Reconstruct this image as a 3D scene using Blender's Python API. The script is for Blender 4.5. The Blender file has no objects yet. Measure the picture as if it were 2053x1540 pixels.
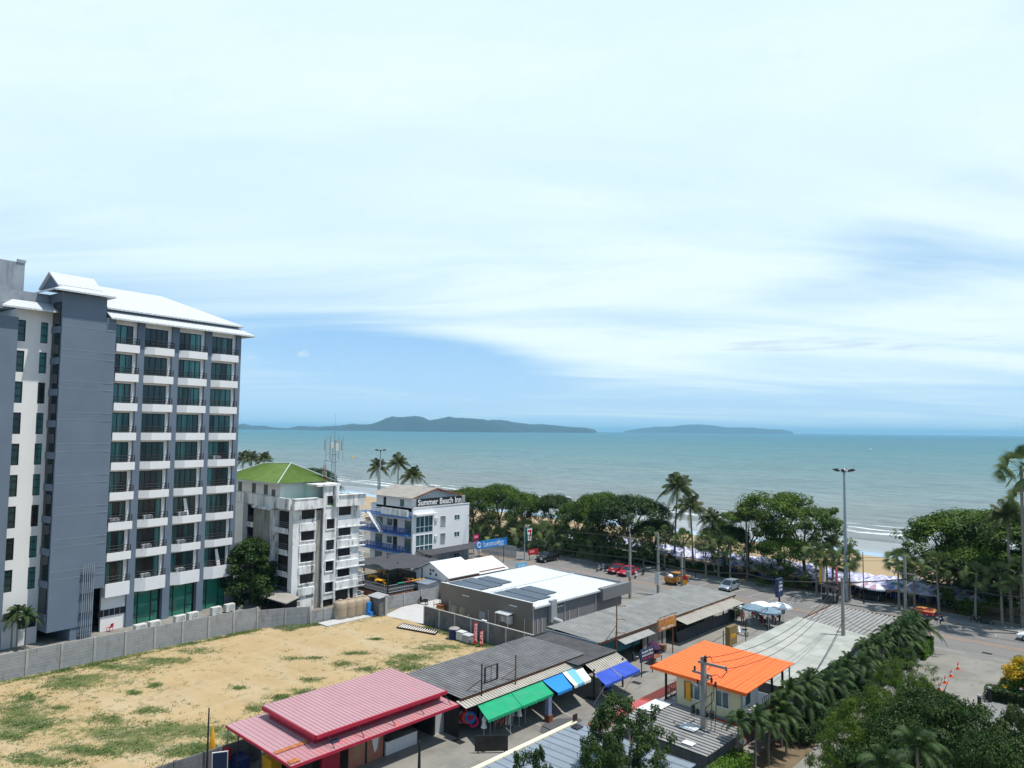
import bpy, bmesh, math, random
import numpy as np
from mathutils import Vector, Matrix
R_ = math.radians
sc = bpy.context.scene
COL = sc.collection

# ------------------------------------------------------------------ camera
HC = 23.3                      # eye height above the street (m)
FPX, CX, CY = 1430.0, 1026.5, 770.0
YAW, PITCH, ROLL = 43.0, math.degrees(math.atan(93.0/1430)), 0.57
def _basis():
    a, p, r = R_(YAW), R_(PITCH), R_(ROLL)
    f0 = np.array([-math.sin(a), math.cos(a), 0]); Rr = np.array([math.cos(a), math.sin(a), 0]); Z = np.array([0, 0, 1.])
    f = f0*math.cos(p)+Z*math.sin(p); u = np.cross(Rr, f)
    return Rr*math.cos(r)+u*math.sin(r), u*math.cos(r)-Rr*math.sin(r), f
CR, CU, CF = _basis()
cam_d = bpy.data.cameras.new('camera'); cam = bpy.data.objects.new('camera', cam_d); COL.objects.link(cam)
cam_d.sensor_width = 36; cam_d.lens = 36*FPX/2053; cam_d.clip_start = 0.5; cam_d.clip_end = 120000
cam.matrix_world = Matrix(((CR[0], CU[0], -CF[0], 0), (CR[1], CU[1], -CF[1], 0), (CR[2], CU[2], -CF[2], HC), (0, 0, 0, 1)))
sc.camera = cam
# survey helpers: where the line of sight through a photo point meets the ground, or a vertical plane
def ray(x, y): return CF*FPX+CR*(x-CX)-CU*(y-CY)
def at(x, y, z=0.0):
    d = ray(x, y); t = (z-HC)/d[2]; return (d[0]*t, d[1]*t)
def col_y(x, y, Y):            # on the vertical plane Y: -> X, z
    d = ray(x, y); t = Y/d[1]; return d[0]*t, HC+d[2]*t

# ------------------------------------------------------------------ light
SUN_AZ, SUN_EL = 57.0, 70.0    # azimuth from +Y (the sea) towards +X
sd = Vector((math.cos(R_(SUN_EL))*math.sin(R_(SUN_AZ)), math.cos(R_(SUN_EL))*math.cos(R_(SUN_AZ)), math.sin(R_(SUN_EL))))
ld = bpy.data.lights.new('sun', 'SUN'); ld.energy = 5.0; ld.angle = R_(0.6); ld.color = (1.0, 0.955, 0.88)
lo = bpy.data.objects.new('sun', ld); COL.objects.link(lo); lo.rotation_euler = sd.to_track_quat('Z', 'Y').to_euler(); lo.location = (0, 0, 80)

w = bpy.data.worlds.new('World'); sc.world = w; w.use_nodes = True
nt = w.node_tree; nt.nodes.clear(); N = nt.nodes.new; Lk = nt.links.new
out = N('ShaderNodeOutputWorld'); bg = N('ShaderNodeBackground'); Lk(bg.outputs[0], out.inputs[0]); bg.inputs[1].default_value = 0.10
sky = N('ShaderNodeTexSky'); sky.sky_type = 'NISHITA'; sky.sun_disc = False; sky.sun_elevation = R_(SUN_EL); sky.sun_rotation = R_(SUN_AZ)
sky.air_density = 1.0; sky.dust_density = 0.6; sky.ozone_density = 2.0
tc = N('ShaderNodeTexCoord')
rot = N('ShaderNodeVectorRotate'); rot.rotation_type = 'Z_AXIS'; rot.inputs['Angle'].default_value = R_(-YAW); Lk(tc.outputs['Generated'], rot.inputs['Vector'])
sx = N('ShaderNodeSeparateXYZ'); Lk(rot.outputs[0], sx.inputs[0])
def mth(op, a, b=None, c=None, clamp=False):
    n = N('ShaderNodeMath'); n.operation = op; n.use_clamp = clamp
    for i, q in enumerate((a, b, c)):
        if q is None: continue
        if isinstance(q, (int, float)): n.inputs[i].default_value = q
        else: Lk(q, n.inputs[i])
    return n.outputs[0]
def smooth(v, lo_, hi_, a=0., b=1.):
    n = N('ShaderNodeMapRange'); n.interpolation_type = 'SMOOTHSTEP'; n.clamp = True
    Lk(v, n.inputs[0]); n.inputs[1].default_value = lo_; n.inputs[2].default_value = hi_; n.inputs[3].default_value = a; n.inputs[4].default_value = b
    return n.outputs[0]
def blob(cx_, cz, rx, rz, tilt=0.0):
    dx = mth('SUBTRACT', sx.outputs[0], cx_); dz = mth('SUBTRACT', sx.outputs[2], cz)
    if tilt:
        c, s = math.cos(tilt), math.sin(tilt)
        dx, dz = mth('ADD', mth('MULTIPLY', dx, c), mth('MULTIPLY', dz, s)), mth('SUBTRACT', mth('MULTIPLY', dz, c), mth('MULTIPLY', dx, s))
    a = mth('DIVIDE', dx, rx); b = mth('DIVIDE', dz, rz)
    return smooth(mth('SQRT', mth('ADD', mth('MULTIPLY', a, a), mth('MULTIPLY', b, b))), 0.0, 1.0, 1.0, 0.0)
# cloud layer seen in perspective: direction projected on a high plane
den = mth('ADD', mth('MAXIMUM', sx.outputs[2], 0.0), 0.10)
pv = N('ShaderNodeCombineXYZ'); Lk(mth('DIVIDE', sx.outputs[0], den), pv.inputs[0]); Lk(mth('DIVIDE', sx.outputs[1], den), pv.inputs[1])
mp = N('ShaderNodeMapping'); mp.inputs['Rotation'].default_value = (0, 0, R_(28)); mp.inputs['Scale'].default_value = (0.42, 1.15, 1); Lk(pv.outputs[0], mp.inputs[0])
def noise(vec, scale, det=8, rough=0.55, dist=0.0, lac=2.0):
    n = N('ShaderNodeTexNoise'); n.inputs['Scale'].default_value = scale; n.inputs['Detail'].default_value = det; n.inputs['Roughness'].default_value = rough
    n.inputs['Distortion'].default_value = dist; Lk(vec, n.inputs['Vector']); return n.outputs[0]
n1 = noise(mp.outputs[0], 0.75, 10, 0.54, 0.5); n2 = noise(mp.outputs[0], 0.22, 4, 0.5, 0.3)
cov = mth('ADD', mth('MULTIPLY', n1, 0.55), mth('MULTIPLY', n2, 0.45))
cov = mth('ADD', cov, smooth(sx.outputs[2], 0.03, 0.30, -0.12, 0.20))
cov = mth('SUBTRACT', cov, smooth(sx.outputs[2], 0.56, 0.80, 0.0, 0.48)); cov = mth('SUBTRACT', cov, smooth(mth('MULTIPLY', sx.outputs[1], -1.0), -0.1, 0.4, 0.0, 0.30))   # unseen cloud overhead and behind thinned to cut the sky fill
cov = mth('SUBTRACT', cov, mth('MULTIPLY', blob(-0.16, 0.10, 0.30, 0.055, -0.10), 0.34))
cov = mth('SUBTRACT', cov, mth('MULTIPLY', blob(0.54, 0.25, 0.34, 0.12, 0.45), 0.13))
cov = mth('SUBTRACT', cov, mth('MULTIPLY', blob(-0.55, 0.22, 0.22, 0.10, 0.0), 0.07))
cov = mth('SUBTRACT', cov, mth('MULTIPLY', blob(0.62, 0.50, 0.20, 0.12, 0.4), 0.22))
cov = mth('ADD', cov, mth('MULTIPLY', blob(0.42, 0.10, 0.55, 0.10, 0.0), 0.20))
mask = smooth(cov, 0.31, 0.62)
# small cumulus puffs low over the water
pmask = smooth(noise(rot.outputs[0], 38.0, 6, 0.55, 0.2), 0.52, 0.62)
puff = None
for (px_, py_, rx, rz) in ((505, 716, .024, .011), (608, 712, .020, .009), (688, 727, .012, .006)):
    d = ray(px_, py_); d = d/np.linalg.norm(d); xr = float(d@np.array([math.cos(R_(YAW)), math.sin(R_(YAW)), 0])); b_ = blob(xr, float(d[2]), rx, rz)
    puff = b_ if puff is None else mth('MAXIMUM', puff, b_)
puff = mth('MULTIPLY', smooth(mth('ADD', puff, mth('MULTIPLY', pmask, 0.75)), 0.62, 1.35), 0.75)
# thin grey streak clouds to the right
stv = N('ShaderNodeMapping'); stv.inputs['Scale'].default_value = (6, 6, 60); Lk(rot.outputs[0], stv.inputs[0])
streak = mth('MULTIPLY', smooth(noise(stv.outputs[0], 1.0, 6, 0.6, 0.3), 0.52, 0.70), blob(0.42, 0.115, 0.32, 0.035))
def mixc(f, a, b):
    n = N('ShaderNodeMix'); n.data_type = 'RGBA'
    if isinstance(f, float): n.inputs[0].default_value = f
    else: Lk(f, n.inputs[0])
    for i, q in ((6, a), (7, b)):
        if isinstance(q, tuple): n.inputs[i].default_value = (*q, 1)
        else: Lk(q, n.inputs[i])
    return n.outputs[2]
hazec = mixc(smooth(sx.outputs[2], 0.0, 0.20), (5.4, 8.0, 10.4), (3.1, 6.1, 10.0))   # milky air near the horizon
skyc = mixc(smooth(sx.outputs[2], 0.0, 0.6, 0.97, 0.40), sky.outputs[0], hazec)
c1 = mixc(mask, skyc, mixc(smooth(n1, 0.34, 0.66), (7.3, 9.4, 10.4), (9.0, 10.6, 10.6)))
c2 = mixc(puff, c1, (6.6, 8.2, 9.8))
c3 = mixc(mth('MULTIPLY', streak, 0.45), c2, (3.6, 5.2, 8.0))
Lk(c3, bg.inputs[0])

w.cycles.sampling_method = 'MANUAL'; w.cycles.sample_map_resolution = 256
vs = sc.view_settings; vs.view_transform = 'Standard'; vs.look = 'None'; vs.exposure = 0.0; vs.gamma = 1.0
sc.render.engine = 'CYCLES'; sc.cycles.max_bounces = 6; sc.cycles.diffuse_bounces = 3; sc.cycles.transparent_max_bounces = 6; sc.cycles.volume_bounces = 0

# ------------------------------------------------------------------ materials
def M(name, col, rough=0.7, var=0.12, vs_=1.0, vscale=(1, 1, 1), dirt=None, bump=None, metal=0.0, spec=0.3, extra=None):
    """procedural material: base colour varied by noise; dirt=(colour, lo, hi, scale xyz[, max]); bump=(strength, scale xyz)"""
    m = bpy.data.materials.new(name); m.use_nodes = True; t = m.node_tree; nn = t.nodes.new; lk = t.links.new
    b = t.nodes['Principled BSDF']; b.inputs['Roughness'].default_value = rough; b.inputs['Metallic'].default_value = metal
    b.inputs['Specular IOR Level'].default_value = spec
    tcn = nn('ShaderNodeTexCoord')
    def nz(scale, det=5, rg=0.6, s=1.0):
        mpn = nn('ShaderNodeMapping'); mpn.inputs['Scale'].default_value = scale; lk(tcn.outputs['Object'], mpn.inputs[0])
        z = nn('ShaderNodeTexNoise'); z.inputs['Scale'].default_value = s; z.inputs['Detail'].default_value = det; z.inputs['Roughness'].default_value = rg
        lk(mpn.outputs[0], z.inputs['Vector']); return z.outputs[0]
    r = nn('ShaderNodeMapRange'); lk(nz(vscale, s=vs_), r.inputs[0]); r.inputs[1].default_value = 0.25; r.inputs[2].default_value = 0.75
    mx = nn('ShaderNodeMix'); mx.data_type = 'RGBA'; lk(r.outputs[0], mx.inputs[0])
    mx.inputs[6].default_value = (*[min(1, c*(1-var)) for c in col], 1); mx.inputs[7].default_value = (*[min(1, c*(1+var)) for c in col], 1)
    cur = mx.outputs[2]
    for dd in (dirt if isinstance(dirt, list) else [dirt] if dirt else []):
        dcol, lo2, hi2, dsc = dd[:4]; mxv = dd[4] if len(dd) > 4 else 1.0
        r2 = nn('ShaderNodeMapRange'); lk(nz(dsc, 6, 0.62), r2.inputs[0]); r2.inputs[1].default_value = lo2; r2.inputs[2].default_value = hi2; r2.inputs[4].default_value = mxv
        m2 = nn('ShaderNodeMix'); m2.data_type = 'RGBA'; lk(r2.outputs[0], m2.inputs[0]); lk(cur, m2.inputs[6]); m2.inputs[7].default_value = (*dcol, 1); cur = m2.outputs[2]
    if extra: cur = extra(t, nn, lk, tcn, cur)
    lk(cur, b.inputs['Base Color'])
    if bump:
        bp = nn('ShaderNodeBump'); bp.inputs['Strength'].default_value = bump[0]; bp.inputs['Distance'].default_value = bump[2] if len(bump) > 2 else 0.05
        lk(nz(bump[1], 6), bp.inputs['Height']); lk(bp.outputs[0], b.inputs['Normal'])
    return m
def bricks(wd, ht, c_dark, amount=1.0, mortar=0.02, rotz=0.0, plane='XY', mort=(0.1, 0.1, 0.1), off=0.5):
    """adds per-sheet / per-block tone steps on top of the running colour"""
    def f(t, nn, lk, tcn, cur):
        mpn = nn('ShaderNodeMapping'); mpn.inputs['Rotation'].default_value = (0, 0, rotz)
        if plane == 'XY': lk(tcn.outputs['Object'], mpn.inputs[0])
        else:
            sp = nn('ShaderNodeSeparateXYZ'); lk(tcn.outputs['Object'], sp.inputs[0]); cb = nn('ShaderNodeCombineXYZ')
            lk(sp.outputs[0 if plane == 'XZ' else 1], cb.inputs[0]); lk(sp.outputs[2], cb.inputs[1]); lk(cb.outputs[0], mpn.inputs[0])
        bk = nn('ShaderNodeTexBrick'); bk.inputs['Scale'].default_value = 1.0; bk.inputs['Brick Width'].default_value = wd; bk.inputs['Row Height'].default_value = ht
        bk.inputs['Mortar Size'].default_value = mortar; bk.inputs['Mortar Smooth'].default_value = 0.3; bk.offset = off
        bk.inputs['Color1'].default_value = (1, 1, 1, 1); bk.inputs['Color2'].default_value = (*c_dark, 1); bk.inputs['Mortar'].default_value = (*mort, 1)
        lk(mpn.outputs[0], bk.inputs[0])
        mm = nn('ShaderNodeMix'); mm.data_type = 'RGBA'; mm.blend_type = 'MULTIPLY'; mm.inputs[0].default_value = amount
        lk(cur, mm.inputs[6]); lk(bk.outputs[0], mm.inputs[7]); return mm.outputs[2]
    return f
def leafmat(name, c1, c2, tr=0.35, vs_=0.5, rough=0.55):
    m = bpy.data.materials.new(name); m.use_nodes = True; t = m.node_tree; nn = t.nodes.new; lk = t.links.new
    b = t.nodes['Principled BSDF']; o = t.nodes['Material Output']; b.inputs['Roughness'].default_value = rough; b.inputs['Specular IOR Level'].default_value = 0.25
    tcn = nn('ShaderNodeTexCoord'); z = nn('ShaderNodeTexNoise'); z.inputs['Scale'].default_value = vs_; z.inputs['Detail'].default_value = 4; lk(tcn.outputs['Object'], z.inputs['Vector'])
    z2 = nn('ShaderNodeTexNoise'); z2.inputs['Scale'].default_value = vs_*9; lk(tcn.outputs['Object'], z2.inputs['Vector'])
    ad = nn('ShaderNodeMath'); ad.operation = 'MULTIPLY_ADD'; lk(z2.outputs[0], ad.inputs[0]); ad.inputs[1].default_value = 0.5; lk(z.outputs[0], ad.inputs[2])
    r = nn('ShaderNodeMapRange'); lk(ad.outputs[0], r.inputs[0]); r.inputs[1].default_value = 0.52; r.inputs[2].default_value = 0.98
    mx = nn('ShaderNodeMix'); mx.data_type = 'RGBA'; lk(r.outputs[0], mx.inputs[0]); mx.inputs[6].default_value = (*c1, 1); mx.inputs[7].default_value = (*c2, 1)
    lk(mx.outputs[2], b.inputs['Base Color'])
    tl = nn('ShaderNodeBsdfTranslucent'); lk(mx.outputs[2], tl.inputs[0]); ms = nn('ShaderNodeMixShader'); ms.inputs[0].default_value = tr
    lk(b.outputs[0], ms.inputs[1]); lk(tl.outputs[0], ms.inputs[2]); lk(ms.outputs[0], o.inputs[0]); return m

BLK = (0.02, 0.02, 0.022)
mt = dict(
 white=M('white_render', (0.70, 0.70, 0.705), 0.8, 0.04, 0.6, dirt=((0.42, 0.41, 0.38), 0.60, 0.85, (1.2, 1.2, 0.25), 0.5)),
 cream=M('warm_white_render', (0.72, 0.71, 0.69), 0.8, 0.04, 0.5, dirt=((0.5, 0.47, 0.4), 0.62, 0.9, (1.0, 1.0, 0.2), 0.4)),
 slate=M('blue_grey_render', (0.128, 0.165, 0.215), 0.75, 0.10, 0.35, (1, 1, 1), dirt=((0.13, 0.16, 0.21), 0.5, 0.8, (0.5, 0.5, 0.22), 0.6), bump=(0.15, (3, 3, 3))),
 tile=M('white_roof_tile', (0.56, 0.58, 0.59), 0.55, 0.04, 2.0, extra=bricks(0.36, 0.36, (0.92, 0.92, 0.94), 1.0, 0.02, R_(45), mort=(0.6, 0.63, 0.66), off=0.0)),
 concg=M('grey_concrete_parapet', (0.27, 0.30, 0.33), 0.85, 0.12, 0.8, dirt=((0.12, 0.13, 0.15), 0.5, 0.75, (1.4, 1.4, 0.35), 0.8)),
 blackf=M('black_metal', BLK, 0.45, 0.1), darkwin=M('dark_window', (0.013, 0.016, 0.02), 0.12, 0.3, 2.0, spec=0.5),
 teal=M('teal_tinted_pane', (0.05, 0.185, 0.18), 0.12, 0.55, 1.0, (3.0, 3.0, 0.02), spec=0.6, dirt=((0.006, 0.02, 0.022), 0.46, 0.56, (0.28, 0.28, 0.02), 0.9)),
 tealo=M('dark_open_pane', (0.008, 0.014, 0.016), 0.12, 0.5, 1.0, (3.0, 3.0, 0.02), spec=0.6, dirt=((0.02, 0.08, 0.08), 0.55, 0.60, (0.5, 0.5, 0.02), 0.8)),
 greengl=M('green_glass', (0.025, 0.17, 0.12), 0.1, 0.25, 0.5, (1, 1, 0.6), spec=0.6),
 wallc=M('precast_wall', (0.30, 0.305, 0.31), 0.9, 0.14, 1.2, bump=(0.3, (6, 6, 6)), dirt=[((0.13, 0.13, 0.125), 0.56, 0.74, (1.6, 1.6, 0.5), 0.8), ((0.36, 0.33, 0.27), 0.62, 0.8, (0.4, 0.4, 3), 0.5)], extra=bricks(9, 0.29, (0.9, 0.9, 0.9), 1.0, 0.02, plane='YZ', mort=(0.72, 0.72, 0.72))),
 walld=M('block_wall', (0.16, 0.16, 0.158), 0.92, 0.2, 1.2, bump=(0.4, (8, 8, 8)), dirt=[((0.07, 0.07, 0.068), 0.5, 0.72, (0.9, 0.9, 0.5), 0.85), ((0.28, 0.26, 0.22), 0.62, 0.78, (0.5, 0.5, 1.4), 0.6)], extra=bricks(0.45, 0.22, (0.85, 0.85, 0.85), 1.0, 0.02, plane='XZ', mort=(0.75, 0.75, 0.75))),
 wallp=M('wall_posts', (0.36, 0.35, 0.33), 0.9, 0.15, 2, dirt=((0.14, 0.13, 0.12), 0.5, 0.75, (2, 2, 0.6), 0.7)),
 oldw=M('stained_old_white', (0.74, 0.74, 0.73), 0.85, 0.05, 0.8, dirt=[((0.22, 0.21, 0.19), 0.47, 0.68, (1.1, 1.1, 0.30), 0.65), ((0.055, 0.055, 0.05), 0.57, 0.68, (1.6, 1.6, 0.40), 0.85)]),
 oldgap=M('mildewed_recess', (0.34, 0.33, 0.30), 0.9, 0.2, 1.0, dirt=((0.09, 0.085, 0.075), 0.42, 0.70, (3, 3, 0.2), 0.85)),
 greenroof=M('green_corrugated_roof', (0.088, 0.155, 0.028), 0.7, 0.12, 1.0, dirt=((0.16, 0.2, 0.05), 0.5, 0.75, (1, 1, 1), 0.6)),
 greendeck=M('green_roof_deck', (0.10, 0.22, 0.06), 0.8, 0.2, 1.5), mintw=M('pale_mint_render', (0.50, 0.60, 0.55), 0.8, 0.08, 1.0),
 fibre=M('weathered_fibre_cement', (0.30, 0.28, 0.25), 0.9, 0.15, 1.0, dirt=((0.16, 0.15, 0.14), 0.5, 0.75, (0.8, 0.8, 0.8), 0.8)),
 innblue=M('inn_blue_paint', (0.055, 0.16, 0.42), 0.6, 0.12, 2), innrail=M('inn_railing_blue', (0.015, 0.05, 0.24), 0.5, 0.12, 2),
 innglass=M('inn_window_pane', (0.045, 0.11, 0.12), 0.12, 0.4, 1.0, (4, 4, 0.05), spec=0.6), winwhite=M('white_window_frame', (0.75, 0.76, 0.77), 0.5, 0.04),
 storew=M('store_bronze_cladding', (0.19, 0.16, 0.128), 0.5, 0.06, 0.4, spec=0.4, extra=bricks(6.8, 20, (0.94, 0.94, 0.95), 1.0, 0.015, plane='XZ', mort=(0.45, 0.42, 0.4))),
 storeg=M('store_grey_cladding', (0.17, 0.17, 0.178), 0.5, 0.06, 0.4, spec=0.4), whiteroof=M('white_metal_roof', (0.60, 0.63, 0.65), 0.5, 0.03, 0.5, dirt=((0.6, 0.6, 0.58), 0.62, 0.85, (0.6, 3, 1), 0.4)),
 solar=M('solar_cells', (0.022, 0.038, 0.075), 0.3, 0.08, 0.5, spec=0.5), alu=M('aluminium_trim', (0.62, 0.64, 0.66), 0.4, 0.05, metal=0.3),
 brown=M('red_brown_render', (0.24, 0.115, 0.08), 0.8, 0.12, 1.0),
 pink=M('faded_pink_roof_sheet', (0.42, 0.245, 0.268), 0.6, 0.06, 0.7, dirt=[((0.62, 0.22, 0.21), 0.60, 0.78, (0.35, 1.6, 1), 0.6), ((0.36, 0.13, 0.04), 0.71, 0.76, (0.9, 0.9, 1), 0.95)]),
 pinklow=M('pink_lower_roof_sheet', (0.41, 0.205, 0.222), 0.6, 0.06, 0.7, dirt=[((0.62, 0.13, 0.13), 0.52, 0.75, (0.8, 0.8, 1), 0.7), ((0.38, 0.14, 0.05), 0.70, 0.75, (0.9, 0.9, 1), 0.9)]),
 crimson=M('crimson_trim', (0.36, 0.018, 0.045), 0.55, 0.15, 1.5), rust=M('rusty_steel', (0.20, 0.075, 0.035), 0.85, 0.35, 4),
 rusty=M('rust_patch', (0.42, 0.15, 0.06), 0.9, 0.4, 3.0, dirt=((0.2, 0.07, 0.03), 0.5, 0.7, (4, 4, 1), 0.8)),
 asbgrey=M('grey_fibre_sheet', (0.215, 0.22, 0.222), 0.9, 0.16, 1.0, dirt=[((0.10, 0.102, 0.105), 0.48, 0.72, (0.35, 1.2, 1), 0.7), ((0.36, 0.35, 0.32), 0.60, 0.80, (0.25, 0.8, 1), 0.6)], extra=bricks(1.2, 0.95, (0.78, 0.79, 0.8), 1.0, 0.0, R_(90), off=0.0)),
 asbdark=M('dark_fibre_sheet', (0.10, 0.10, 0.102), 0.9, 0.2, 1.0, dirt=((0.22, 0.2, 0.17), 0.6, 0.8, (0.5, 1.2, 1), 0.7), extra=bricks(1.2, 0.95, (0.75, 0.75, 0.75), 1.0, 0.0, R_(90), off=0.0)),
 hallroof=M('hall_fibre_sheet', (0.32, 0.32, 0.30), 0.9, 0.12, 1.0, dirt=[((0.17, 0.175, 0.17), 0.47, 0.72, (0.25, 0.8, 1), 0.75)], extra=bricks(1.1, 1.3, (0.80, 0.82, 0.82), 1.0, 0.0, R_(90), off=0.0)),
 paleroof=M('pale_fibre_sheet', (0.40, 0.40, 0.365), 0.9, 0.08, 1.0, dirt=[((0.27, 0.28, 0.27), 0.52, 0.8, (0.25, 0.6, 1), 0.7)], extra=bricks(1.2, 1.1, (0.76, 0.79, 0.78), 1.0, 0.012, R_(90), mort=(0.72, 0.72, 0.72), off=0.0)),
 awnsheet=M('stained_awning_sheet', (0.42, 0.39, 0.33), 0.85, 0.12, 1.0, dirt=((0.32, 0.15, 0.05), 0.64, 0.78, (1.2, 0.35, 1), 0.8)),
 corrlt=M('ribbed_grey_sheet', (0.29, 0.29, 0.28), 0.8, 0.12, 1.0, dirt=((0.14, 0.14, 0.145), 0.5, 0.75, (1.5, 0.4, 1), 0.6)),
 greenaw=M('green_canvas', (0.012, 0.30, 0.14), 0.8, 0.12, 1.2, dirt=((0.10, 0.27, 0.19), 0.5, 0.8, (0.8, 0.8, 1), 0.6)), blueaw=M('blue_canvas', (0.02, 0.22, 0.60), 0.75, 0.08, 1.0),
 royal=M('royal_blue_canvas', (0.03, 0.075, 0.42), 0.75, 0.12, 1.0, dirt=((0.12, 0.16, 0.35), 0.55, 0.8, (1, 1, 1), 0.5)), canvas=M('cream_canvas', (0.80, 0.78, 0.68), 0.8, 0.04), palebl=M('pale_blue_canvas', (0.16, 0.42, 0.62), 0.8, 0.08),
 orange=M('orange_metal_roof', (0.86, 0.145, 0.022), 0.45, 0.05, 0.6, dirt=((0.74, 0.11, 0.02), 0.5, 0.8, (0.3, 1.5, 1), 0.5)), creamw=M('cream_panel_wall', (0.66, 0.62, 0.40), 0.7, 0.04, 0.7),
 redstrip=M('red_metal_roof', (0.72, 0.06, 0.02), 0.5, 0.1, 0.8), pinkred=M('faded_red_roof', (0.42, 0.08, 0.09), 0.6, 0.15, 0.8),
 bluemetal=M('blue_grey_metal_roof', (0.20, 0.24, 0.285), 0.5, 0.10, 0.8, dirt=((0.13, 0.155, 0.185), 0.5, 0.8, (1.5, 0.35, 1), 0.6)), creamedge=M('cream_ridge_cap', (0.78, 0.68, 0.47), 0.6, 0.06),
 polec=M('pole_concrete', (0.26, 0.245, 0.22), 0.9, 0.12, 1.5), polev=M('galvanised_pole', (0.30, 0.34, 0.38), 0.5, 0.08, metal=0.3), wire=M('black_cable', (0.02, 0.02, 0.022), 0.6, 0.1),
 bark=M('bark', (0.13, 0.10, 0.075), 0.9, 0.3, 3), palmbark=M('palm_trunk_bark', (0.20, 0.175, 0.145), 0.9, 0.3, 1.0, (1, 1, 6)),
 tank=M('tan_water_tank', (0.34, 0.27, 0.19), 0.6, 0.12, 2, dirt=((0.22, 0.24, 0.25), 0.56, 0.68, (2, 2, 2), 0.6)), greybox=M('grey_plastic', (0.32, 0.33, 0.34), 0.6, 0.1), acwhite=M('ac_casing', (0.55, 0.55, 0.52), 0.6, 0.08, 2),
 red=M('red_paint', (0.50, 0.02, 0.03), 0.4, 0.1), blue=M('blue_paint', (0.02, 0.10, 0.40), 0.5, 0.1), dkblue=M('dark_blue', (0.012, 0.025, 0.11), 0.6, 0.2), yellow=M('yellow_paint', (0.75, 0.36, 0.02), 0.6, 0.1), tealp=M('teal_tarp', (0.02, 0.13, 0.16), 0.7, 0.2, 2),
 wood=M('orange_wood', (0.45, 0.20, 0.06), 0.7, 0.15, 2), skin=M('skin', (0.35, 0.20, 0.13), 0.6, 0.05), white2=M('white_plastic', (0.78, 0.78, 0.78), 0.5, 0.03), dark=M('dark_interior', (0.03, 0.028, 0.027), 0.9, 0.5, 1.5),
 mesh=M('grey_shade_cloth', (0.06, 0.06, 0.068), 0.9, 0.15, 1), magenta=M('magenta_sign', (0.55, 0.02, 0.12), 0.5, 0.05), signblue=M('sign_blue', (0.02, 0.20, 0.55), 0.5, 0.05), signdk=M('sign_dark_blue', (0.018, 0.035, 0.085), 0.5, 0.1),
 signgreen=M('sign_green', (0.006, 0.08, 0.045), 0.5, 0.1), orangep=M('orange_plastic', (0.80, 0.10, 0.03), 0.5, 0.05), silver=M('silver_car_paint', (0.36, 0.41, 0.47), 0.25, 0.04, metal=0.5, spec=0.6), blackcar=M('black_car_paint', (0.012, 0.013, 0.017), 0.2, 0.1, spec=0.6),
 redcar=M('dark_red_car_paint', (0.22, 0.012, 0.02), 0.25, 0.05, spec=0.6), yelcar=M('orange_brown_car_paint', (0.38, 0.16, 0.02), 0.3, 0.05, spec=0.5), whitecar=M('white_car_paint', (0.75, 0.76, 0.78), 0.25, 0.02, spec=0.5),
 tyre=M('tyre_rubber', (0.018, 0.018, 0.018), 0.9, 0.1), rim=M('wheel_rim', (0.5, 0.5, 0.52), 0.3, 0.05, metal=0.7), cglass=M('car_glass', (0.02, 0.03, 0.035), 0.08, 0.2, spec=0.7), lamp=M('headlamp_lens', (0.75, 0.77, 0.8), 0.15, 0.02, spec=0.6),
 grassb=leafmat('grass_blades', (0.055, 0.10, 0.022), (0.13, 0.20, 0.05), 0.25, 0.6), purple=M('purple_cloth', (0.05, 0.014, 0.055), 0.8, 0.3, 3))
mt['groove'] = M('dirty_roof_groove', (0.075, 0.075, 0.078), 0.95, 0.3, 1.0); mt['groove2'] = M('grey_roof_groove', (0.15, 0.15, 0.147), 0.95, 0.3, 1.0)
leaf = dict(
 almond=leafmat('almond_leaves', (0.010, 0.034, 0.005), (0.105, 0.185, 0.014), 0.20, 0.30), dark=leafmat('dark_leaves', (0.008, 0.028, 0.006), (0.050, 0.100, 0.015), 0.15, 0.6),
 light=leafmat('light_green_leaves', (0.03, 0.075, 0.010), (0.13, 0.21, 0.022), 0.28, 0.6), coco=leafmat('coconut_fronds', (0.025, 0.045, 0.013), (0.12, 0.135, 0.04), 0.25, 0.8),
 fan=leafmat('fan_palm_leaves', (0.040, 0.080, 0.025), (0.17, 0.21, 0.065), 0.25, 0.8), manila=leafmat('manila_palm_fronds', (0.010, 0.032, 0.008), (0.060, 0.110, 0.022), 0.15, 0.9),
 fg=leafmat('foreground_leaves', (0.009, 0.030, 0.007), (0.058, 0.11, 0.020), 0.15, 1.4), yellowf=leafmat('yellow_blossom', (0.42, 0.25, 0.01), (0.66, 0.46, 0.02), 0.3, 2), hedge=leafmat('hedge_leaves', (0.055, 0.13, 0.012), (0.13, 0.24, 0.02), 0.3, 1.2),
 olive=leafmat('olive_leaves', (0.035, 0.06, 0.018), (0.10, 0.13, 0.04), 0.3, 1.0))

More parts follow.
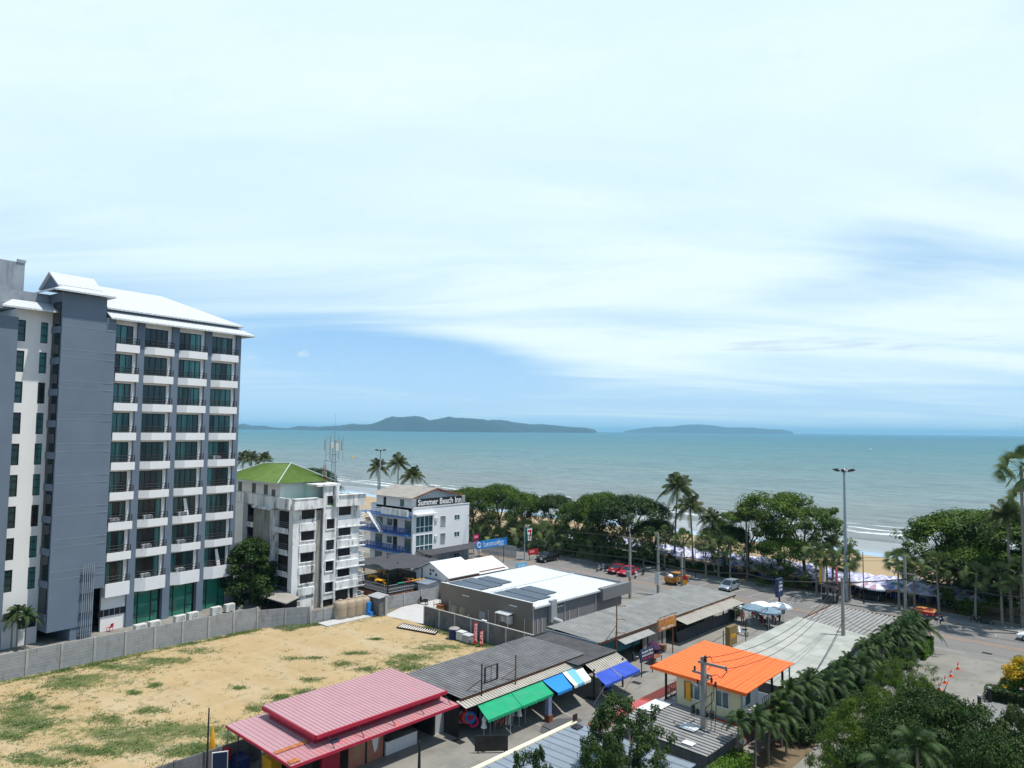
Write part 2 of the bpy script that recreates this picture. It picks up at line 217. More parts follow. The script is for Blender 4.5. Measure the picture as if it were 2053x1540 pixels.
# ------------------------------------------------------------------ mesh helpers
class MB:
    """collects shapes (world coordinates minus origin o) and links them as one mesh object"""
    def __init__(s, o=(0, 0, 0)): s.v = []; s.f = []; s.mi = []; s.mats = []; s.cur = 0; s.o = o; s.sm = []
    def mat(s, m):
        if m not in s.mats: s.mats.append(m)
        s.cur = s.mats.index(m); return s
    def add(s, vs_, fs, sm=False):
        b = len(s.v); ox, oy, oz = s.o
        s.v += [(x-ox, y-oy, z-oz) for x, y, z in vs_]; s.f += [tuple(b+i for i in f) for f in fs]; s.mi += [s.cur]*len(fs); s.sm += [sm]*len(fs)
    def box(s, x0, x1, y0, y1, z0, z1):
        x0, x1 = sorted((x0, x1)); y0, y1 = sorted((y0, y1)); z0, z1 = sorted((z0, z1))
        s.add([(x0, y0, z0), (x1, y0, z0), (x1, y1, z0), (x0, y1, z0), (x0, y0, z1), (x1, y0, z1), (x1, y1, z1), (x0, y1, z1)],
              [(0, 3, 2, 1), (4, 5, 6, 7), (0, 1, 5, 4), (1, 2, 6, 5), (2, 3, 7, 6), (3, 0, 4, 7)])
    def prism(s, pts, z0, z1):        # pts ccw xy
        n = len(pts); s.add([(x, y, z0) for x, y in pts]+[(x, y, z1) for x, y in pts], [tuple(range(n))[::-1], tuple(range(n, 2*n))]+[(i, (i+1) % n, n+(i+1) % n, n+i) for i in range(n)])
    def hull8(s, lo, hi):             # 4 lower + 4 upper corners
        s.add(list(lo)+list(hi), [(0, 3, 2, 1), (4, 5, 6, 7), (0, 1, 5, 4), (1, 2, 6, 5), (2, 3, 7, 6), (3, 0, 4, 7)])
    def slab(s, a, b, c, d, t):       # sloping sheet of thickness t (down)
        s.hull8([(p[0], p[1], p[2]-t) for p in (a, b, c, d)], [a, b, c, d])
    def quad(s, a, b, c, d): s.add([a, b, c, d], [(0, 1, 2, 3)])
    def tube(s, pts, r, n=8, r2=None, caps=True, sm=True):
        pts = [Vector(p) for p in pts]; k = len(pts); rs = r if isinstance(r, (list, tuple)) else [r+(((r2 if r2 is not None else r)-r)*i/(k-1)) for i in range(k)]
        vs_ = []
        for i, p in enumerate(pts):
            t = (pts[min(i+1, k-1)]-pts[max(i-1, 0)]).normalized(); a = Vector((0, 0, 1)) if abs(t.z) < 0.9 else Vector((1, 0, 0))
            u = t.cross(a).normalized(); w_ = t.cross(u)
            vs_ += [tuple(p+(u*math.cos(2*math.pi*j/n)+w_*math.sin(2*math.pi*j/n))*rs[i]) for j in range(n)]
        fs = [(i*n+j, i*n+(j+1) % n, (i+1)*n+(j+1) % n, (i+1)*n+j) for i in range(k-1) for j in range(n)]
        if caps: fs += [tuple(range(n))[::-1], tuple(range((k-1)*n, k*n))]
        s.add(vs_, fs, sm)
    def lathe(s, x, y, prof, n=14, sm=True):   # prof [(r,z)]
        k = len(prof); vs_ = [(x+r*math.cos(2*math.pi*j/n), y+r*math.sin(2*math.pi*j/n), z) for r, z in prof for j in range(n)]
        s.add(vs_, [(i*n+j, i*n+(j+1) % n, (i+1)*n+(j+1) % n, (i+1)*n+j) for i in range(k-1) for j in range(n)]+[tuple(range(n))[::-1], tuple(range((k-1)*n, k*n))], sm)
    def torus(s, c, axis, R, r, n=18, m=7):
        c = Vector(c); ax = Vector(axis).normalized(); a = Vector((0, 0, 1)) if abs(ax.z) < 0.9 else Vector((1, 0, 0)); u = ax.cross(a).normalized(); w_ = ax.cross(u); vs_ = []
        for i in range(n):
            d = u*math.cos(2*math.pi*i/n)+w_*math.sin(2*math.pi*i/n)
            vs_ += [tuple(c+d*(R+r*math.cos(2*math.pi*j/m))+ax*(r*math.sin(2*math.pi*j/m))) for j in range(m)]
        s.add(vs_, [(i*m+j, ((i+1) % n)*m+j, ((i+1) % n)*m+(j+1) % m, i*m+(j+1) % m) for i in range(n) for j in range(m)], True)
    def corr(s, a, b, c, d, pitch, amp, seg=4, va=None, wide=False):
        """corrugated sheet on corners a,b,c,d: ribs run a->d / b->c, waves counted along a->b"""
        a, b, c, d = map(Vector, (a, b, c, d)); nn = (b-a).cross(d-a).normalized()
        if nn.z < 0: nn = -nn
        n = max(2, int((b-a).length/pitch*seg)); vs_ = []
        for i in range(n+1):
            t_ = i/n; h = amp*math.sin(2*math.pi*i/seg)
            vs_ += [tuple(a.lerp(b, t_)+nn*h), tuple(d.lerp(c, t_)+nn*h)]
        cur = s.cur; fs = [(2*i, 2*i+2, 2*i+3, 2*i+1) for i in range(n)]; s.add(vs_, fs)
        if va:
            s.mat(va); k_ = s.cur
            for i in range(n):
                if i % 4 == 3 or (wide and i % 4 == 2): s.mi[len(s.mi)-n+i] = k_
            s.cur = cur
    def ribs(s, a, b, c, d, pitch, w_, h):
        """standing ribs on a sheet, running a->d"""
        a, b, c, d = map(Vector, (a, b, c, d)); n = max(1, int((b-a).length/pitch)); e = (b-a).normalized()*w_/2
        for i in range(n+1):
            p = a.lerp(b, i/n); q = d.lerp(c, i/n); up = Vector((0, 0, h))
            s.add([tuple(p-e), tuple(p+e), tuple(q+e), tuple(q-e), tuple(p-e*.5+up), tuple(p+e*.5+up), tuple(q+e*.5+up), tuple(q-e*.5+up)], [(4, 5, 6, 7), (0, 1, 5, 4), (1, 2, 6, 5), (2, 3, 7, 6), (3, 0, 4, 7)])
    def build(s, name, parent=None, mat=None, bevel=0.0):
        me = bpy.data.meshes.new(name); me.from_pydata(s.v, [], s.f); mats = s.mats or [mat]
        for m in mats: me.materials.append(m)
        me.polygons.foreach_set('material_index', s.mi if s.mats else [0]*len(s.f)); me.polygons.foreach_set('use_smooth', s.sm)
        if True in s.sm:
            try: me.set_sharp_from_angle(angle=R_(40))
            except Exception: pass
        me.update(); o = bpy.data.objects.new(name, me); COL.objects.link(o); o.parent = parent
        if parent is None: o.location = s.o
        if bevel:
            bv = o.modifiers.new('b', 'BEVEL'); bv.width = bevel; bv.segments = 2
        return o
def tag(o, label, cat, group=None, kind=None):
    if label: o['label'] = label
    if cat: o['category'] = cat
    if group: o['group'] = group
    if kind: o['kind'] = kind
    return o
def thing(name, loc, label, cat, group=None, rz=0.0):
    o = bpy.data.objects.new(name, None); COL.objects.link(o); o.location = loc; o.rotation_euler = (0, 0, rz); o.empty_display_size = 0.3
    return tag(o, label, cat, group)
KIDS = {}
def dup(root, loc=None, rz=None, label=None, group=None, scale=None, matmap=None):
    def cp(o, par):
        c = o.copy(); COL.objects.link(c); c.parent = par
        if matmap and o.data and any(m in matmap for m in o.data.materials if m):
            key = (o.data.name, tuple(sorted((a.name, b.name) for a, b in matmap.items())))
            if key not in KIDS:
                KIDS[key] = o.data.copy()
                for i, m in enumerate(KIDS[key].materials):
                    if m in matmap: KIDS[key].materials[i] = matmap[m]
            c.data = KIDS[key]
        for ch in [q for q in ALLKIDS(o)]: cp(ch, c)
        return c
    r = cp(root, None)
    if loc is not None: r.location = loc
    if rz is not None: r.rotation_euler = (0, 0, rz)
    if scale is not None: r.scale = scale if isinstance(scale, tuple) else (scale,)*3
    if label: r['label'] = label
    if group: r['group'] = group
    return r
def ALLKIDS(o): return [c for c in o.children]
def npobj(name, V, F, mats, parent=None, mi=None, loc=(0, 0, 0)):
    V = np.asarray(V, np.float32); F = np.asarray(F, np.int32); me = bpy.data.meshes.new(name); k = F.shape[1]
    me.vertices.add(len(V)); me.vertices.foreach_set('co', V.ravel()); me.loops.add(F.size); me.loops.foreach_set('vertex_index', F.ravel())
    me.polygons.add(len(F)); me.polygons.foreach_set('loop_start', np.arange(0, F.size, k, dtype=np.int32)); me.polygons.foreach_set('loop_total', np.full(len(F), k, np.int32))
    for m in mats: me.materials.append(m)
    if mi is not None: me.polygons.foreach_set('material_index', np.asarray(mi, np.int32))
    me.update(calc_edges=True); me.validate(); o = bpy.data.objects.new(name, me); COL.objects.link(o); o.parent = parent; o.location = loc; return o
def text(body, width, height, loc, ux, uz, mat, name='lettering', parent=None, o=(0, 0, 0), depth=0.02, bold=0.0):
    cu = bpy.data.curves.new('t', 'FONT'); cu.body = body; cu.align_x = 'CENTER'; cu.align_y = 'CENTER'; cu.extrude = 0.01; cu.offset = bold; cu.resolution_u = 3
    ob = bpy.data.objects.new('t', cu); COL.objects.link(ob); dg = bpy.context.evaluated_depsgraph_get(); me = bpy.data.meshes.new_from_object(ob.evaluated_get(dg))
    bpy.data.objects.remove(ob); bpy.data.curves.remove(cu); me.name = name
    n = len(me.vertices)
    if n == 0: return None
    co = np.empty(n*3, np.float32); me.vertices.foreach_get('co', co); co = co.reshape(-1, 3); mn, mx_ = co.min(0), co.max(0); c = (mn+mx_)/2; sz = mx_-mn
    ux = np.array(ux, float); uz = np.array(uz, float); un = np.cross(ux, uz)
    W = (co[:, :1]-c[0])*(width/sz[0])*ux+(co[:, 1:2]-c[1])*(height/sz[1])*uz+(co[:, 2:3]-c[2])*(depth/max(sz[2], 1e-6))*un+np.array(loc)-np.array(o)
    me.vertices.foreach_set('co', W.astype(np.float32).ravel()); me.materials.clear(); me.materials.append(mat); me.update()
    ob = bpy.data.objects.new(name, me); COL.objects.link(ob); ob.parent = parent; return ob
EX, EY, EZ = (1, 0, 0), (0, 1, 0), (0, 0, 1)

# ------------------------------------------------------------------ ground, road, beach, sea, islands
def sheet(name, pts, z, m, label=None, cat=None):
    b = MB((pts[0][0], pts[0][1], 0)); b.add([(x, y, z) for x, y in pts], [tuple(range(len(pts)))]); o = b.build(name, None, m); o['kind'] = 'structure'
    return o
mt['ground'] = M('bare_ground', (0.20, 0.175, 0.14), 0.95, 0.25, 0.3, dirt=((0.07, 0.085, 0.035), 0.5, 0.7, (0.15, 0.15, 0.15), 0.6), bump=(0.4, (2, 2, 2)))
def road_extra(t, nn, lk, tcn, cur):   # concrete slab joints
    return bricks(4.2, 3.1, (0.93, 0.93, 0.93), 1.0, 0.008, 0, mort=(0.62, 0.6, 0.58), off=0.0)(t, nn, lk, tcn, cur)
mt['road'] = M('worn_road_concrete', (0.185, 0.178, 0.168), 0.9, 0.10, 0.25, (0.3, 1.2, 1), dirt=[((0.115, 0.112, 0.108), 0.50, 0.72, (0.06, 0.9, 1), 0.8), ((0.25, 0.235, 0.20), 0.6, 0.78, (0.15, 0.4, 1), 0.6)], bump=(0.15, (8, 8, 8)), extra=road_extra)
mt['pave'] = M('concrete_yard', (0.235, 0.225, 0.20), 0.9, 0.12, 0.5, dirt=[((0.12, 0.115, 0.108), 0.48, 0.70, (0.22, 0.22, 1), 0.8), ((0.09, 0.085, 0.08), 0.62, 0.72, (0.9, 0.25, 1), 0.6), ((0.31, 0.29, 0.245), 0.60, 0.75, (0.12, 0.3, 1), 0.7), ((0.10, 0.09, 0.08), 0.68, 0.74, (1.3, 1.3, 1), 0.5)], bump=(0.15, (6, 6, 6)), extra=bricks(5.0, 4.3, (0.93, 0.93, 0.92), 1.0, 0.006, 0, mort=(0.6, 0.6, 0.6), off=0.0))
mt['white_pave'] = M('new_pale_concrete', (0.46, 0.455, 0.44), 0.85, 0.08, 0.5, (0.6, 3, 1), dirt=((0.33, 0.32, 0.30), 0.52, 0.75, (0.3, 2.2, 1), 0.6))
def weeds(t, nn, lk, tcn, cur):
    at_ = nn('ShaderNodeAttribute'); at_.attribute_name = 'weeds'; z = nn('ShaderNodeTexNoise'); z.inputs['Scale'].default_value = 1.1; z.inputs['Detail'].default_value = 8; z.inputs['Roughness'].default_value = .72; lk(tcn.outputs['Object'], z.inputs['Vector'])
    a = nn('ShaderNodeMath'); a.operation = 'MULTIPLY_ADD'; lk(at_.outputs['Fac'], a.inputs[0]); a.inputs[1].default_value = .24; lk(z.outputs[0], a.inputs[2])
    r = nn('ShaderNodeMapRange'); lk(a.outputs[0], r.inputs[0]); r.inputs[1].default_value = .57; r.inputs[2].default_value = .72; r.inputs[4].default_value = .9
    m = nn('ShaderNodeMix'); m.data_type = 'RGBA'; lk(r.outputs[0], m.inputs[0]); lk(cur, m.inputs[6]); m.inputs[7].default_value = (.095, .115, .035, 1)
    # two faint wheel tracks curving over the sand
    sp = nn('ShaderNodeSeparateXYZ'); lk(tcn.outputs['Object'], sp.inputs[0]); w = nn('ShaderNodeTexWave'); w.inputs['Scale'].default_value = .055; w.inputs['Distortion'].default_value = 3.0; w.inputs['Detail'].default_value = 1.5; w.inputs['Detail Scale'].default_value = .6; lk(tcn.outputs['Object'], w.inputs['Vector'])
    r2 = nn('ShaderNodeMapRange'); lk(w.outputs[1], r2.inputs[0]); r2.inputs[1].default_value = .93; r2.inputs[2].default_value = 1.0; r2.inputs[4].default_value = .22
    m2 = nn('ShaderNodeMix'); m2.data_type = 'RGBA'; lk(r2.outputs[0], m2.inputs[0]); lk(m.outputs[2], m2.inputs[6]); m2.inputs[7].default_value = (.44, .37, .26, 1); return m2.outputs[2]
mt['sandlot'] = M('yellow_lot_sand', (0.385, 0.282, 0.148), 0.95, 0.09, 0.25, bump=(0.5, (3, 3, 3)), dirt=[((0.42, 0.335, 0.21), 0.48, 0.66, (0.10, 0.30, 1), 0.8), ((0.30, 0.205, 0.10), 0.54, 0.70, (0.25, 0.6, 1), 0.55)], extra=weeds)
mt['sand'] = M('beach_sand', (0.34, 0.255, 0.150), 0.95, 0.06, 0.15, bump=(0.4, (1.5, 1.5, 1.5)), dirt=((0.34, 0.24, 0.13), 0.5, 0.7, (0.05, 0.4, 1), 0.5))
mt['wetsand'] = M('wet_sand', (0.20, 0.195, 0.19), 0.28, 0.08, 0.1, (0.3, 1, 1), spec=0.8, dirt=[((0.13, 0.09, 0.065), 0.58, 0.66, (0.07, 0.16, 1), 0.8), ((0.33, 0.36, 0.39), 0.5, 0.7, (0.04, 0.3, 1), 0.6)])  # brown sand bars, plus bluish streaks painting the sky's sheen into the colour
mt['prom'] = M('promenade_paving', (0.21, 0.215, 0.21), 0.85, 0.12, 0.3, dirt=((0.12, 0.115, 0.11), 0.5, 0.72, (0.3, 0.3, 1), 0.6), extra=bricks(1.2, 1.2, (0.9, 0.9, 0.9), 1.0, 0.02, 0, mort=(0.7, 0.7, 0.7)))
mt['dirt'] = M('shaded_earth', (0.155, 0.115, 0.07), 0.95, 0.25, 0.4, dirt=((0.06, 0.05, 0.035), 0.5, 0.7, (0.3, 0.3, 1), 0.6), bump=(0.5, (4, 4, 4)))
mt['mark'] = M('worn_white_marking', (0.36, 0.355, 0.34), 0.8, 0.15, 1.0, dirt=((0.2, 0.19, 0.18), 0.5, 0.65, (1.2, 1.2, 1), 0.8)); mt['omark'] = M('worn_orange_line', (0.30, 0.19, 0.12), 0.85, 0.15, 0.8, dirt=((0.19, 0.17, 0.15), 0.48, 0.68, (0.6, 0.6, 1), 0.8))
mt['kerb'] = M('kerb_stone', (0.24, 0.235, 0.22), 0.9, 0.15, 1.0)

gr = MB(); gr.add([(-1200, -160, -0.03), (500, -160, -0.03), (500, 111, -0.03), (-1200, 111, -0.03)], [(0, 1, 2, 3)]); tag(gr.build('ground', None, mt['ground']), None, None, kind='structure')
LOT = [(-79.3, -30), (-48.4, -30), (-48.4, 56.7), (-66.9, 56.7), (-73.6, 55.8), (-76.2, 44), (-79.3, 42)]
sheet('market_yard', [(-48.2, -20), (-22.2, -20), (-22.2, 89.0), (-54.0, 89.0), (-54.0, 54.7), (-48.2, 54.7)], 0.0, mt['pave'])
sheet('driveway', [(-22.1, 30), (60, 30), (60, 89.0), (-22.1, 89.0)], 0.0, mt['pave'])
sheet('store_forecourt', [(-120, 80.6), (-54.1, 80.6), (-54.1, 89.0), (-120, 89.0)], 0.002, mt['pave'])
sheet('pale_yard', [(-73.6, 55.9), (-66.9, 56.8), (-66.9, 61.7), (-69.6, 61.7), (-69.6, 67), (-75.5, 67), (-75.4, 60)], 0.010, mt['white_pave'])
sheet('road', [(-900, 89.05), (300, 89.05), (300, 103.9), (-900, 103.9)], 0.0, mt['road'])
k = MB(); k.box(-900, 300, 103.9, 104.15, -0.02, 0.15); k.build('kerb', None, mt['kerb'])['kind'] = 'structure'
sheet('promenade', [(-900, 104.15), (300, 104.15), (300, 107.6), (-900, 107.6)], 0.14, mt['prom'])
k = MB(); k.box(-900, 300, 107.6, 107.8, -0.02, 0.22); k.build('kerb', None, mt['kerb'])['kind'] = 'structure'
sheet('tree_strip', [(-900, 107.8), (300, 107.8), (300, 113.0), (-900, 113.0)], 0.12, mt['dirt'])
b = MB(); P = [(113.0, 0.12), (122, 0.0), (150, -0.25), (190, -0.55)]
for i in range(2): b.add([(-900, P[i][0], P[i][1]), (300, P[i][0], P[i][1]), (300, P[i+1][0], P[i+1][1]), (-900, P[i+1][0], P[i+1][1])], [(0, 1, 2, 3)])
b.build('beach', None, mt['sand'])['kind'] = 'structure'
b = MB(); xs = np.linspace(-900, 300, 121); wob = lambda x: 1.8*math.sin(x*0.043)+1.1*math.sin(x*0.11+1)
for i in range(120): b.add([(xs[i], 156+wob(xs[i]), -0.285), (xs[i+1], 156+wob(xs[i+1]), -0.285), (xs[i+1], 195, -0.56), (xs[i], 195, -0.56)], [(0, 1, 2, 3)])
b.build('wet_beach', None, mt['wetsand'])['kind'] = 'structure'
# road paint
def marks(name, lst, z, m):
    b = MB()
    for pts in lst: b.add([(x, y, z) for x, y in pts], [(0, 1, 2, 3)])
    o = b.build(name, None, m); o['kind'] = 'structure'; return o
def bar(x0, y0, x1, y1, w_):
    d = Vector((x1-x0, y1-y0)).normalized(); n_ = Vector((-d.y, d.x))*w_/2
    return [(x0-n_.x, y0-n_.y), (x1-n_.x, y1-n_.y), (x1+n_.x, y1+n_.y), (x0+n_.x, y0+n_.y)]
marks('road_line', [bar(-400, 95.6, 100, 95.6, 0.35), bar(-400, 96.3, 100, 96.3, 0.35)], 0.005, mt['omark'])
marks('road_marking', [bar(x, 101.6, x+0.9, 103.6, 0.12) if False else bar(x, 98.6, x+0.4, 103.7, 0.13) for x in np.arange(-92, -30, 2.9)]+[bar(x, 100.5, x, 101.3, 0.14) for x in np.arange(-23, 20, 2.2)]+[bar(x, 101.3, x+0.7, 101.3, 0.12) for x in np.arange(-23, 20, 2.2)]
      + [bar(x, 90.4, x+3.0, 90.4, 0.13) for x in np.arange(-92, 40, 5.5)], 0.005, mt['mark'])
marks('yard_marking', [bar(-40.3+i*0.0, y, -36.6, y-0.4, 0.10) for i, y in enumerate((44.5, 47.8, 51.2))], 0.006, mt['mark'])
mt['tarry'] = M('dark_asphalt_patch', (0.085, 0.087, 0.09), 0.9, 0.15, 1.0)
pp = [at(*q) for q in ((1083, 1462), (1088, 1452), (1100, 1446), (1118, 1441), (1142, 1439), (1160, 1440), (1168, 1444), (1160, 1452), (1135, 1462), (1110, 1470), (1092, 1472), (1082, 1469))]
sheet('asphalt_patch', pp[::-1], 0.006, mt['tarry'])
for i, (px_, py_) in enumerate(((920, 1487), (1183, 1400), (1276, 1369), (1979, 1310))):
    x, y = at(px_, py_); d = MB((x, y, 0)); d.box(x-0.45, x+0.45, y-0.3, y+0.3, 0.0, 0.012); o = d.build('drain_cover', None, mt['blackf']); o['kind'] = 'structure'

# sea
def make_sea():
    m = bpy.data.materials.new('sea_water'); m.use_nodes = True; t = m.node_tree; nn = t.nodes.new; lk = t.links.new; b = t.nodes['Principled BSDF']
    g = nn('ShaderNodeNewGeometry'); sp = nn('ShaderNodeSeparateXYZ'); lk(g.outputs['Position'], sp.inputs[0])
    def nz(scale, det=4, rg=0.55, dist=0.0):
        mpn = nn('ShaderNodeMapping'); mpn.inputs['Scale'].default_value = scale; lk(g.outputs['Position'], mpn.inputs[0]); z = nn('ShaderNodeTexNoise'); z.inputs['Scale'].default_value = 1; z.inputs['Detail'].default_value = det
        z.inputs['Roughness'].default_value = rg; z.inputs['Distortion'].default_value = dist; lk(mpn.outputs[0], z.inputs['Vector']); return z.outputs[0]
    lg = nn('ShaderNodeMath'); lg.operation = 'LOGARITHM'; lk(sp.outputs[1], lg.inputs[0]); lg.inputs[1].default_value = 10
    w1 = nz((0.004, 0.012, 1), 4); ad = nn('ShaderNodeMath'); ad.operation = 'MULTIPLY_ADD'; lk(w1, ad.inputs[0]); ad.inputs[1].default_value = 0.35; lk(lg.outputs[0], ad.inputs[2])
    mr = nn('ShaderNodeMapRange'); lk(ad.outputs[0], mr.inputs[0]); mr.inputs[1].default_value = 2.27+0.17; mr.inputs[2].default_value = 3.75+0.17
    cr = nn('ShaderNodeValToRGB'); lk(mr.outputs[0], cr.inputs[0]); e = cr.color_ramp.elements; e[0].position = 0; e[0].color = (0.20, 0.215, 0.20, 1); e[1].position = 1; e[1].color = (0.016, 0.135, 0.20, 1)
    for p_, c_ in ((0.12, (0.17, 0.22, 0.215)), (0.32, (0.095, 0.198, 0.21)), (0.6, (0.045, 0.168, 0.20))): q = e.new(p_); q.color = (*c_, 1)
    # wave shading painted into the colour: darker backs, lighter patches, browner streaks
    wv = nz((0.07, 0.38, 1), 5, 0.6, 0.4); r2 = nn('ShaderNodeMapRange'); lk(wv, r2.inputs[0]); r2.inputs[1].default_value = 0.42; r2.inputs[2].default_value = 0.72; r2.inputs[4].default_value = 0.55
    m2 = nn('ShaderNodeMix'); m2.data_type = 'RGBA'; m2.blend_type = 'MULTIPLY'; lk(r2.outputs[0], m2.inputs[0]); lk(cr.outputs[0], m2.inputs[6]); m2.inputs[7].default_value = (0.55, 0.55, 0.53, 1)
    for sc_, lo_, hi_, am, cc in (((0.22, 0.50, 1), .50, .60, .55, (.66, .70, .72)), ((0.08, 0.20, 1), .49, .60, .65, (.70, .72, .73)), ((0.10, 0.24, 1), .56, .66, .7, (1.28, 1.24, 1.22)), ((0.022, 0.055, 1), .48, .66, .6, (.78, .78, .76)), ((0.007, 0.011, 1), .45, .65, .5, (.86, .88, .88)), ((0.0016, 0.003, 1), .45, .65, .5, (.86, .90, .90)), ((0.05, 0.10, 1), .55, .70, .5, (1.3, 1.27, 1.25))):
        rr = nn('ShaderNodeMapRange'); lk(nz(sc_, 5, .6, .3), rr.inputs[0]); rr.inputs[1].default_value = lo_; rr.inputs[2].default_value = hi_; rr.inputs[4].default_value = am
        mm = nn('ShaderNodeMix'); mm.data_type = 'RGBA'; mm.blend_type = 'MULTIPLY'; lk(rr.outputs[0], mm.inputs[0]); lk(m2.outputs[2], mm.inputs[6]); mm.inputs[7].default_value = (*cc, 1); m2 = mm
    # foam: broken lines where the swell breaks plus rare white caps
    sh = nn('ShaderNodeMath'); sh.operation = 'MULTIPLY_ADD'; lk(nz((0.035, 0.001, 1), 5, .6), sh.inputs[0]); sh.inputs[1].default_value = -16.0; lk(sp.outputs[1], sh.inputs[2])
    foam = None
    for (y0, wd) in ((179.5, 3.2), (186.5, 1.5), (195.0, .8)):
        d = nn('ShaderNodeMath'); d.operation = 'SUBTRACT'; lk(sh.outputs[0], d.inputs[0]); d.inputs[1].default_value = y0; a = nn('ShaderNodeMath'); a.operation = 'ABSOLUTE'; lk(d.outputs[0], a.inputs[0])
        r3 = nn('ShaderNodeMapRange'); lk(a.outputs[0], r3.inputs[0]); r3.inputs[1].default_value = 0; r3.inputs[2].default_value = wd; r3.inputs[3].default_value = 1; r3.inputs[4].default_value = 0
        if foam is None: foam = r3.outputs[0]
        else:
            mxn = nn('ShaderNodeMath'); mxn.operation = 'MAXIMUM'; lk(foam, mxn.inputs[0]); lk(r3.outputs[0], mxn.inputs[1]); foam = mxn.outputs[0]
    br = nn('ShaderNodeMapRange'); lk(nz((0.09, 0.30, 1), 8, 0.75), br.inputs[0]); br.inputs[1].default_value = 0.44; br.inputs[2].default_value = 0.52
    fm = nn('ShaderNodeMath'); fm.operation = 'MULTIPLY'; lk(foam, fm.inputs[0]); lk(br.outputs[0], fm.inputs[1])
    cap = nn('ShaderNodeMapRange'); lk(nz((0.055, 0.30, 1), 4, 0.5), cap.inputs[0]); cap.inputs[1].default_value = 0.755; cap.inputs[2].default_value = 0.80; cap.inputs[4].default_value = 0.8
    fa = nn('ShaderNodeMath'); fa.operation = 'MAXIMUM'; lk(fm.outputs[0], fa.inputs[0]); lk(cap.outputs[0], fa.inputs[1])
    m3 = nn('ShaderNodeMix'); m3.data_type = 'RGBA'; lk(fa.outputs[0], m3.inputs[0]); lk(m2.outputs[2], m3.inputs[6]); m3.inputs[7].default_value = (0.8, 0.82, 0.82, 1)
    lk(m3.outputs[2], b.inputs['Base Color']); b.inputs['Roughness'].default_value = 0.35; b.inputs['IOR'].default_value = 1.33; b.inputs['Specular IOR Level'].default_value = 0.0
    h1 = nz((0.06, 0.30, 1), 6, 0.65, 0.3); h2 = nz((0.5, 1.6, 1), 5, 0.6); ah = nn('ShaderNodeMath'); ah.operation = 'MULTIPLY_ADD'; lk(h2, ah.inputs[0]); ah.inputs[1].default_value = 0.22; lk(h1, ah.inputs[2])
    bp = nn('ShaderNodeBump'); bp.inputs['Strength'].default_value = 1.0; bp.inputs['Distance'].default_value = 1.1; lk(ah.outputs[0], bp.inputs['Height']); lk(bp.outputs[0], b.inputs['Normal']); gl = nn('ShaderNodeBsdfGlossy'); gl.inputs['Roughness'].default_value = .22; gl.inputs['Color'].default_value = (.9, .95, 1, 1); lk(bp.outputs[0], gl.inputs['Normal']); ms = nn('ShaderNodeMixShader'); ms.inputs[0].default_value = .20; lk(b.outputs[0], ms.inputs[1]); lk(gl.outputs[0], ms.inputs[2]); lk(ms.outputs[0], t.nodes['Material Output'].inputs[0]); return m
mt['sea'] = make_sea()
b = MB(); X0, X1, Y1 = -48000, 26000, 49500
ys = [168, 200, 400, 1000, 4000, Y1]; xx = [X0, -4000, -1000, -300, 0, 300, 1500, X1]
for i in range(len(ys)-1):
    for j in range(len(xx)-1): b.add([(xx[j], ys[i], -0.40), (xx[j+1], ys[i], -0.40), (xx[j+1], ys[i+1], -0.40), (xx[j], ys[i+1], -0.40)], [(0, 1, 2, 3)])
b.build('sea', None, mt['sea'])['kind'] = 'structure'

# far islands: real ridges in the water, seen through the haze
mt['island'] = M('island_forest', (0.018, 0.034, 0.036), 0.95, 0.35, 0.006, dirt=((0.13, 0.12, 0.09), 0.66, 0.74, (0.01, 0.01, 0.01), 0.6))
def island(name, prof, D, seed):
    """prof: (photo x, photo y of the crest); D distance along the view axis"""
    rng = np.random.RandomState(seed); xs_ = np.arange(prof[0][0], prof[-1][0]+1, 4.0); ys_ = np.interp(xs_, [p[0] for p in prof], [p[1] for p in prof])-1.5
    base = 858.8+(xs_-470)*0.0099
    rows = 11; V = []
    for j in range(rows):
        t_ = j/(rows-1)*2-1; prof_ = max(0, 1-abs(t_)**1.4)
        for i, x in enumerate(xs_):
            d = ray(x, base[i]); d = d/(d@CF); p = d*(D*(1+0.055*t_)); hh = (base[i]-ys_[i])/FPX*D*(1+0.055*t_)
            nz_ = 0.0 if j in (0, rows-1) else (rng.rand()-0.5)*0.05*hh
            V.append((p[0], p[1], -0.8 if j in (0, rows-1) else max(0.5, hh*prof_+nz_)))
    n = len(xs_); F = [(j*n+i, j*n+i+1, (j+1)*n+i+1, (j+1)*n+i) for j in range(rows-1) for i in range(n-1)]
    o = npobj(name, V, F, [mt['island']]); o['kind'] = 'structure'; return o
island('island', [(600, 862), (640, 859), (690, 855), (715, 852), (745, 849), (762, 843), (775, 837), (785, 833.5), (795, 836), (815, 834), (835, 833), (850, 836), (862, 842), (870, 840), (885, 838), (900, 834.5), (915, 836), (940, 838), (965, 839), (985, 843), (1000, 849), (1020, 855), (1045, 860)], 8600, 1)
island('island', [(440, 862), (475, 852), (487, 849), (505, 853), (530, 853), (545, 856), (575, 858), (600, 853.5), (640, 855), (680, 853), (705, 849), (730, 851), (780, 852), (880, 850), (950, 846), (985, 841), (1010, 842), (1030, 846), (1060, 850), (1090, 850), (1120, 853), (1150, 856), (1175, 857), (1192, 861), (1196, 864)], 9900, 2)
island('island', [(1250, 866), (1275, 861), (1310, 857), (1345, 856), (1375, 852.5), (1400, 851.5), (1430, 854), (1460, 858), (1500, 858), (1540, 861), (1570, 862), (1590, 867)], 16500, 3)

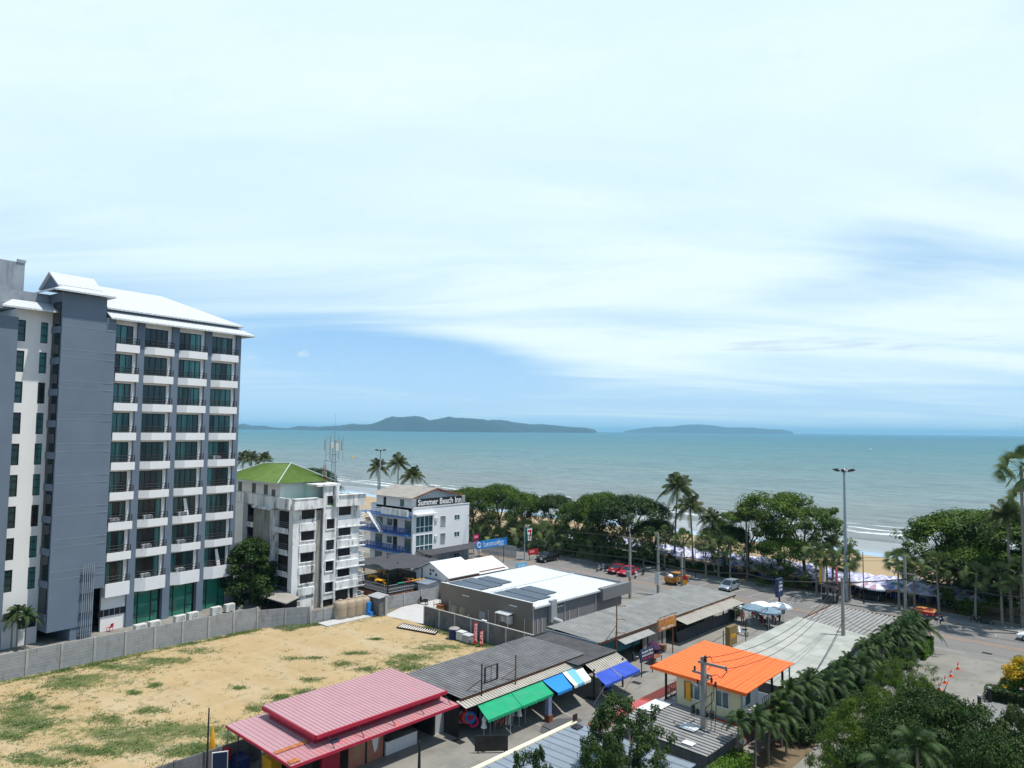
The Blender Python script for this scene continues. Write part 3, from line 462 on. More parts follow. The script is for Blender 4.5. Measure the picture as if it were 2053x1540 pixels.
# ------------------------------------------------------------------ the slate and white hotel (local: x out of the facade, y along it to the right)
hotel = thing('hotel', (-88.74, 43.38, 0), 'ten storey hotel with slate grey piers, white balconies and white tiled roofs', 'hotel', rz=R_(8))
def part(name, b, parent, mat=None, label=None, bevel=0):
    o = b.build(name, parent, mat, bevel)
    if label: o['label'] = label
    return o
TOPS = [6.2+3.285*i for i in range(9)]                      # balcony parapet tops
BAYS = [(-16.1, -13.5), (-12.7, -9.4), (-8.55, -5.15), (-4.3, -0.85)]
PIERS = [(-13.5, -12.7), (-9.4, -8.55), (-5.15, -4.3), (-0.85, -0.18)]
b = MB().mat(mt['cream'])
# wall plane x=-1.1 with a hole for each window: strips between
def bay_holes(y0, y1, last):
    wl = y0+0.12; wr = y1-(0.12 if False else 0.42)
    return wl, wr
zf = [0]+TOPS
for (y0, y1) in BAYS:
    wl, wr = bay_holes(y0, y1, 0)
    b.box(-0.2, 0.1, y0, wl, 5.0, 36); b.box(-0.2, 0.1, wr, y1, 5.0, 36)
    for t in TOPS:
        b.box(-0.2, 0.1, wl, wr, t+2.22, t+2.42 if t < 32 else 36)
b.box(-0.2, 0.1, -16.1, -13.5, 0, 5.0)
for (y0, y1) in BAYS[1:]: b.box(-0.2, 0.1, y0, y1, 4.72, 5.0)
b.box(-14, -1.4, -0.4, -0.18, 0, 36); b.box(-14, -13.8, -26, -0.4, 0, 36); b.box(-14, -1.4, -26, -0.4, 35.6, 35.9)
part('wall', b, hotel)
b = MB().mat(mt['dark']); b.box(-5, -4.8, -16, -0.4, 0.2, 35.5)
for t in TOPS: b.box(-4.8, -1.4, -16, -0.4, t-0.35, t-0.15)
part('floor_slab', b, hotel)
for (y0, y1) in PIERS:
    b = MB().mat(mt['slate']); b.box(-0.19, 0.38, y0, y1, 0, 35.35); part('pier', b, hotel)
hrng = random.Random(5)
railproto = {}
for bi, (y0, y1) in enumerate(BAYS):
    wl, wr = bay_holes(y0, y1, 0)
    for k_, t in enumerate(TOPS):
        low = 1.45 if k_ == 0 else 0.86
        if (bi, 'bal') not in railproto or k_ == 0:
            q = MB().mat(mt['white'])
            ch = 0.95 if bi else 0.0
            pts = [(0.11, y0+0.003), (0.35 if bi else 0.9, y0+0.003), (0.9, y0+ch), (0.9, y1-0.003), (0.11, y1-0.003)] if bi else [(0.11, y0+0.003), (0.9, y0+0.003), (0.9, y1-0.003), (0.11, y1-0.003)]
            q.prism(pts, -low, -0.42); q.mat(mt['greybox']).prism([(x-.02, y) for x, y in pts], -0.42, -0.40); q.mat(mt['white'])
            for a_, c_ in list(zip(pts[1:-1], pts[2:-1])): dv = Vector((c_[0]-a_[0], c_[1]-a_[1])).normalized(); nx, ny = -dv.y*.12, dv.x*.12; q.hull8([(a_[0], a_[1], -.42), (c_[0], c_[1], -.42), (c_[0]+nx, c_[1]+ny, -.42), (a_[0]+nx, a_[1]+ny, -.42)], [(a_[0], a_[1], 0), (c_[0], c_[1], 0), (c_[0]+nx, c_[1]+ny, 0), (a_[0]+nx, a_[1]+ny, 0)])
            o = part('balcony', q, hotel); o.location = (0, 0, t)
            r = MB().mat(mt['blackf']); line = [(x-0.1, y) for x, y in pts[1:-1]]+[(0.83, y1-0.08), (0.25, y1-0.08)]
            for zz in (0.12, 0.40, 0.72):
                for a, c in zip(line[:-1], line[1:]): r.tube([(a[0], a[1], zz), (c[0], c[1], zz)], 0.03, 4)
            for a, c in zip(line[:-1], line[1:]):
                L = math.dist(a, c); n_ = max(1, int(L/0.42))
                for i in range(n_+1): f_ = i/n_; r.tube([(a[0]+(c[0]-a[0])*f_, a[1]+(c[1]-a[1])*f_, 0), (a[0]+(c[0]-a[0])*f_, a[1]+(c[1]-a[1])*f_, 0.74)], 0.022, 4)
            ro = part('railing', r, o)
            if k_ > 0: railproto[(bi, 'bal')] = (o, ro)
            elif k_ == 0: railproto[(bi, 'low')] = (o, ro)
        else:
            o0, r0 = railproto[(bi, 'bal')]; o = o0.copy(); COL.objects.link(o); o.location = (0, 0, t); ro = r0.copy(); COL.objects.link(ro); ro.parent = o
        # sliding window: frame part, panes as sub-parts
        q = MB().mat(mt['blackf']); z0, z1 = t-0.38, t+2.22; n_ = 3 if bi == 0 else 4
        q.box(-0.02, 0.08, wl, wl+0.07, z0, z1); q.box(-0.02, 0.08, wr-0.07, wr, z0, z1); q.box(-0.02, 0.08, wl+0.07, wr-0.07, z1-0.09, z1); q.box(-0.02, 0.08, wl+0.07, wr-0.07, z0, z0+0.06)
        for i in range(1, n_): ym = wl+(wr-wl)*i/n_; q.box(-0.015, 0.075, ym-0.045, ym+0.045, z0+0.06, z1-0.09)
        wo = part('window', q, hotel)
        opn = (k_ <= 3) if bi < 3 else (k_ in (0, 3)); opn = opn and hrng.random() < 0.85
        for i in range(n_):
            ya, yb = wl+(wr-wl)*i/n_+0.05, wl+(wr-wl)*(i+1)/n_-0.05; p_ = MB(); p_.box(0.02, 0.04, ya, yb, z0+0.06, z1-0.09)
            dk = (opn and i not in (0, n_-1)) or (not opn and hrng.random() < (0.35 if k_ == 8 and bi < 2 else 0.10))
            part('pane', p_, wo, mt['tealo'] if dk else mt['teal'])
# two billowing white curtains in open windows
for (bi, k_, f0) in ((2, 2, 0.45), (3, 0, 0.5)):
    wl, wr = bay_holes(*BAYS[bi], 0); y = wl+(wr-wl)*f0; t = TOPS[k_]; b = MB().mat(mt['white2'])
    for i in range(5): a0, a1 = i*0.12, (i+1)*0.12; b.add([(0.15+0.05*(i % 2), y+a0*0.5, t+2.0), (0.15+0.05*((i+1) % 2), y+a1*0.5, t+2.0), (0.35+0.06*((i+1) % 2), y+0.15+a1*.9, t-0.1), (0.35+0.06*(i % 2), y+0.15+a0*.9, t-0.1)], [(0, 1, 2, 3)])
    part('curtain', b, hotel, label='white curtain blowing out of an open window')
# ground floor glazing
for (y0, y1) in BAYS[1:]:
    q = MB((-.95, 0, 0)).mat(mt['blackf']); wl, wr = y0+0.02, y1-0.12
    q.box(-1.2, -1.05, wl, wr, 4.62, 4.72); q.box(-1.2, -1.05, wl, wr, 0.85, 0.95)
    for ym in (wl+0.03, wl+(wr-wl)*0.22, wl+(wr-wl)*0.70, wl+(wr-wl)*0.975): q.box(-1.19, -1.04, ym-0.04, ym+0.04, 0.95, 4.62)
    for zz in (3.35, 2.0): q.box(-1.185, -1.06, wl+(wr-wl)*0.71, wr-0.1, zz-.03, zz+.03); q.box(-1.185, -1.06, wl+0.05, wl+(wr-wl)*0.21, zz-.03, zz+.03)
    wo = part('shop_window', q, hotel); p_ = MB((-.95, 0, 0)); p_.box(-1.15, -1.12, wl+.02, wr-.02, 0.95, 4.62); part('pane', p_, wo, mt['greengl'])
    b = MB((-.95, 0, 0)); b.box(-1.35, -1.08, y0, y1, 0, 0.85); part('plinth', b, hotel, mt['slate'])
b = MB().mat(mt['blackf']); b.box(0.1, 0.16, -16.4, -13.5, 2.6, 3.3)
for i in range(1, 5): b.mat(mt['alu']).box(0.16, 0.18, -16.4+2.9*i/5-.015, -16.4+2.9*i/5+.015, 2.6, 3.3)
part('strip_window', b, hotel)
# stair tower in slate, recessed dark windows beside it
b = MB().mat(mt['slate']); b.box(-4, 1.0, -21.75, -17.35, 2.3, 37.3); b.box(-4, 0.95, -17.35, -16.25, 5.95, 35.2); b.box(-4, 0.9, -19.5, -17.35, 0, 2.3)
for i in range(1, 10):
    z_ = TOPS[0]+3.285*(i-1)
    for dz in (-0.9, -0.1): b.mat(mt['polev']).box(1.0, 1.012, -21.7, -16.3, z_+dz+2.2, z_+dz+2.23)
part('stair_tower', b, hotel)
b = MB().mat(mt['concg']); b.box(-3.95, -1.21, -22.2, -21.76, 1.8, 36.2)
for i in range(10):
    z_ = 3.8+3.285*i; b.mat(mt['slate']).box(-1.5, 0.78, -21.88, -21.76, z_-0.35, z_+0.35)
part('recess', b, hotel)
for i in range(10):
    z_ = 3.8+3.285*i; b = MB(); b.box(-0.95, 0.7, -21.85, -21.765, z_+0.36, z_+2.93); part('slot_window', b, hotel, mt['darkwin'])
b = MB().mat(mt['polev'])
for i in range(6): b.box(1.25, 1.31, -18.62+i*0.21, -18.56+i*0.21, 0.9, 8.8)
for z_ in (1.6, 3.6, 5.6, 7.6): b.mat(mt['blackf']).box(1.02, 1.25, -18.75, -17.4, z_, z_+0.05)
part('louvre', b, hotel)
# left wing
b = MB().mat(mt['cream']); XW = -1.2
wins = [(-25.05, -24.25), (-22.85, -22.15)]
b.box(XW-0.3, XW, -25.15, -25.05, 0, 35.3); b.box(XW-0.3, XW, -24.25, -22.85, 0, 35.3); b.box(XW-0.3, XW, -22.15, -21.77, 0, 35.3)
WT = [8.78+3.2*0.985*i for i in range(9)]
for (a, c) in wins:
    zz = 0.0
    for i in range(9): t = 8.78+3.17*i; b.box(XW-0.3, XW, a, c, zz, t-2.2); zz = t
    b.box(XW-0.3, XW, a, c, zz, 35.3)
b.box(-14, XW-0.3, -25.2, -21.9, 0, 35.2)
part('wall', b, hotel)
for (a, c) in wins:
    for i in range(9):
        t = 8.78+3.17*i; q = MB().mat(mt['blackf']); q.box(XW-0.15, XW-0.02, a, a+.06, t-2.2, t); q.box(XW-0.15, XW-0.02, c-.06, c, t-2.2, t)
        for zz in (t-.1, t-.6, t-1.45, t-2.2): q.box(XW-0.15, XW-0.03, a+.06, c-.06, zz, zz+.07)
        wo = part('window', q, hotel); p_ = MB(); p_.box(XW-0.12, XW-0.1, a+.05, c-.05, t-2.2, t); part('pane', p_, wo, mt['teal'] if (i+int(a)) % 4 else mt['tealo'])
b = MB(); b.box(XW, XW+0.03, -23.6, -21.9, 2.7, 3.6); part('strip_window', b, hotel, mt['darkwin'])
b = MB(); b.box(-2, -0.6, -27.4, -25.16, 0, 34.3); b.box(-14, -2, -30, -25.3, 0, 33.9); part('pier', b, hotel, mt['slate'])
# roofs: skirts, hip, tower gable
def tiled(b, a, c, d, e, t=0.18): b.mat(mt['tile']); b.slab(a, c, d, e, t)
b = MB(); tiled(b, (1.35, -17.0, 35.25), (1.35, 1.2, 35.25), (0.0, -0.3, 36.1), (0.0, -17.0, 36.1)); tiled(b, (1.35, 1.2, 35.25), (-15, 1.2, 35.25), (-14, -0.3, 36.1), (0.0, -0.3, 36.1))
part('lower_roof', b, hotel)
b = MB().mat(mt['slate']); b.box(-13.8, -0.1, -17, -0.4, 35.95, 36.35); part('fascia', b, hotel)
b = MB(); tiled(b, (0.45, -17.6, 36.42), (0.45, 0.1, 36.42), (-7, -7.0, 40.0), (-7, -17.6, 40.0)); tiled(b, (0.45, 0.1, 36.42), (-14.5, 0.1, 36.42), (-7.01, -7.0, 39.99), (-7, -7.0, 40.0)); tiled(b, (-14.5, 0.1, 36.42), (-14.5, -17.6, 36.42), (-7.01, -17.6, 39.99), (-7.01, -7.0, 39.99))
part('hip_roof', b, hotel)
b = MB(); tiled(b, (1.9, -16.85, 37.45), (1.1, -17.9, 37.95), (1.1, -21.9, 37.95), (1.9, -22.95, 37.45)); tiled(b, (1.9, -22.95, 37.45), (1.1, -21.9, 37.95), (-4, -21.9, 37.95), (-4.6, -22.95, 37.45)); tiled(b, (-4.6, -16.85, 37.45), (-4, -17.9, 37.95), (1.1, -17.9, 37.95), (1.9, -16.85, 37.45))
tiled(b, (0.9, -22.3, 38.05), (0.9, -17.8, 38.05), (-1.4, -17.8, 39.65), (-1.4, -22.3, 39.65)); tiled(b, (-3.7, -17.8, 38.05), (-3.7, -22.3, 38.05), (-1.4, -22.3, 39.64), (-1.4, -17.8, 39.64))
b.mat(mt['slate']).add([(0.7, -22.0, 37.9), (-3.5, -22.0, 37.9), (-1.4, -22.0, 39.45), (0.7, -18.0, 37.9), (-3.5, -18.0, 37.9), (-1.4, -18.0, 39.45)], [(0, 2, 1), (3, 4, 5), (0, 1, 4, 3)])
part('gable_roof', b, hotel)
b = MB(); tiled(b, (0.1, -26.9, 35.3), (0.1, -20.9, 35.3), (-1.8, -21.9, 36.25), (-1.8, -25.4, 36.25)); part('lower_roof', b, hotel)
b = MB().mat(mt['concg']); b.box(-12, -2.2, -30, -21.8, 35.2, 37.3); b.box(-12, -4, -33, -23.6, 37.3, 40.6); b.box(-3.96, -3.9, -24.4, -23.55, 40.6, 40.9); part('parapet', b, hotel)
b = MB(); b.tube([(-4.5, -27.6, 40.6), (-4.5, -27.6, 47.5)], 0.05, 5); part('mast', b, hotel, mt['blackf'])
b = MB().mat(mt['white'])
for t in TOPS: b.box(-4.4, -1.6, -0.15, 0.35, t-1.0, t)
part('side_balcony', b, hotel)
for t in (TOPS[7], TOPS[6]): pass
# red and grey plastic chairs, AC units behind the wall
def ac_unit(loc, label, rz=R_(8), sc_=1.0, group='air conditioning units behind the lot wall'):
    r = thing('air_conditioner', loc, label, 'air conditioner', group, rz); b = MB().mat(mt['acwhite']); b.box(-0.3, 0.3, -0.6, 0.6, 0.1, 1.0); b.mat(mt['blackf']); b.box(-0.25, 0.25, -0.5, -0.4, 0, 0.1); b.box(-0.25, 0.25, 0.4, 0.5, 0, 0.1); part('casing', b, r, bevel=0.02)
    f = MB().mat(mt['greybox']); f.torus((0.31, 0.15, 0.55), (1, 0, 0), 0.33, 0.025, 14, 5)
    for a in range(4): an = a*math.pi/4; f.tube([(0.31, 0.15-0.33*math.cos(an), 0.55-0.33*math.sin(an)), (0.31, 0.15+0.33*math.cos(an), 0.55+0.33*math.sin(an))], 0.012, 4)
    part('fan_grille', f, r); return r
lw = sheet('terrace', [(-88.9, 18), (-80.2, 18), (-80.2, 42.5), (-86.0, 46.0), (-90, 44)], 1.0, mt['pave'])
acs = [(-83.9, 30.3), (-84.2, 31.9), (-84.7, 34.8), (-85.0, 36.4), (-85.6, 39.4), (-85.9, 41.2)]
nth = ['leftmost', 'second', 'third', 'fourth', 'fifth', 'rightmost']
ac0 = None
for i, (x, y) in enumerate(acs):
    lb = 'grey outdoor air conditioner on the hotel terrace, %s of the six above the lot wall' % nth[i]
    if ac0 is None: ac0 = ac_unit((x+1.0, y, 1.0), lb)
    else: dup(ac0, (x+1.0, y, 1.0), label=lb)
bb = [(1, 2), (2, 2), (1, 1), (2, 1), (1, 0), (2, 0), (0, 2), (3, 4)]
for i, (bi, k_) in enumerate(bb):
    y0 = BAYS[bi][0]+1.1 if bi else BAYS[0][0]+0.8; c, s = math.cos(R_(8)), math.sin(R_(8)); x = -0.3
    x = 0.45; loc = (-88.74+x*c-y0*s, 43.38+x*s+y0*c, TOPS[k_]-0.40)
    dup(ac0, loc, scale=.85, matmap={mt['acwhite']: mt['greybox']}, label='air conditioner on the hotel balcony in bay %s from the tower, %s balcony up' % (['one', 'two', 'three', 'four'][bi], ['lowest', 'second', 'third', 'fourth', 'fifth'][k_]), group='air conditioners on hotel balconies')
def plastic_chair(loc, rz, mat, label, group=None):
    r = thing('plastic_chair', loc, label, 'chair', group, rz); b = MB(); b.box(-.22, .22, -.22, .22, .42, .46); part('seat', b, r, mat); b = MB(); b.hull8([(-.22, .18, .46), (.22, .18, .46), (.22, .22, .46), (-.22, .22, .46)], [(-.2, .28, .88), (.2, .28, .88), (.2, .32, .88), (-.2, .32, .88)]); part('backrest', b, r, mat)
    for sx_ in (-.19, .19):
        for sy in (-.19, .19): b = MB(); b.tube([(sx_, sy, .42), (sx_*1.15, sy*1.15, 0)], .025, 5); part('leg', b, r, mat)
    return r
x, y = at(220, 1266, 1.0); ch0 = plastic_chair((x, y, 1.0), R_(-60), mt['red'], 'red plastic chair on the hotel terrace under the white wall'); 
x, y = at(198, 1266, 1.0); dup(ch0, (x, y, 1.0), R_(20), label='dark grey plastic chair beside the red one on the terrace', matmap={mt['red']: mt['dkblue']})

# ------------------------------------------------------------------ lot walls
def panel_wall(name, pts, h, pitch, label, mat, post, tops=None, zb=-0.02, cat='wall', cap=False):
    r = thing(name, (pts[0][0], pts[0][1], 0), label, cat); o = (pts[0][0], pts[0][1], 0)
    for i in range(len(pts)-1):
        a, c = Vector(pts[i]), Vector(pts[i+1]); L = (c-a).length; n_ = max(1, round(L/pitch)); d = (c-a)/L; nn_ = Vector((-d.y, d.x)); hh = tops[i] if tops else h
        b = MB(o); p0, p1 = a+nn_*0.05, c+nn_*0.05; q0, q1 = a-nn_*0.05, c-nn_*0.05
        b.hull8([(q0.x, q0.y, zb), (q1.x, q1.y, zb), (p1.x, p1.y, zb), (p0.x, p0.y, zb)], [(q0.x, q0.y, hh), (q1.x, q1.y, hh), (p1.x, p1.y, hh), (p0.x, p0.y, hh)]); part('panel', b, r, mat)
        if cap:
            b = MB(o); e0, e1, g0, g1 = a+nn_*0.1, c+nn_*0.1, a-nn_*0.1, c-nn_*0.1; b.hull8([(g0.x, g0.y, hh), (g1.x, g1.y, hh), (e1.x, e1.y, hh), (e0.x, e0.y, hh)], [(g0.x, g0.y, hh+.07), (g1.x, g1.y, hh+.07), (e1.x, e1.y, hh+.07), (e0.x, e0.y, hh+.07)]); part('coping', b, r, post)
        for k_ in range(n_+1):
            p = a+d*(L*k_/n_); b = MB(o); u, v = d*0.11, nn_*0.12; b.hull8([tuple((p+s_).to_3d()+Vector((0, 0, zb))) for s_ in (-u-v, u-v, u+v, -u+v)], [tuple((p+s_).to_3d()+Vector((0, 0, hh+0.04))) for s_ in (-u-v, u-v, u+v, -u+v)]); part('post', b, r, post)
    return r
panel_wall('lot_wall', [(-79.5, 2), (-79.5, 42.0)], 2.35, 2.78, 'long grey precast concrete wall between hotel and sandy lot', mt['wallc'], mt['wallp'])
panel_wall('lot_wall', [(-79.5, 42.05), (-78.2, 44.9), (-76.9, 47.3)], 2.0, 3.0, 'short angled grey wall joining the hotel wall to the old apartment block', mt['wallc'], mt['wallp'])
panel_wall('lot_wall', [(-76.8, 47.4), (-75.9, 52.6)], 1.5, 1.8, 'low stained wall behind the sandy lot by the tan tanks', mt['wallc'], mt['wallp'])
panel_wall('yard_wall', [(-67.0, 56.9), (-48.1, 56.9)], 2.1, 2.7, 'dark grey block wall between sandy lot and bronze store', mt['walld'], mt['wallp'], cap=True)
panel_wall('market_wall', [(-48.3, -6), (-48.3, 26.0)], 1.7, 3.0, 'weathered dark block wall along the near edge of the sandy lot', mt['walld'], mt['walld'])
panel_wall('yard_wall', [(-75.9, 57.9), (-75.6, 66.4)], 1.6, 2.7, 'short concrete wall beside the pale yard below the dining terrace', mt['wallc'], mt['wallp'])

# ------------------------------------------------------------------ old apartment block, green hip roof
OX, OY = -82.6, 48.1
old = thing('apartment_block', (OX, OY, 0), 'mildew stained white apartment block with a green hip roof', 'building'); oo = (OX, OY, 0)
def wall_x(b, X, y0, y1, z0, z1, holes, t=0.3, face=1):
    """wall in plane x=X (outer face), holes=[(y0,y1,z0,z1)] on disjoint y columns allowed"""
    cols = sorted({(h[0], h[1]) for h in holes}); cy = y0
    for (a, c) in cols:
        if a > cy: b.box(X-t, X, cy, a, z0, z1)
        cz = z0
        for h in sorted([h for h in holes if (h[0], h[1]) == (a, c)], key=lambda q: q[2]):
            if h[2] > cz: b.box(X-t, X, a, c, cz, h[2])
            cz = h[3]
        if cz < z1: b.box(X-t, X, a, c, cz, z1)
        cy = c
    if cy < y1: b.box(X-t, X, cy, y1, z0, z1)
FL = [2.03+2.72*i for i in range(4)]
bayA = [(49.15, 51.2, 11.62-2.72*i, 12.8-2.72*i) for i in range(4)]; bayS = [(52.95, 54.2, z-1.3, z) for z in (14.4, 11.35, 8.6, 5.85, 3.1)]
bayB = [(54.95, 56.95, 11.62-2.72*i+0.02, 12.85-2.72*i) for i in range(4)]; gnd = [(54.7, 56.75, 0.15, 2.0), (56.95, 57.6, 0.15, 2.0)]
b = MB(oo).mat(mt['oldw']); wall_x(b, OX, OY, 51.35, 0, 13.0, bayA); wall_x(b, OX, 52.5, 54.5, 0.9, 15.7, bayS); wall_x(b, OX-0.25, 54.5, 58.3, 2.35, 13.0, bayB); wall_x(b, OX-0.25, 54.5, 58.3, 0, 2.35, gnd)
b.box(-95.9, OX-0.3, OY, OY+0.3, 0, 13.0) if False else None
b.box(-82.9, -82.6, 52.5, 52.75, 0.0, 0.9)
b.box(-103, -83.0, 58.0, 58.3, 0, 13); b.box(-103, -102.7, 48.4, 58, 0, 13); b.box(-102.7, -83, 48.4, 58, 12.6, 12.9)
part('wall', b, old)
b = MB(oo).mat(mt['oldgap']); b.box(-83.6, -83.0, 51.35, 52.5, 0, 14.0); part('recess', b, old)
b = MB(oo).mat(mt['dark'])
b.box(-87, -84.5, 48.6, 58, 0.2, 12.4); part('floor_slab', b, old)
for hs, xo in ((bayA, OX), (bayS, OX), (bayB, OX-0.25), (gnd, OX-0.25)):
    for (a, c, z0, z1) in hs:
        q = MB(oo).mat(mt['oldw']); q.box(xo, xo+0.10, a-0.12, c+0.12, z0-0.13, z0-0.01); q.box(xo, xo+0.10, a-0.12, c+0.12, z1+0.01, z1+0.10); q.box(xo, xo+0.09, a-0.11, a-0.005, z0-0.01, z1+0.01); q.box(xo, xo+0.09, c+0.005, c+0.11, z0-0.01, z1+0.01)
        q.mat(mt['blackf'])
        n_ = max(2, int((c-a)/0.22))
        for i in range(1, n_): ym = a+(c-a)*i/n_; q.box(xo-0.06, xo-0.04, ym-0.012, ym+0.012, z0, z1)
        wo = part('window', q, old); p_ = MB(oo); p_.box(xo-0.14, xo-0.12, a, c, z0, z1); part('pane', p_, wo, mt['darkwin'])
# stained spandrel ledges and top parapets
for i in range(4):
    z_ = 11.2-2.72*i; b = MB(oo); b.box(OX, OX+0.16, 49.0, 51.35, z_-1.05, z_-.1); part('spandrel', b, old, mt['oldw']); b = MB(oo)
    b.box(OX-0.25, OX-0.06, 54.75, 58.25, z_-1.05, z_-0.15); b.box(OX-0.25, OX+0.05, 54.6, 59.2, z_-1.18, z_-1.05); part('spandrel', b, old, mt['oldw'])
b = MB(oo).mat(mt['oldw']); b.box(OX-0.1, OX+0.55, 47.9, 51.3, 12.95, 14.25); b.box(OX-1.0, OX+0.1, 51.3, 52.5, 12.9, 14.1); b.box(OX-0.1, OX+0.45, 54.5, 58.8, 12.9, 14.4); b.box(OX-3.4, OX-0.1, 58.45, 58.85, 12.9, 14.3); b.box(-84.9, OX+0.55, 54.0, 54.5, 12.9, 15.65)
b.box(-94.5, -83.2, 47.75, 48.05, 12.9, 14.3); b.box(-103, -94.5, 47.4, 47.75, 12.9, 14.3)
for (a, c) in ((47.8, 51.35), (54.45, 58.9)): b.box(OX-0.15, OX+0.62, a, c, 14.4 if a > 50 else 14.25, 14.48 if a > 50 else 14.33)
part('parapet', b, old)
b = MB(oo); b.box(-94, -82.7, 48.06, 54, 13.0, 13.35); part('roof_deck', b, old, mt['greendeck'])
# left side: recessed galleries around a projecting stair shaft
b = MB(oo).mat(mt['cream']); b.box(-103, -94.6, OY-0.7, OY, 0, 12.95); b.box(-94.6, -82.65, OY+0.9, OY+1.2, 0, 12.9); b.box(-83.6, -82.9, OY, OY+0.9, 0, 12.9); part('wall', b, old)
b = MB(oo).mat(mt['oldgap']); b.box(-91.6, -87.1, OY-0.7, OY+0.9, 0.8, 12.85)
b.mat(mt['oldw']); b.hull8([(-91.8, OY-0.95, 12.6), (-86.9, OY-0.95, 12.6), (-86.9, OY+0.9, 13.0), (-91.8, OY+0.9, 13.0)], [(-91.8, OY-0.95, 12.8), (-86.9, OY-0.95, 12.8), (-86.9, OY+0.9, 13.3), (-91.8, OY+0.9, 13.3)]); b.box(-87.1, -86.95, OY-0.75, OY+0.9, 0.8, 12.6)
part('stair_shaft', b, old)
for i in range(4):
    z_ = 10.1-2.72*i
    for (x0, x1) in ((-86.9, -83.7), (-94.6, -91.8)):
        b = MB(oo).mat(mt['oldw']); b.box(x0, x1, OY-0.15, OY+0.9, z_-0.35, z_-0.2); b.box(x0, x1, OY-0.15, OY-0.05, z_-0.2, z_+0.35); b.mat(mt['greybox'])
        for zz in (0.6, 0.85, 1.1): b.tube([(x0, OY-0.1, z_+zz), (x1, OY-0.1, z_+zz)], 0.02, 4)
        part('gallery', b, old)
    for (x0, x1) in ((-85.9, -84.4), (-93.4, -92.2)):
        b = MB(oo); b.box(x0, x1, OY+0.84, OY+0.895, z_+0.5, z_+1.9); part('window', b, old, mt['darkwin'])
    b = MB(oo); b.box(-86.7, -86.0, OY+0.84, OY+0.895, z_+1.35, z_+1.9); part('vent', b, old, mt['darkwin'])
b = MB(oo).mat(mt['blackf'])     # painted tree emblem and panel on the shaded side wall
for i in range(4): b.add([(-98.9-0.55+0.1*i, OY-0.712, 11.0+0.32*i), (-98.9+0.55-0.1*i, OY-0.712, 11.0+0.32*i), (-98.9, OY-0.712, 11.6+0.32*i)], [(0, 1, 2)])
part('emblem', b, old, label='dark painted tree emblem')
# penthouse with green corrugated hip roof
b = MB(oo).mat(mt['cream']); b.box(-100, -86.0, 45.6+2.5, 54.9, 13.0, 16.25); b.mat(mt['mintw']); b.box(-86.0, -84.2, 51.6, 54.0, 13.35, 15.7); part('penthouse', b, old)
for x in (-97.6, -93.6, -90.3): b = MB(oo); b.box(x, x+1.0, 48.06, 48.12, 14.4, 15.7); part('window', b, old, mt['darkwin'])
b = MB(oo); b.box(-88.2, -87.3, 48.06, 48.12, 13.3, 15.2); part('door', b, old, mt['darkwin'])
b = MB(oo).mat(mt['greenroof']); e = [(-85.3, 47.3, 16.15), (-85.3, 55.8, 16.15), (-101.5, 55.8, 16.15), (-101.5, 47.3, 16.15)]; r0, r1 = (-89.5, 51.5, 18.5), (-97.0, 51.5, 18.2)
for tri in ((e[0], e[1], r0, r0), (e[1], e[2], r1, r0), (e[2], e[3], r1, r1), (e[3], e[0], r0, r1)): b.corr(tri[0], tri[1], tri[2], tri[3], 0.32, 0.03) if tri[2] != tri[3] else b.corr(tri[0], tri[1], tri[2], tri[2], 0.32, 0.03)
b.mat(mt['alu'])
for a, c in ((e[0], r0), (e[1], r0), (e[3], r1), (e[2], r1), (r0, r1)): b.tube([(a[0], a[1], a[2]+.05), (c[0], c[1], c[2]+.05)], 0.06, 5)
b.box(-101.4, -85.4, 47.35, 47.5, 15.98, 16.1); part('roof', b, old)
b = MB(oo).mat(mt['oldw']); b.box(-86.6, OX+0.25, 51.4, 54.9, 15.7, 15.95); b.box(-85.2, OX, 53.9, 54.15, 14.0, 15.7); part('stair_roof', b, old)
b = MB(oo).mat(mt['slate']); b.mat(mt['cream']); b.box(-92, -88, 55.9, 58.0, 13.0, 15.6); b.mat(mt['polev']).box(-92.2, -87.8, 59.2, 60.4, 0, 15.0) if False else None; part('tank_room', b, old)
for i in range(5):                # small round side balconies towards the inn
    z_ = 12.2-2.72*i
    if z_ < 1: continue
    b = MB(oo).mat(mt['oldw']); b.box(OX-2.2, OX-0.3, 58.3, 59.4, z_-1.6, z_-1.35)
    for zz in (-1.35, -1.0, -0.65): b.box(OX-2.2, OX-0.3, 59.3, 59.42, z_+zz+.08, z_+zz+0.24); b.box(OX-0.42, OX-0.3, 58.3, 59.4, z_+zz+.081, z_+zz+0.241)
    part('balcony', b, old)
# vent blocks at the foot
b = MB(oo).mat(mt['blackf'])
for (y0, y1, z0) in ((48.4, 49.4, 1.5), (50.2, 51.3, 1.6), (48.4, 49.4, 0.8), (52.9, 53.8, 0.25)):
    for i in range(6):
        for j in range(2): b.box(OX+0.0, OX+0.012, y0+(y1-y0)*i/6+.03, y0+(y1-y0)*(i+1)/6-.03, z0+.25*j, z0+.25*j+.19)
part('vent_block', b, old)
b = MB((-83.5, 45.5, 0)).mat(mt['fibre']); b.slab((-79.4, 45.6, 2.2), (-80.2, 47.9, 2.5), (-90, 47.9, 2.7), (-89.5, 44.8, 2.4), 0.1)
lt = thing('lean_to', (-83.5, 45.5, 0), 'grey fibre lean-to shed roof between the old block and the lot wall', 'shed'); o = part('roof', b, lt)
b = MB((-83.5, 45.5, 0)); b.box(-89.3, -80.5, 47.5, 47.7, 0, 2.3); b.box(-80.7, -80.5, 46, 47.5, 0, 2.2); part('wall', b, lt, mt['dark'])
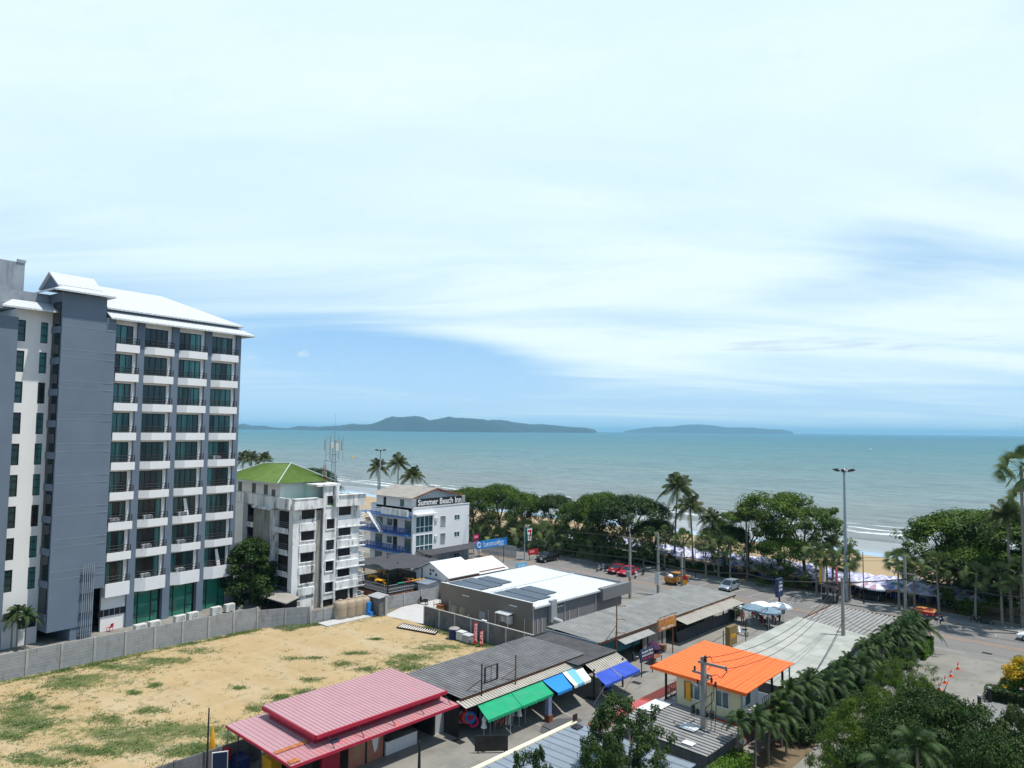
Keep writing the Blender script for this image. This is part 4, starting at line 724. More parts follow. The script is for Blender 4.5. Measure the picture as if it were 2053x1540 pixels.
# telecom tower on the roof
def lattice(name, x, y, z0, z1, w0, w1, m1, m2, label, cat='mast'):
    r = thing(name, (x, y, z0), label, cat); b = MB((x, y, z0)); n_ = max(3, int((z1-z0)/0.7)); cs = [(1, 0), (-.5, .87), (-.5, -.87)]
    for i in range(n_):
        t0, t1 = i/n_, (i+1)/n_; a0, a1 = w0+(w1-w0)*t0, w0+(w1-w0)*t1; b.mat(m1 if i % 2 == 0 else m2); q0, q1 = z0+(z1-z0)*t0, z0+(z1-z0)*t1
        for k_ in range(3):
            c, d = cs[k_], cs[(k_+1) % 3]; b.tube([(x+c[0]*a0, y+c[1]*a0, q0), (x+c[0]*a1, y+c[1]*a1, q1)], 0.04, 4); b.tube([(x+c[0]*a0, y+c[1]*a0, q0), (x+d[0]*a1, y+d[1]*a1, q1)], 0.022, 4); b.tube([(x+c[0]*a1, y+c[1]*a1, q1), (x+d[0]*a1, y+d[1]*a1, q1)], 0.022, 4)
    part('lattice', b, r); return r
TX, TY = at(669, 967, 15.95)
tw = lattice('telecom_mast', TX, TY, 15.95, 20.6, 0.42, 0.28, mt['polev'], mt['polev'], 'grey telecom mast with panel antennas on the old block roof', 'mast'); o_ = (TX, TY, 15.95)
b = MB(o_).mat(mt['polev'])
for a in range(6): an = a*math.pi/3; b.tube([(TX, TY, 19.7), (TX+1.15*math.cos(an), TY+1.15*math.sin(an), 20.0)], 0.03, 4); b.tube([(TX+1.15*math.cos(an), TY+1.15*math.sin(an), 19.0), (TX+1.15*math.cos(an), TY+1.15*math.sin(an), 22.3)], 0.035, 4); b.tube([(TX, TY, 18.6), (TX+1.15*math.cos(an), TY+1.15*math.sin(an), 19.0)], 0.03, 4)
b.tube([(TX, TY, 20.6), (TX, TY, 22.8)], 0.06, 5); b.tube([(TX, TY, 22.8), (TX, TY, 25.4)], 0.02, 4); part('antenna_frame', b, tw)
for a in range(6):
    if a % 2: continue
    an = a*math.pi/3+0.3; x, y = TX+1.3*math.cos(an), TY+1.3*math.sin(an); b = MB(o_); b.box(x-.08, x+.08, y-.11, y+.11, 20.3, 21.7); part('antenna', b, tw, mt['greybox'])
b = MB(o_); b.box(TX+.3, TX+.6, TY-.2, TY+.25, 20.3, 21.3); b.box(TX-.15, TX+.2, TY-.7, TY-.3, 20.6, 21.4); part('equipment_box', b, tw, mt['acwhite'])
lattice('small_mast', *at(651, 967, 15.95), 15.95, 19.0, 0.40, 0.12, mt['red'], mt['acwhite'], 'short red and white lattice mast beside the telecom mast')

# ------------------------------------------------------------------ Summer Beach Inn
IX, IY = -92.1, 75.3
inn = thing('inn', (IX, IY, 0), 'white and blue four storey inn with its name on a black roof sign', 'hotel'); oi = (IX, IY, 0)
hol = [(75.95, 79.65, 3.15, 6.15), (75.95, 79.65, 6.2+0.02, 8.95), (75.95, 79.65, 0.9, 2.6), (81.2, 82.55, 3.7, 5.8), (81.2, 82.55, 6.6, 8.7), (84.45, 85.8, 4.75, 5.75), (84.45, 85.8, 7.65, 8.65), (84.45, 85.8, 1.3, 2.1)]
b = MB(oi).mat(mt['white']); hol2 = [h for h in hol]; hol2[0] = (75.95, 79.65, 3.15, 5.95); hol2[1] = (75.95, 79.65, 6.25, 8.95)
wall_x(b, IX, IY, 88.0, 0, 10.35, hol2); b.box(-105, -92.4, 87.7, 88, 0, 10.3); b.box(-105, -104.7, IY+1, 87.7, 0, 10.3); b.box(-104.7, -92.4, IY+0.9, IY+1.15, 0, 10.2); b.box(-104.7, -92.4, IY+1.15, 87.7, 9.3, 9.6)
b.box(IX-0.02, IX+0.08, IY-0.05, 88.05, 10.35, 10.5)
part('wall', b, inn)
b = MB(oi); b.box(IX, IX+0.9, 75.4, 79.9, 9.15, 9.45); part('canopy', b, inn, mt['white'])
for (a, c, z0, z1) in hol2:
    q = MB(oi).mat(mt['winwhite']); q.box(IX-0.12, IX+0.02, a, a+.08, z0, z1); q.box(IX-0.12, IX+0.02, c-.08, c, z0, z1); q.box(IX-0.12, IX+0.02, a+.08, c-.08, z0, z0+.08); q.box(IX-0.12, IX+0.02, a+.08, c-.08, z1-.08, z1)
    if c-a > 3:
        for f_ in (0.25, 0.5, 0.75): ym = a+(c-a)*f_; w_ = .07 if f_ == .5 else .035; q.box(IX-0.115, IX+0.015, ym-w_, ym+w_, z0+.08, z1-.08)
        q.box(IX-0.11, IX+0.022, a+.08, c-.08, z0+0.92, z0+1.02)
    elif 84 < a: ym = (a+c)/2; q.box(IX-0.115, IX+0.015, ym-.03, ym+.03, z0+.08, z1-.08)
    wo = part('window' if not 81 < a < 82 else 'niche', q, inn); p_ = MB(oi); dxx = 0.9 if 81 < a < 82 else 0.08
    p_.box(IX-dxx-0.02, IX-dxx, a-(0.2 if dxx > .5 else 0), c+(.2 if dxx > .5 else 0), z0, z1)
    if dxx > .5: p_.box(IX-.9, IX-.3, a-.05, a, z0, z1); p_.box(IX-.9, IX-.3, c, c+.05, z0, z1); p_.box(IX-.9, IX-.3, a, c, z0-.05, z0)
    part('pane' if dxx < .5 else 'back_wall', p_, wo, mt['innglass'] if dxx < .5 else mt['cream'])
for z_ in (4.9, 7.9): b = MB(oi); b.box(IX, IX+0.22, 80.0, 80.55, z_, z_+.6); part('wall_unit', b, inn, mt['acwhite'])
for z_ in (3.1, 6.05, 9.0):
    b = MB(oi).mat(mt['innblue']); b.box(-106, -92.5, IY-0.9, IY+0.9, z_-0.28, z_-0.02)
    part('walkway', b, inn)
    if z_ < 9:
        b = MB(oi).mat(mt['innrail'])
        for zz in (.2, .4, .6, .8, 1.0): b.box(-105.9, -92.55, IY-0.86, IY-0.82, z_+zz-.06, z_+zz+.04)
        for i in range(16): x = -105.9+13.3*i/15; b.box(x-.03, x+.03, IY-0.88, IY-0.80, z_, z_+1.05)
        part('railing', b, inn)
    else:
        b = MB(oi).mat(mt['oldw']); b.box(-99.5, -92.4, IY-0.85, IY-0.7, z_, z_+1.1); b.mat(mt['alu'])
        for zz in (.35, .7, 1.05): b.tube([(-106, IY-.8, z_+zz), (-99.6, IY-.8, z_+zz)], .03, 4)
        for i in range(8): b.tube([(-106+.9*i, IY-.8, z_), (-106+.9*i, IY-.8, z_+1.05)], .025, 4)
        part('parapet', b, inn)
    if True:
        zb_ = z_-3.0
        for (x0, x1, kind, h0, h1) in ((-95.2, -93.6, 'window', 0.1, 2.1), (-98.3, -97.3, 'door', 0, 2.1), (-100.0, -98.7, 'window', 0.9, 2.0), (-103.3, -101.4, 'window', 0.1, 2.1)):
            b = MB(oi); b.box(x0, x1, IY+0.82, IY+0.895, zb_+h0, zb_+h1); part(kind, b, inn, mt['innglass'] if kind == 'window' else mt['dark'])
b = MB(oi).mat(mt['alu'])          # diagonal outside stair
b.hull8([(-102.5, IY-1.7, 8.9), (-102.5, IY-0.95, 8.9), (-98.6, IY-0.95, 5.9), (-98.6, IY-1.7, 5.9)], [(-102.5, IY-1.7, 9.1), (-102.5, IY-0.95, 9.1), (-98.6, IY-0.95, 6.1), (-98.6, IY-1.7, 6.1)])
for zz in (.5, .95): b.tube([(-102.5, IY-1.7, 9.0+zz), (-98.6, IY-1.7, 6.0+zz)], .04, 4); b.tube([(-102.5, IY-.95, 9.0+zz), (-98.6, IY-.95, 6.0+zz)], .04, 4)
for i in range(7): f_ = i/6; b.tube([(-102.5+3.9*f_, IY-1.7, 9-3*f_), (-102.5+3.9*f_, IY-1.7, 9.95-3*f_)], .025, 4)
part('outside_stair', b, inn)
# top floor with gabled fibre roof, the black sign
b = MB(oi).mat(mt['cream']); b.box(-103.3, -93.4, IY+0.9, 86.3, 9.6, 12.0); b.add([(-93.4, IY+.9, 12.0), (-93.4, 86.3, 12.0), (-93.4, 80.8, 13.15), (-103.3, IY+.9, 12.0), (-103.3, 86.3, 12.0), (-103.3, 80.8, 13.15)], [(0, 1, 2), (3, 5, 4), (0, 2, 5, 3), (1, 4, 5, 2)]); part('top_storey', b, inn)
b = MB(oi); b.box(-96.6, -95.6, IY+.85, IY+.91, 10.3, 11.5); part('window', b, inn, mt['innglass']); b = MB(oi); b.box(-101.2, -100.5, IY+.85, IY+.91, 9.7, 11.6); part('door', b, inn, mt['dark'])
b = MB(oi).mat(mt['fibre']); b.corr((-92.5, IY, 11.95), (-104.3, IY, 11.95), (-104.3, 80.8, 13.4), (-92.5, 80.8, 13.4), 0.3, .02); b.corr((-92.5, 86.9, 11.95), (-104.3, 86.9, 11.95), (-104.3, 80.8, 13.4), (-92.5, 80.8, 13.4), 0.3, .02)
b.mat(mt['rust']); b.hull8([(-92.5, IY, 11.75), (-92.42, IY, 11.75), (-92.42, 80.8, 13.2), (-92.5, 80.8, 13.2)], [(-92.5, IY, 11.95), (-92.42, IY, 11.95), (-92.42, 80.8, 13.42), (-92.5, 80.8, 13.42)]); b.hull8([(-92.5, 80.8, 13.2), (-92.42, 80.8, 13.2), (-92.42, 86.9, 11.75), (-92.5, 86.9, 11.75)], [(-92.5, 80.8, 13.42), (-92.42, 80.8, 13.42), (-92.42, 86.9, 11.95), (-92.5, 86.9, 11.95)])
part('roof', b, inn)
b = MB(oi).mat(mt['blackf']); b.box(-92.2, -92.0, 76.1, 86.1, 10.65, 11.85); b.mat(mt['alu'])
for i in range(7): b.box(-92.35, -92.2, 76.3+i*1.6, 76.38+i*1.6, 10.4, 11.9)
for i in range(7): b.box(-92.3, -92.22, 75.2, 76.1, 10.7+.18*i, 10.78+.18*i); b.box(-92.3, -92.22, 86.1, 87.1, 10.7+.18*i, 10.78+.18*i)
sg = part('sign', b, inn); text('Summer Beach Inn', 9.7, 1.0, (-91.985, 81.1, 11.25), EY, EZ, mt['white2'], 'lettering', sg, oi, bold=0.012)
for (x, y) in ((-99, 82), (-97, 84)): b = MB(oi); b.box(x-1, x+1, y-.6, y+.6, 13.0, 13.45); part('roof_vent', b, inn, mt['acwhite'])

# ------------------------------------------------------------------ convenience store with solar panels
SX0, SX1, SY0, SY1 = -69.6, -54.15, 61.75, 79.5
st = thing('convenience_store', (SX1, SY0, 0), 'low bronze clad store with a white roof carrying solar panels', 'store'); os_ = (SX1, SY0, 0)
b = MB(os_).mat(mt['storew']); b.box(SX0, SX1, SY0, SY0+.2, 0, 3.82); b.mat(mt['storeg']); b.box(SX1-.2, SX1, SY0+.2, 79.3, 0, 3.3); b.box(SX0, SX0+.2, SY0+.2, SY1, 0, 3.7); b.box(SX0+.2, SX1, 79.3, SY1, 0, 3.7)
b.box(SX1, SX1+.8, 74.3, 80.5, 2.15, 3.6); b.box(SX0, SX1, SY1, 80.5, 2.15, 3.6); part('wall', b, st)
b = MB(os_).mat(mt['whiteroof']); ym = 70.6; A_ = [(SX0+.1, SY0+.2, 3.72), (SX1+.35, SY0+.2, 3.42), (SX1+.35, SY1, 3.42), (SX0+.1, SY1, 3.72)]; b.slab(*A_, 0.12); b.ribs((A_[0][0], A_[0][1], 3.72), (A_[3][0], A_[3][1], 3.72), (A_[2][0], A_[2][1], 3.42), (A_[1][0], A_[1][1], 3.42), 0.75, 0.07, 0.035)
b.box(SX0-.02, SX1, SY0-.02, SY0+.22, 3.822, 3.87); b.hull8([(-62.05, SY0+.2, 3.6), (-61.9, SY0+.2, 3.6), (-61.9, SY1, 3.6), (-62.05, SY1, 3.6)], [(-62.05, SY0+.2, 3.7), (-61.9, SY0+.2, 3.7), (-61.9, SY1, 3.7), (-62.05, SY1, 3.7)])
part('roof', b, st)
b = MB(os_).mat(mt['alu']); b.box(SX1+.3, SX1+.42, SY0, 74.3, 3.2, 3.38)
for y in (SY0+.15, 67.6, 73.8): b.tube([(SX1+.06, y, .05), (SX1+.06, y, 3.25)], .05, 6)
part('gutter', b, st)
# handrail along the back edge
b = MB(os_).mat(mt['greybox']); b.tube([(SX0+.3, 79.2, 4.2), (SX1, 79.2, 4.0)], .025, 4)
for i in range(8): x = SX0+.3+15*i/7; b.tube([(x, 79.2, 3.5), (x, 79.2, 4.2)], .025, 4)
part('handrail', b, st)
def roofz(x): return 3.72-0.3*(x-SX0-.1)/(SX1+.25-SX0)
for (px0, ny, xs0, xe0) in ((0, 0, -69.0, -63.4), (0, 1, -69.0, -63.4), (0, 2, -68.4, -63.9), (1, 0, -61.3, -55.4), (1, 1, -61.3, -55.4), (1, 2, -60.9, -56.4)):
    y0 = 62.4+ny*2.25; n_ = 5 if ny < 2 else 4; w_ = (xe0-xs0)/n_
    for i in range(n_):
        xa, xb = xs0+w_*i+.02, xs0+w_*(i+1)-.02; za, zb_ = roofz(xa)+.12, roofz(xb)+.12
        b = MB(os_).mat(mt['solar']); b.slab((xa, y0, za), (xb, y0, zb_), (xb, y0+2.05, zb_), (xa, y0+2.05, za), .04); b.mat(mt['polev'])
        for (p, q, r, s) in ((xa, xa+.02, y0, y0+2.05), (xb-.02, xb, y0, y0+2.05)): b.box(p, q, r, s, roofz(p)+.08, roofz(p)+.13)
        part('solar_panel', b, st)
for (x0, x1, z_) in ((-65.6, -64.4, 2.85), (-57.6, -56.4, 3.0)): b = MB(os_); b.box(x0, x1, SY0-.08, SY0, z_, z_+.1); part('wall_lamp', b, st, mt['white2'])
b = MB(os_); b.box(SX1, SX1+.08, 66.0, 67.3, 2.6, 2.7); part('wall_lamp', b, st, mt['white2'])
b = MB(os_); b.box(-62.6, -61.6, SY0-.05, SY0-.002, .2, 1.5); part('door', b, st, mt['greybox'])
for (x, y) in [(x, SY0-.06) for x in (-67.8, -61.0, -59.2, -55.2)]+[(SX1+.1, y) for y in (62.6, 63.4, 66.2, 68.4, 70.2)]: b = MB(os_); b.tube([(x, y, 0), (x, y, 1.9)], .045, 6); part('pipe', b, st, mt['alu'])
b = MB(os_).mat(mt['greybox']); b.box(SX1+.05, SX1+.5, 64.6, 65.6, 1.2, 3.7); b.tube([(SX1+.3, 65.1, 1.5), (SX1+1.0, 65.9, 1.1)], .3, 10); part('exhaust_duct', b, st)
b = MB(os_).mat(mt['alu']); b.slab((-59.0, SY0-1.1, 2.15), (-56.9, SY0-1.1, 2.15), (-56.9, SY0, 2.25), (-59.0, SY0, 2.25), .06)
for x in (-58.95, -56.95): b.tube([(x, SY0-1.0, 0), (x, SY0-1.0, 2.1)], .04, 5)
part('equipment_shelter', b, st)
b = MB(os_); b.box(-58.6, -57.9, SY0-.5, SY0-.1, 1.1, 1.8); b.box(-57.8, -57.0, SY0-.5, SY0-.1, 1.0, 1.9); part('meter_box', b, st, mt['acwhite'])

# white gabled house behind the store
gh = thing('gabled_house', (-74.6, 67.2, 0), 'small white gabled house with two white roofs and a brown side', 'house'); og = (-74.6, 67.2, 0)
b = MB(og).mat(mt['white']); b.box(-81.3, -74.6, 67.3, 73.0, 0, 3.05); b.add([(-74.6, 67.3, 3.05), (-81.3, 67.3, 3.05), (-78.0, 67.3, 4.45), (-74.6, 73, 3.05), (-81.3, 73, 3.05), (-78.0, 73, 4.45)], [(0, 2, 1), (3, 4, 5)]); b.box(-80.8, -74.6, 73.0, 78.6, 0, 2.9)
part('wall', b, gh)
b = MB(og); b.box(-74.6, -74.3, 67.7, 78.6, 0, 2.95); part('brown_wall', b, gh, mt['brown'])
b = MB(og).mat(mt['whiteroof']); b.slab((-73.9, 66.9, 2.95), (-73.9, 72.9, 2.95), (-78.0, 72.9, 4.65), (-78.0, 66.9, 4.65), .1); b.slab((-82.0, 72.9, 2.95), (-82.0, 66.9, 2.95), (-78.0, 66.9, 4.65), (-78.0, 72.9, 4.65), .1)
b.ribs((-73.9, 66.9, 2.95), (-73.9, 72.9, 2.95), (-78.0, 72.9, 4.65), (-78.0, 66.9, 4.65), .5, .05, .03)
b.slab((-74.0, 72.95, 2.7), (-74.0, 79.1, 2.7), (-77.6, 79.1, 4.15), (-77.6, 72.95, 4.15), .1); b.slab((-81.5, 79.1, 2.7), (-81.5, 72.95, 2.7), (-77.6, 72.95, 4.15), (-77.6, 79.1, 4.15), .1); part('roof', b, gh)
for (x, z_) in ((-78.3, 3.3), (-77.7, 3.3), (-78.3, 2.8), (-77.1, 2.8)): b = MB(og); b.box(x, x+.32, 67.24, 67.298, z_, z_+.32); part('vent', b, gh, mt['darkwin'])
b = MB(og); b.box(-75.9, -75.3, 67.22, 67.297, 0, 2.3); part('door', b, gh, mt['wood']); b = MB(og); b.box(-75.0, -74.7, 67.22, 67.297, 0, 2.5); part('shutter', b, gh, mt['greybox'])
b = MB(og).mat(mt['white']); b.box(-78.5, -76.2, 65.3, 67.2, 0, 2.1); b.mat(mt['bluemetal']).slab((-79.2, 64.7, 2.15), (-75.9, 64.7, 2.15), (-75.9, 67.2, 2.4), (-79.2, 67.2, 2.4), .06); part('porch', b, gh)

# ------------------------------------------------------------------ market: hall with pale fibre roof
hall = thing('market_hall', (-41.6, 57.0, 0), 'long open market hall with weathered pale corrugated roof', 'market'); oh = (-41.6, 57.0, 0)
ZH = 3.0
b = MB(oh).mat(mt['hallroof']); b.corr((-41.4, 57.2, ZH), (-41.4, 86.2, ZH), (-48.1, 86.2, ZH+.25), (-48.1, 57.2, ZH+.25), 0.36, .03, 4, va=mt['groove2']); part('roof', b, hall)
b = MB(oh).mat(mt['rust']); b.box(-41.6, -41.45, 57.2, 86.2, ZH-.22, ZH-.05); b.mat(mt['bluemetal']); b.box(-48.1, -41.6, 57.0, 57.12, ZH-.75, ZH+.02); part('fascia', b, hall)
b = MB(oh).mat(mt['awnsheet']); b.corr((-39.9, 71.2, 2.35), (-39.9, 85.2, 2.35), (-41.5, 85.2, 2.7), (-41.5, 71.2, 2.7), .3, .02, 4, va=mt['groove2']); part('awning', b, hall)
b = MB(oh).mat(mt['corrlt']); b.corr((-40.6, 60.3, 2.35), (-40.6, 65.9, 2.35), (-41.6, 65.9, 2.65), (-41.6, 60.3, 2.65), .3, .02, 4); part('awning', b, hall)
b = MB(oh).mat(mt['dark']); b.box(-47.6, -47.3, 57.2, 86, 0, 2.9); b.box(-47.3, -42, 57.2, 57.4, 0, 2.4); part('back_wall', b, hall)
b = MB(oh).mat(mt['fibre']); b.box(-42.2, -42.1, 65.8, 70.4, 0, 2.5); part('shutter', b, hall)
b = MB(oh).mat(mt['tealp']); b.box(-42.1, -42.0, 58.5, 65.0, 1.2, 2.5); part('glass_front', b, hall)
b = MB(oh).mat(mt['mesh'])
for i in range(26):
    y = 71.6+i*.5; s_ = .12*(i % 2); b.add([(-41.3+s_, y, .02), (-41.3+.12-s_, y+.5, .02), (-41.5+.12-s_, y+.5, 1.2), (-41.5+s_, y, 1.2)], [(0, 1, 2, 3)])
part('shade_cloth', b, hall)
for i in range(11):
    y = 57.6+i*2.85; b = MB(oh); b.box(-41.78, -41.66, y-.06, y+.06, 0, ZH-.2); part('post', b, hall, mt['blackf'])
for i, y in enumerate((73.5, 75.8, 78.4, 81.0, 83.2)):
    r = thing('dining_table', (-44.2, y, 0), 'brown restaurant table in the shade of the market hall', 'table', 'restaurant tables under the hall roof'); b = MB(); b.box(-.9, .9, -.5, .5, .70, .75); part('tabletop', b, r, mt['wood'])
    for sx_ in (-.8, .8):
        for sy in (-.4, .4): b = MB(); b.box(sx_-.03, sx_+.03, sy-.03, sy+.03, 0, .7); part('leg', b, r, mt['blackf'])
# middle market row (dark back roof, grey roof, fabric awnings)
row = thing('market_row', (-40.6, 38.4, 0), 'row of market stalls under a dark grey corrugated roof', 'market'); orw = (-40.6, 38.4, 0)
b = MB(orw).mat(mt['asbgrey']); b.corr((-40.5, 38.2, 2.95), (-40.5, 53.6, 2.95), (-47.6, 53.6, 3.10), (-47.6, 38.2, 3.10), .34, .035, 4, va=mt['groove']); part('roof', b, row)
b = MB(orw).mat(mt['asbdark']); b.corr((-39.2, 50.9, 2.82), (-39.2, 56.9, 2.82), (-47.4, 56.9, 2.92), (-47.4, 50.9, 2.92), .34, .035, 4, va=mt['groove']); part('back_roof', b, row)
b = MB(orw).mat(mt['rust']); b.box(-40.75, -40.62, 38.2, 53.6, 2.65, 2.85); b.mat(mt['blackf']).box(-39.5, -39.4, 51, 56.9, 2.5, 2.72); part('fascia', b, row)
b = MB(orw).mat(mt['awnsheet']); b.corr((-39.7, 37.9, 2.5), (-39.7, 52.3, 2.5), (-40.8, 52.3, 2.75), (-40.8, 37.9, 2.75), .3, .022, 4, va=mt['groove2']); part('awning', b, row)
b = MB(orw).mat(mt['awnsheet']); b.corr((-37.7, 51.4, 2.35), (-37.7, 56.3, 2.35), (-39.6, 57.0, 2.65), (-39.6, 52.2, 2.65), .32, .03, 4, va=mt['groove2']); part('awning', b, row)
def fabric(ya0, ya1, yb0, yb1, x0, x1, z0, z1, m, name='fabric_awning', stripes=None, val=None):
    b = MB(orw); n_ = 10
    def P(u, v, sag=.05): x = x0+(x1-x0)*v; y = (ya0+(yb0-ya0)*v)*(1-u)+(ya1+(yb1-ya1)*v)*u; return (x, y, z0+(z1-z0)*v-sag*math.sin(math.pi*v)-.025*abs(math.sin(u*math.pi*4)))
    for i in range(n_):
        mm = m if not stripes else stripes[min(len(stripes)-1, int(i*len(stripes)/n_))]; b.mat(mm)
        for j in range(4): b.add([P(i/n_, j/4), P((i+1)/n_, j/4), P((i+1)/n_, (j+1)/4), P(i/n_, (j+1)/4)], [(0, 1, 2, 3)], True)
        b.mat(val or mm); a, c = P(i/n_, 1), P((i+1)/n_, 1); b.add([a, c, (c[0], c[1], c[2]-.16), ((a[0]+c[0])/2, (a[1]+c[1])/2, a[2]-.26), (a[0], a[1], a[2]-.16)], [(0, 1, 2, 3, 4)])
    return part(name, b, row)
fabric(39.3, 43.0, 38.2, 41.9, -40.0, -37.7, 2.42, 2.15, mt['greenaw'])['label'] = 'green canvas awning, nearer half'
fabric(43.05, 46.8, 41.95, 45.7, -40.0, -37.7, 2.42, 2.15, mt['greenaw'])['label'] = 'green canvas awning, farther half'
fabric(46.85, 49.5, 45.9, 47.8, -40.0, -37.4, 2.45, 2.20, mt['blueaw'])['label'] = 'bright blue awning'
fabric(49.6, 52.3, 48.0, 50.3, -40.1, -37.35, 2.5, 2.25, mt['canvas'], stripes=[mt['canvas'], mt['palebl'], mt['palebl'], mt['canvas'], mt['canvas']])['label'] = 'white and pale blue striped awning'
fabric(51.3, 53.7, 50.3, 52.8, -37.7, -35.85, 2.35, 2.1, mt['royal'])['label'] = 'royal blue awning, nearer half'
fabric(53.75, 56.2, 52.9, 55.5, -37.7, -35.8, 2.37, 2.15, mt['royal'])['label'] = 'royal blue awning, farther half'
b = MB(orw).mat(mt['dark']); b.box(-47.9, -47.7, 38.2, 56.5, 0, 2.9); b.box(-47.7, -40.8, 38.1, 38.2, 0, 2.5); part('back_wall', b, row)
b = MB(orw).mat(mt['alu'])
for (x, y) in ((-36.0, 50.6), (-36.0, 55.2)): b.tube([(x, y, 2.1), (x-1.2, y-.2, 0.02)], .02, 4)
part('stay', b, row)
for (x, y) in ((-40.9, 42.2), (-40.9, 46.5), (-40.9, 50.2), (-38.0, 51.6), (-38.0, 56.0)): b = MB(orw); b.box(x-.06, x+.06, y-.06, y+.06, 0, 2.6); part('post', b, row, mt['blackf'])
cl = thing('painted_pillar', (-37.9, 45.3, 0), 'blue painted square pillar with a potted shrub at the green awning corner', 'pillar'); b = MB(); b.box(-.2, .2, -.2, .2, 0, 2.1); part('shaft', b, cl, M('pillar_paint', (0.18, 0.22, 0.36), 0.8, 0.3, 3, dirt=((0.3, 0.05, 0.1), 0.6, 0.7, (3, 3, 3), .8))); b = MB(); b.box(-.22, .3, -.22, .22, 0, .55); part('base', b, cl, mt['rust'])

# pink roofed shop
pk = thing('pink_roof_shop', (-40.4, 24.0, 0), 'market shop with a double faded pink metal roof and crimson trim', 'shop'); op = (-40.4, 24.0, 0)
b = MB(op).mat(mt['pink']); A_ = [(-48.0, 26.0, 3.75), (-48.0, 37.2, 3.75), (-41.2, 37.2, 3.6), (-41.2, 26.1, 3.6)]; b.slab(*A_, .06); b.ribs(A_[0], A_[1], A_[2], A_[3], .32, .06, .035)
b.mat(mt['crimson']); b.box(-41.2, -41.08, 26.05, 37.25, 3.40, 3.63); b.box(-48.0, -41.2, 25.92, 26.0, 3.45, 3.68); b.box(-41.9, -41.8, 26.3, 37.2, 2.85, 3.5); b.box(-47.5, -41.9, 26.3, 26.4, 2.85, 3.5); b.box(-47.6, -47.5, 26.3, 37.2, 2.85, 3.5); part('upper_roof', b, pk)
b = MB(op).mat(mt['pink']); C_ = [(-48.5, 23.6, 2.95), (-48.5, 26.8, 2.95), (-42.2, 26.8, 2.88), (-42.2, 23.7, 2.88)]; b.slab(*C_, .05); b.ribs(*C_, .32, .06, .03)
b.mat(mt['pinklow']); D_ = [(-42.2, 23.7, 2.87), (-42.2, 37.5, 2.87), (-40.3, 37.7, 2.70), (-40.3, 23.85, 2.70)]; b.slab(*D_, .05); b.ribs(*D_, .32, .06, .03)
b.mat(mt['crimson']); b.box(-40.3, -40.24, 23.85, 37.7, 2.56, 2.74); b.box(-48.5, -40.3, 23.55, 23.62, 2.78, 2.94); b.mat(mt['rusty']); b.box(-42.5, -42.1, 23.8, 26.2, 2.905, 2.93); b.box(-41.0, -40.5, 23.9, 24.6, 2.77, 2.80) ; part('lower_roof', b, pk)
for y in (26.9, 29.2, 31.8, 34.4, 37.0): b = MB(op); b.tube([(-41.1, y, 3.42), (-40.5, y+.1, 2.78)], .03, 5); part('brace', b, pk, mt['blackf'])
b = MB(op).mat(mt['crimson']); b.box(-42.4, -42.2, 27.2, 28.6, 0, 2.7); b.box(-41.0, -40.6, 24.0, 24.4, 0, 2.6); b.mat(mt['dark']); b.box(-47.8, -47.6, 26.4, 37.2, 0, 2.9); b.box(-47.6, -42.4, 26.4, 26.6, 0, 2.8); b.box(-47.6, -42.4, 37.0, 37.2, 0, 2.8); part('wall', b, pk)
mur = M('faded_menu_mural', (0.42, 0.17, 0.12), .8, .2, 1.2, dirt=((0.40, 0.27, 0.15), .5, .65, (.9, .9, .9), .7))
b = MB(op).mat(mur); b.box(-42.45, -42.35, 29.4, 30.75, 0, 2.45); b.box(-42.45, -42.35, 30.9, 32.3, 0, 2.45); b.mat(mt['blackf']); b.box(-42.44, -42.33, 30.75, 30.9, 0, 2.5); b.box(-42.44, -42.33, 32.3, 32.42, 0, 2.5)
pn = part('mural_panel', b, pk); text('อาหารทะเล', 1.15, .3, (-42.34, 30.08, 2.05), EY, EZ, mt['signgreen'], 'lettering', pn, op)
b = MB(op).mat(mt['canvas']); b.lathe(0, 0, [(0.01, 0), (.01, 0.001)], 3); b.v.clear(); b.f.clear(); b.mi.clear(); b.sm.clear()
b.add([(-42.34, 31.6+.45*math.cos(a*math.pi/8), 1.75+.42*math.sin(a*math.pi/8)) for a in range(16)], [tuple(range(16))]); b.mat(mt['white2']); b.add([(-42.335, 31.3, 1.4), (-42.335, 31.9, 1.4), (-42.335, 31.75, .7), (-42.335, 31.55, .5)], [(0, 3, 2, 1)]); part('mural_figure', b, pk, label='plain round pale shape over a white wedge painted on the panel')
b = MB(op).mat(mt['white']); b.box(-42.5, -42.2, 32.45, 35.3, .02, 1.0); b.mat(mt['blackf']); b.box(-42.6, -42.1, 32.45, 35.3, 1.0, 1.06); part('counter', b, pk)
b = MB(op).mat(mt['alu']); b.box(-42.5, -42.4, 37.25, 38.1, 0, 2.4); part('shutter', b, pk)
for (x, y) in ((-48.4, 23.7), (-47.0, 23.75), (-44.0, 23.75)): b = MB(op); b.tube([(x, y, 0), (x, y, 2.85)], .05, 6); part('post', b, pk, mt['blackf'] if x > -48 else mt['polev'])
sp_ = M('x', (0, 0, 0)); bpy.data.materials.remove(sp_)
b = MB(op); b.slab((-41.4, 27.2, 2.90), (-41.4, 27.8, 2.90), (-41.05, 27.8, 2.86), (-41.05, 27.2, 2.86), .03); part('solar_lamp', b, pk, mt['solar'])

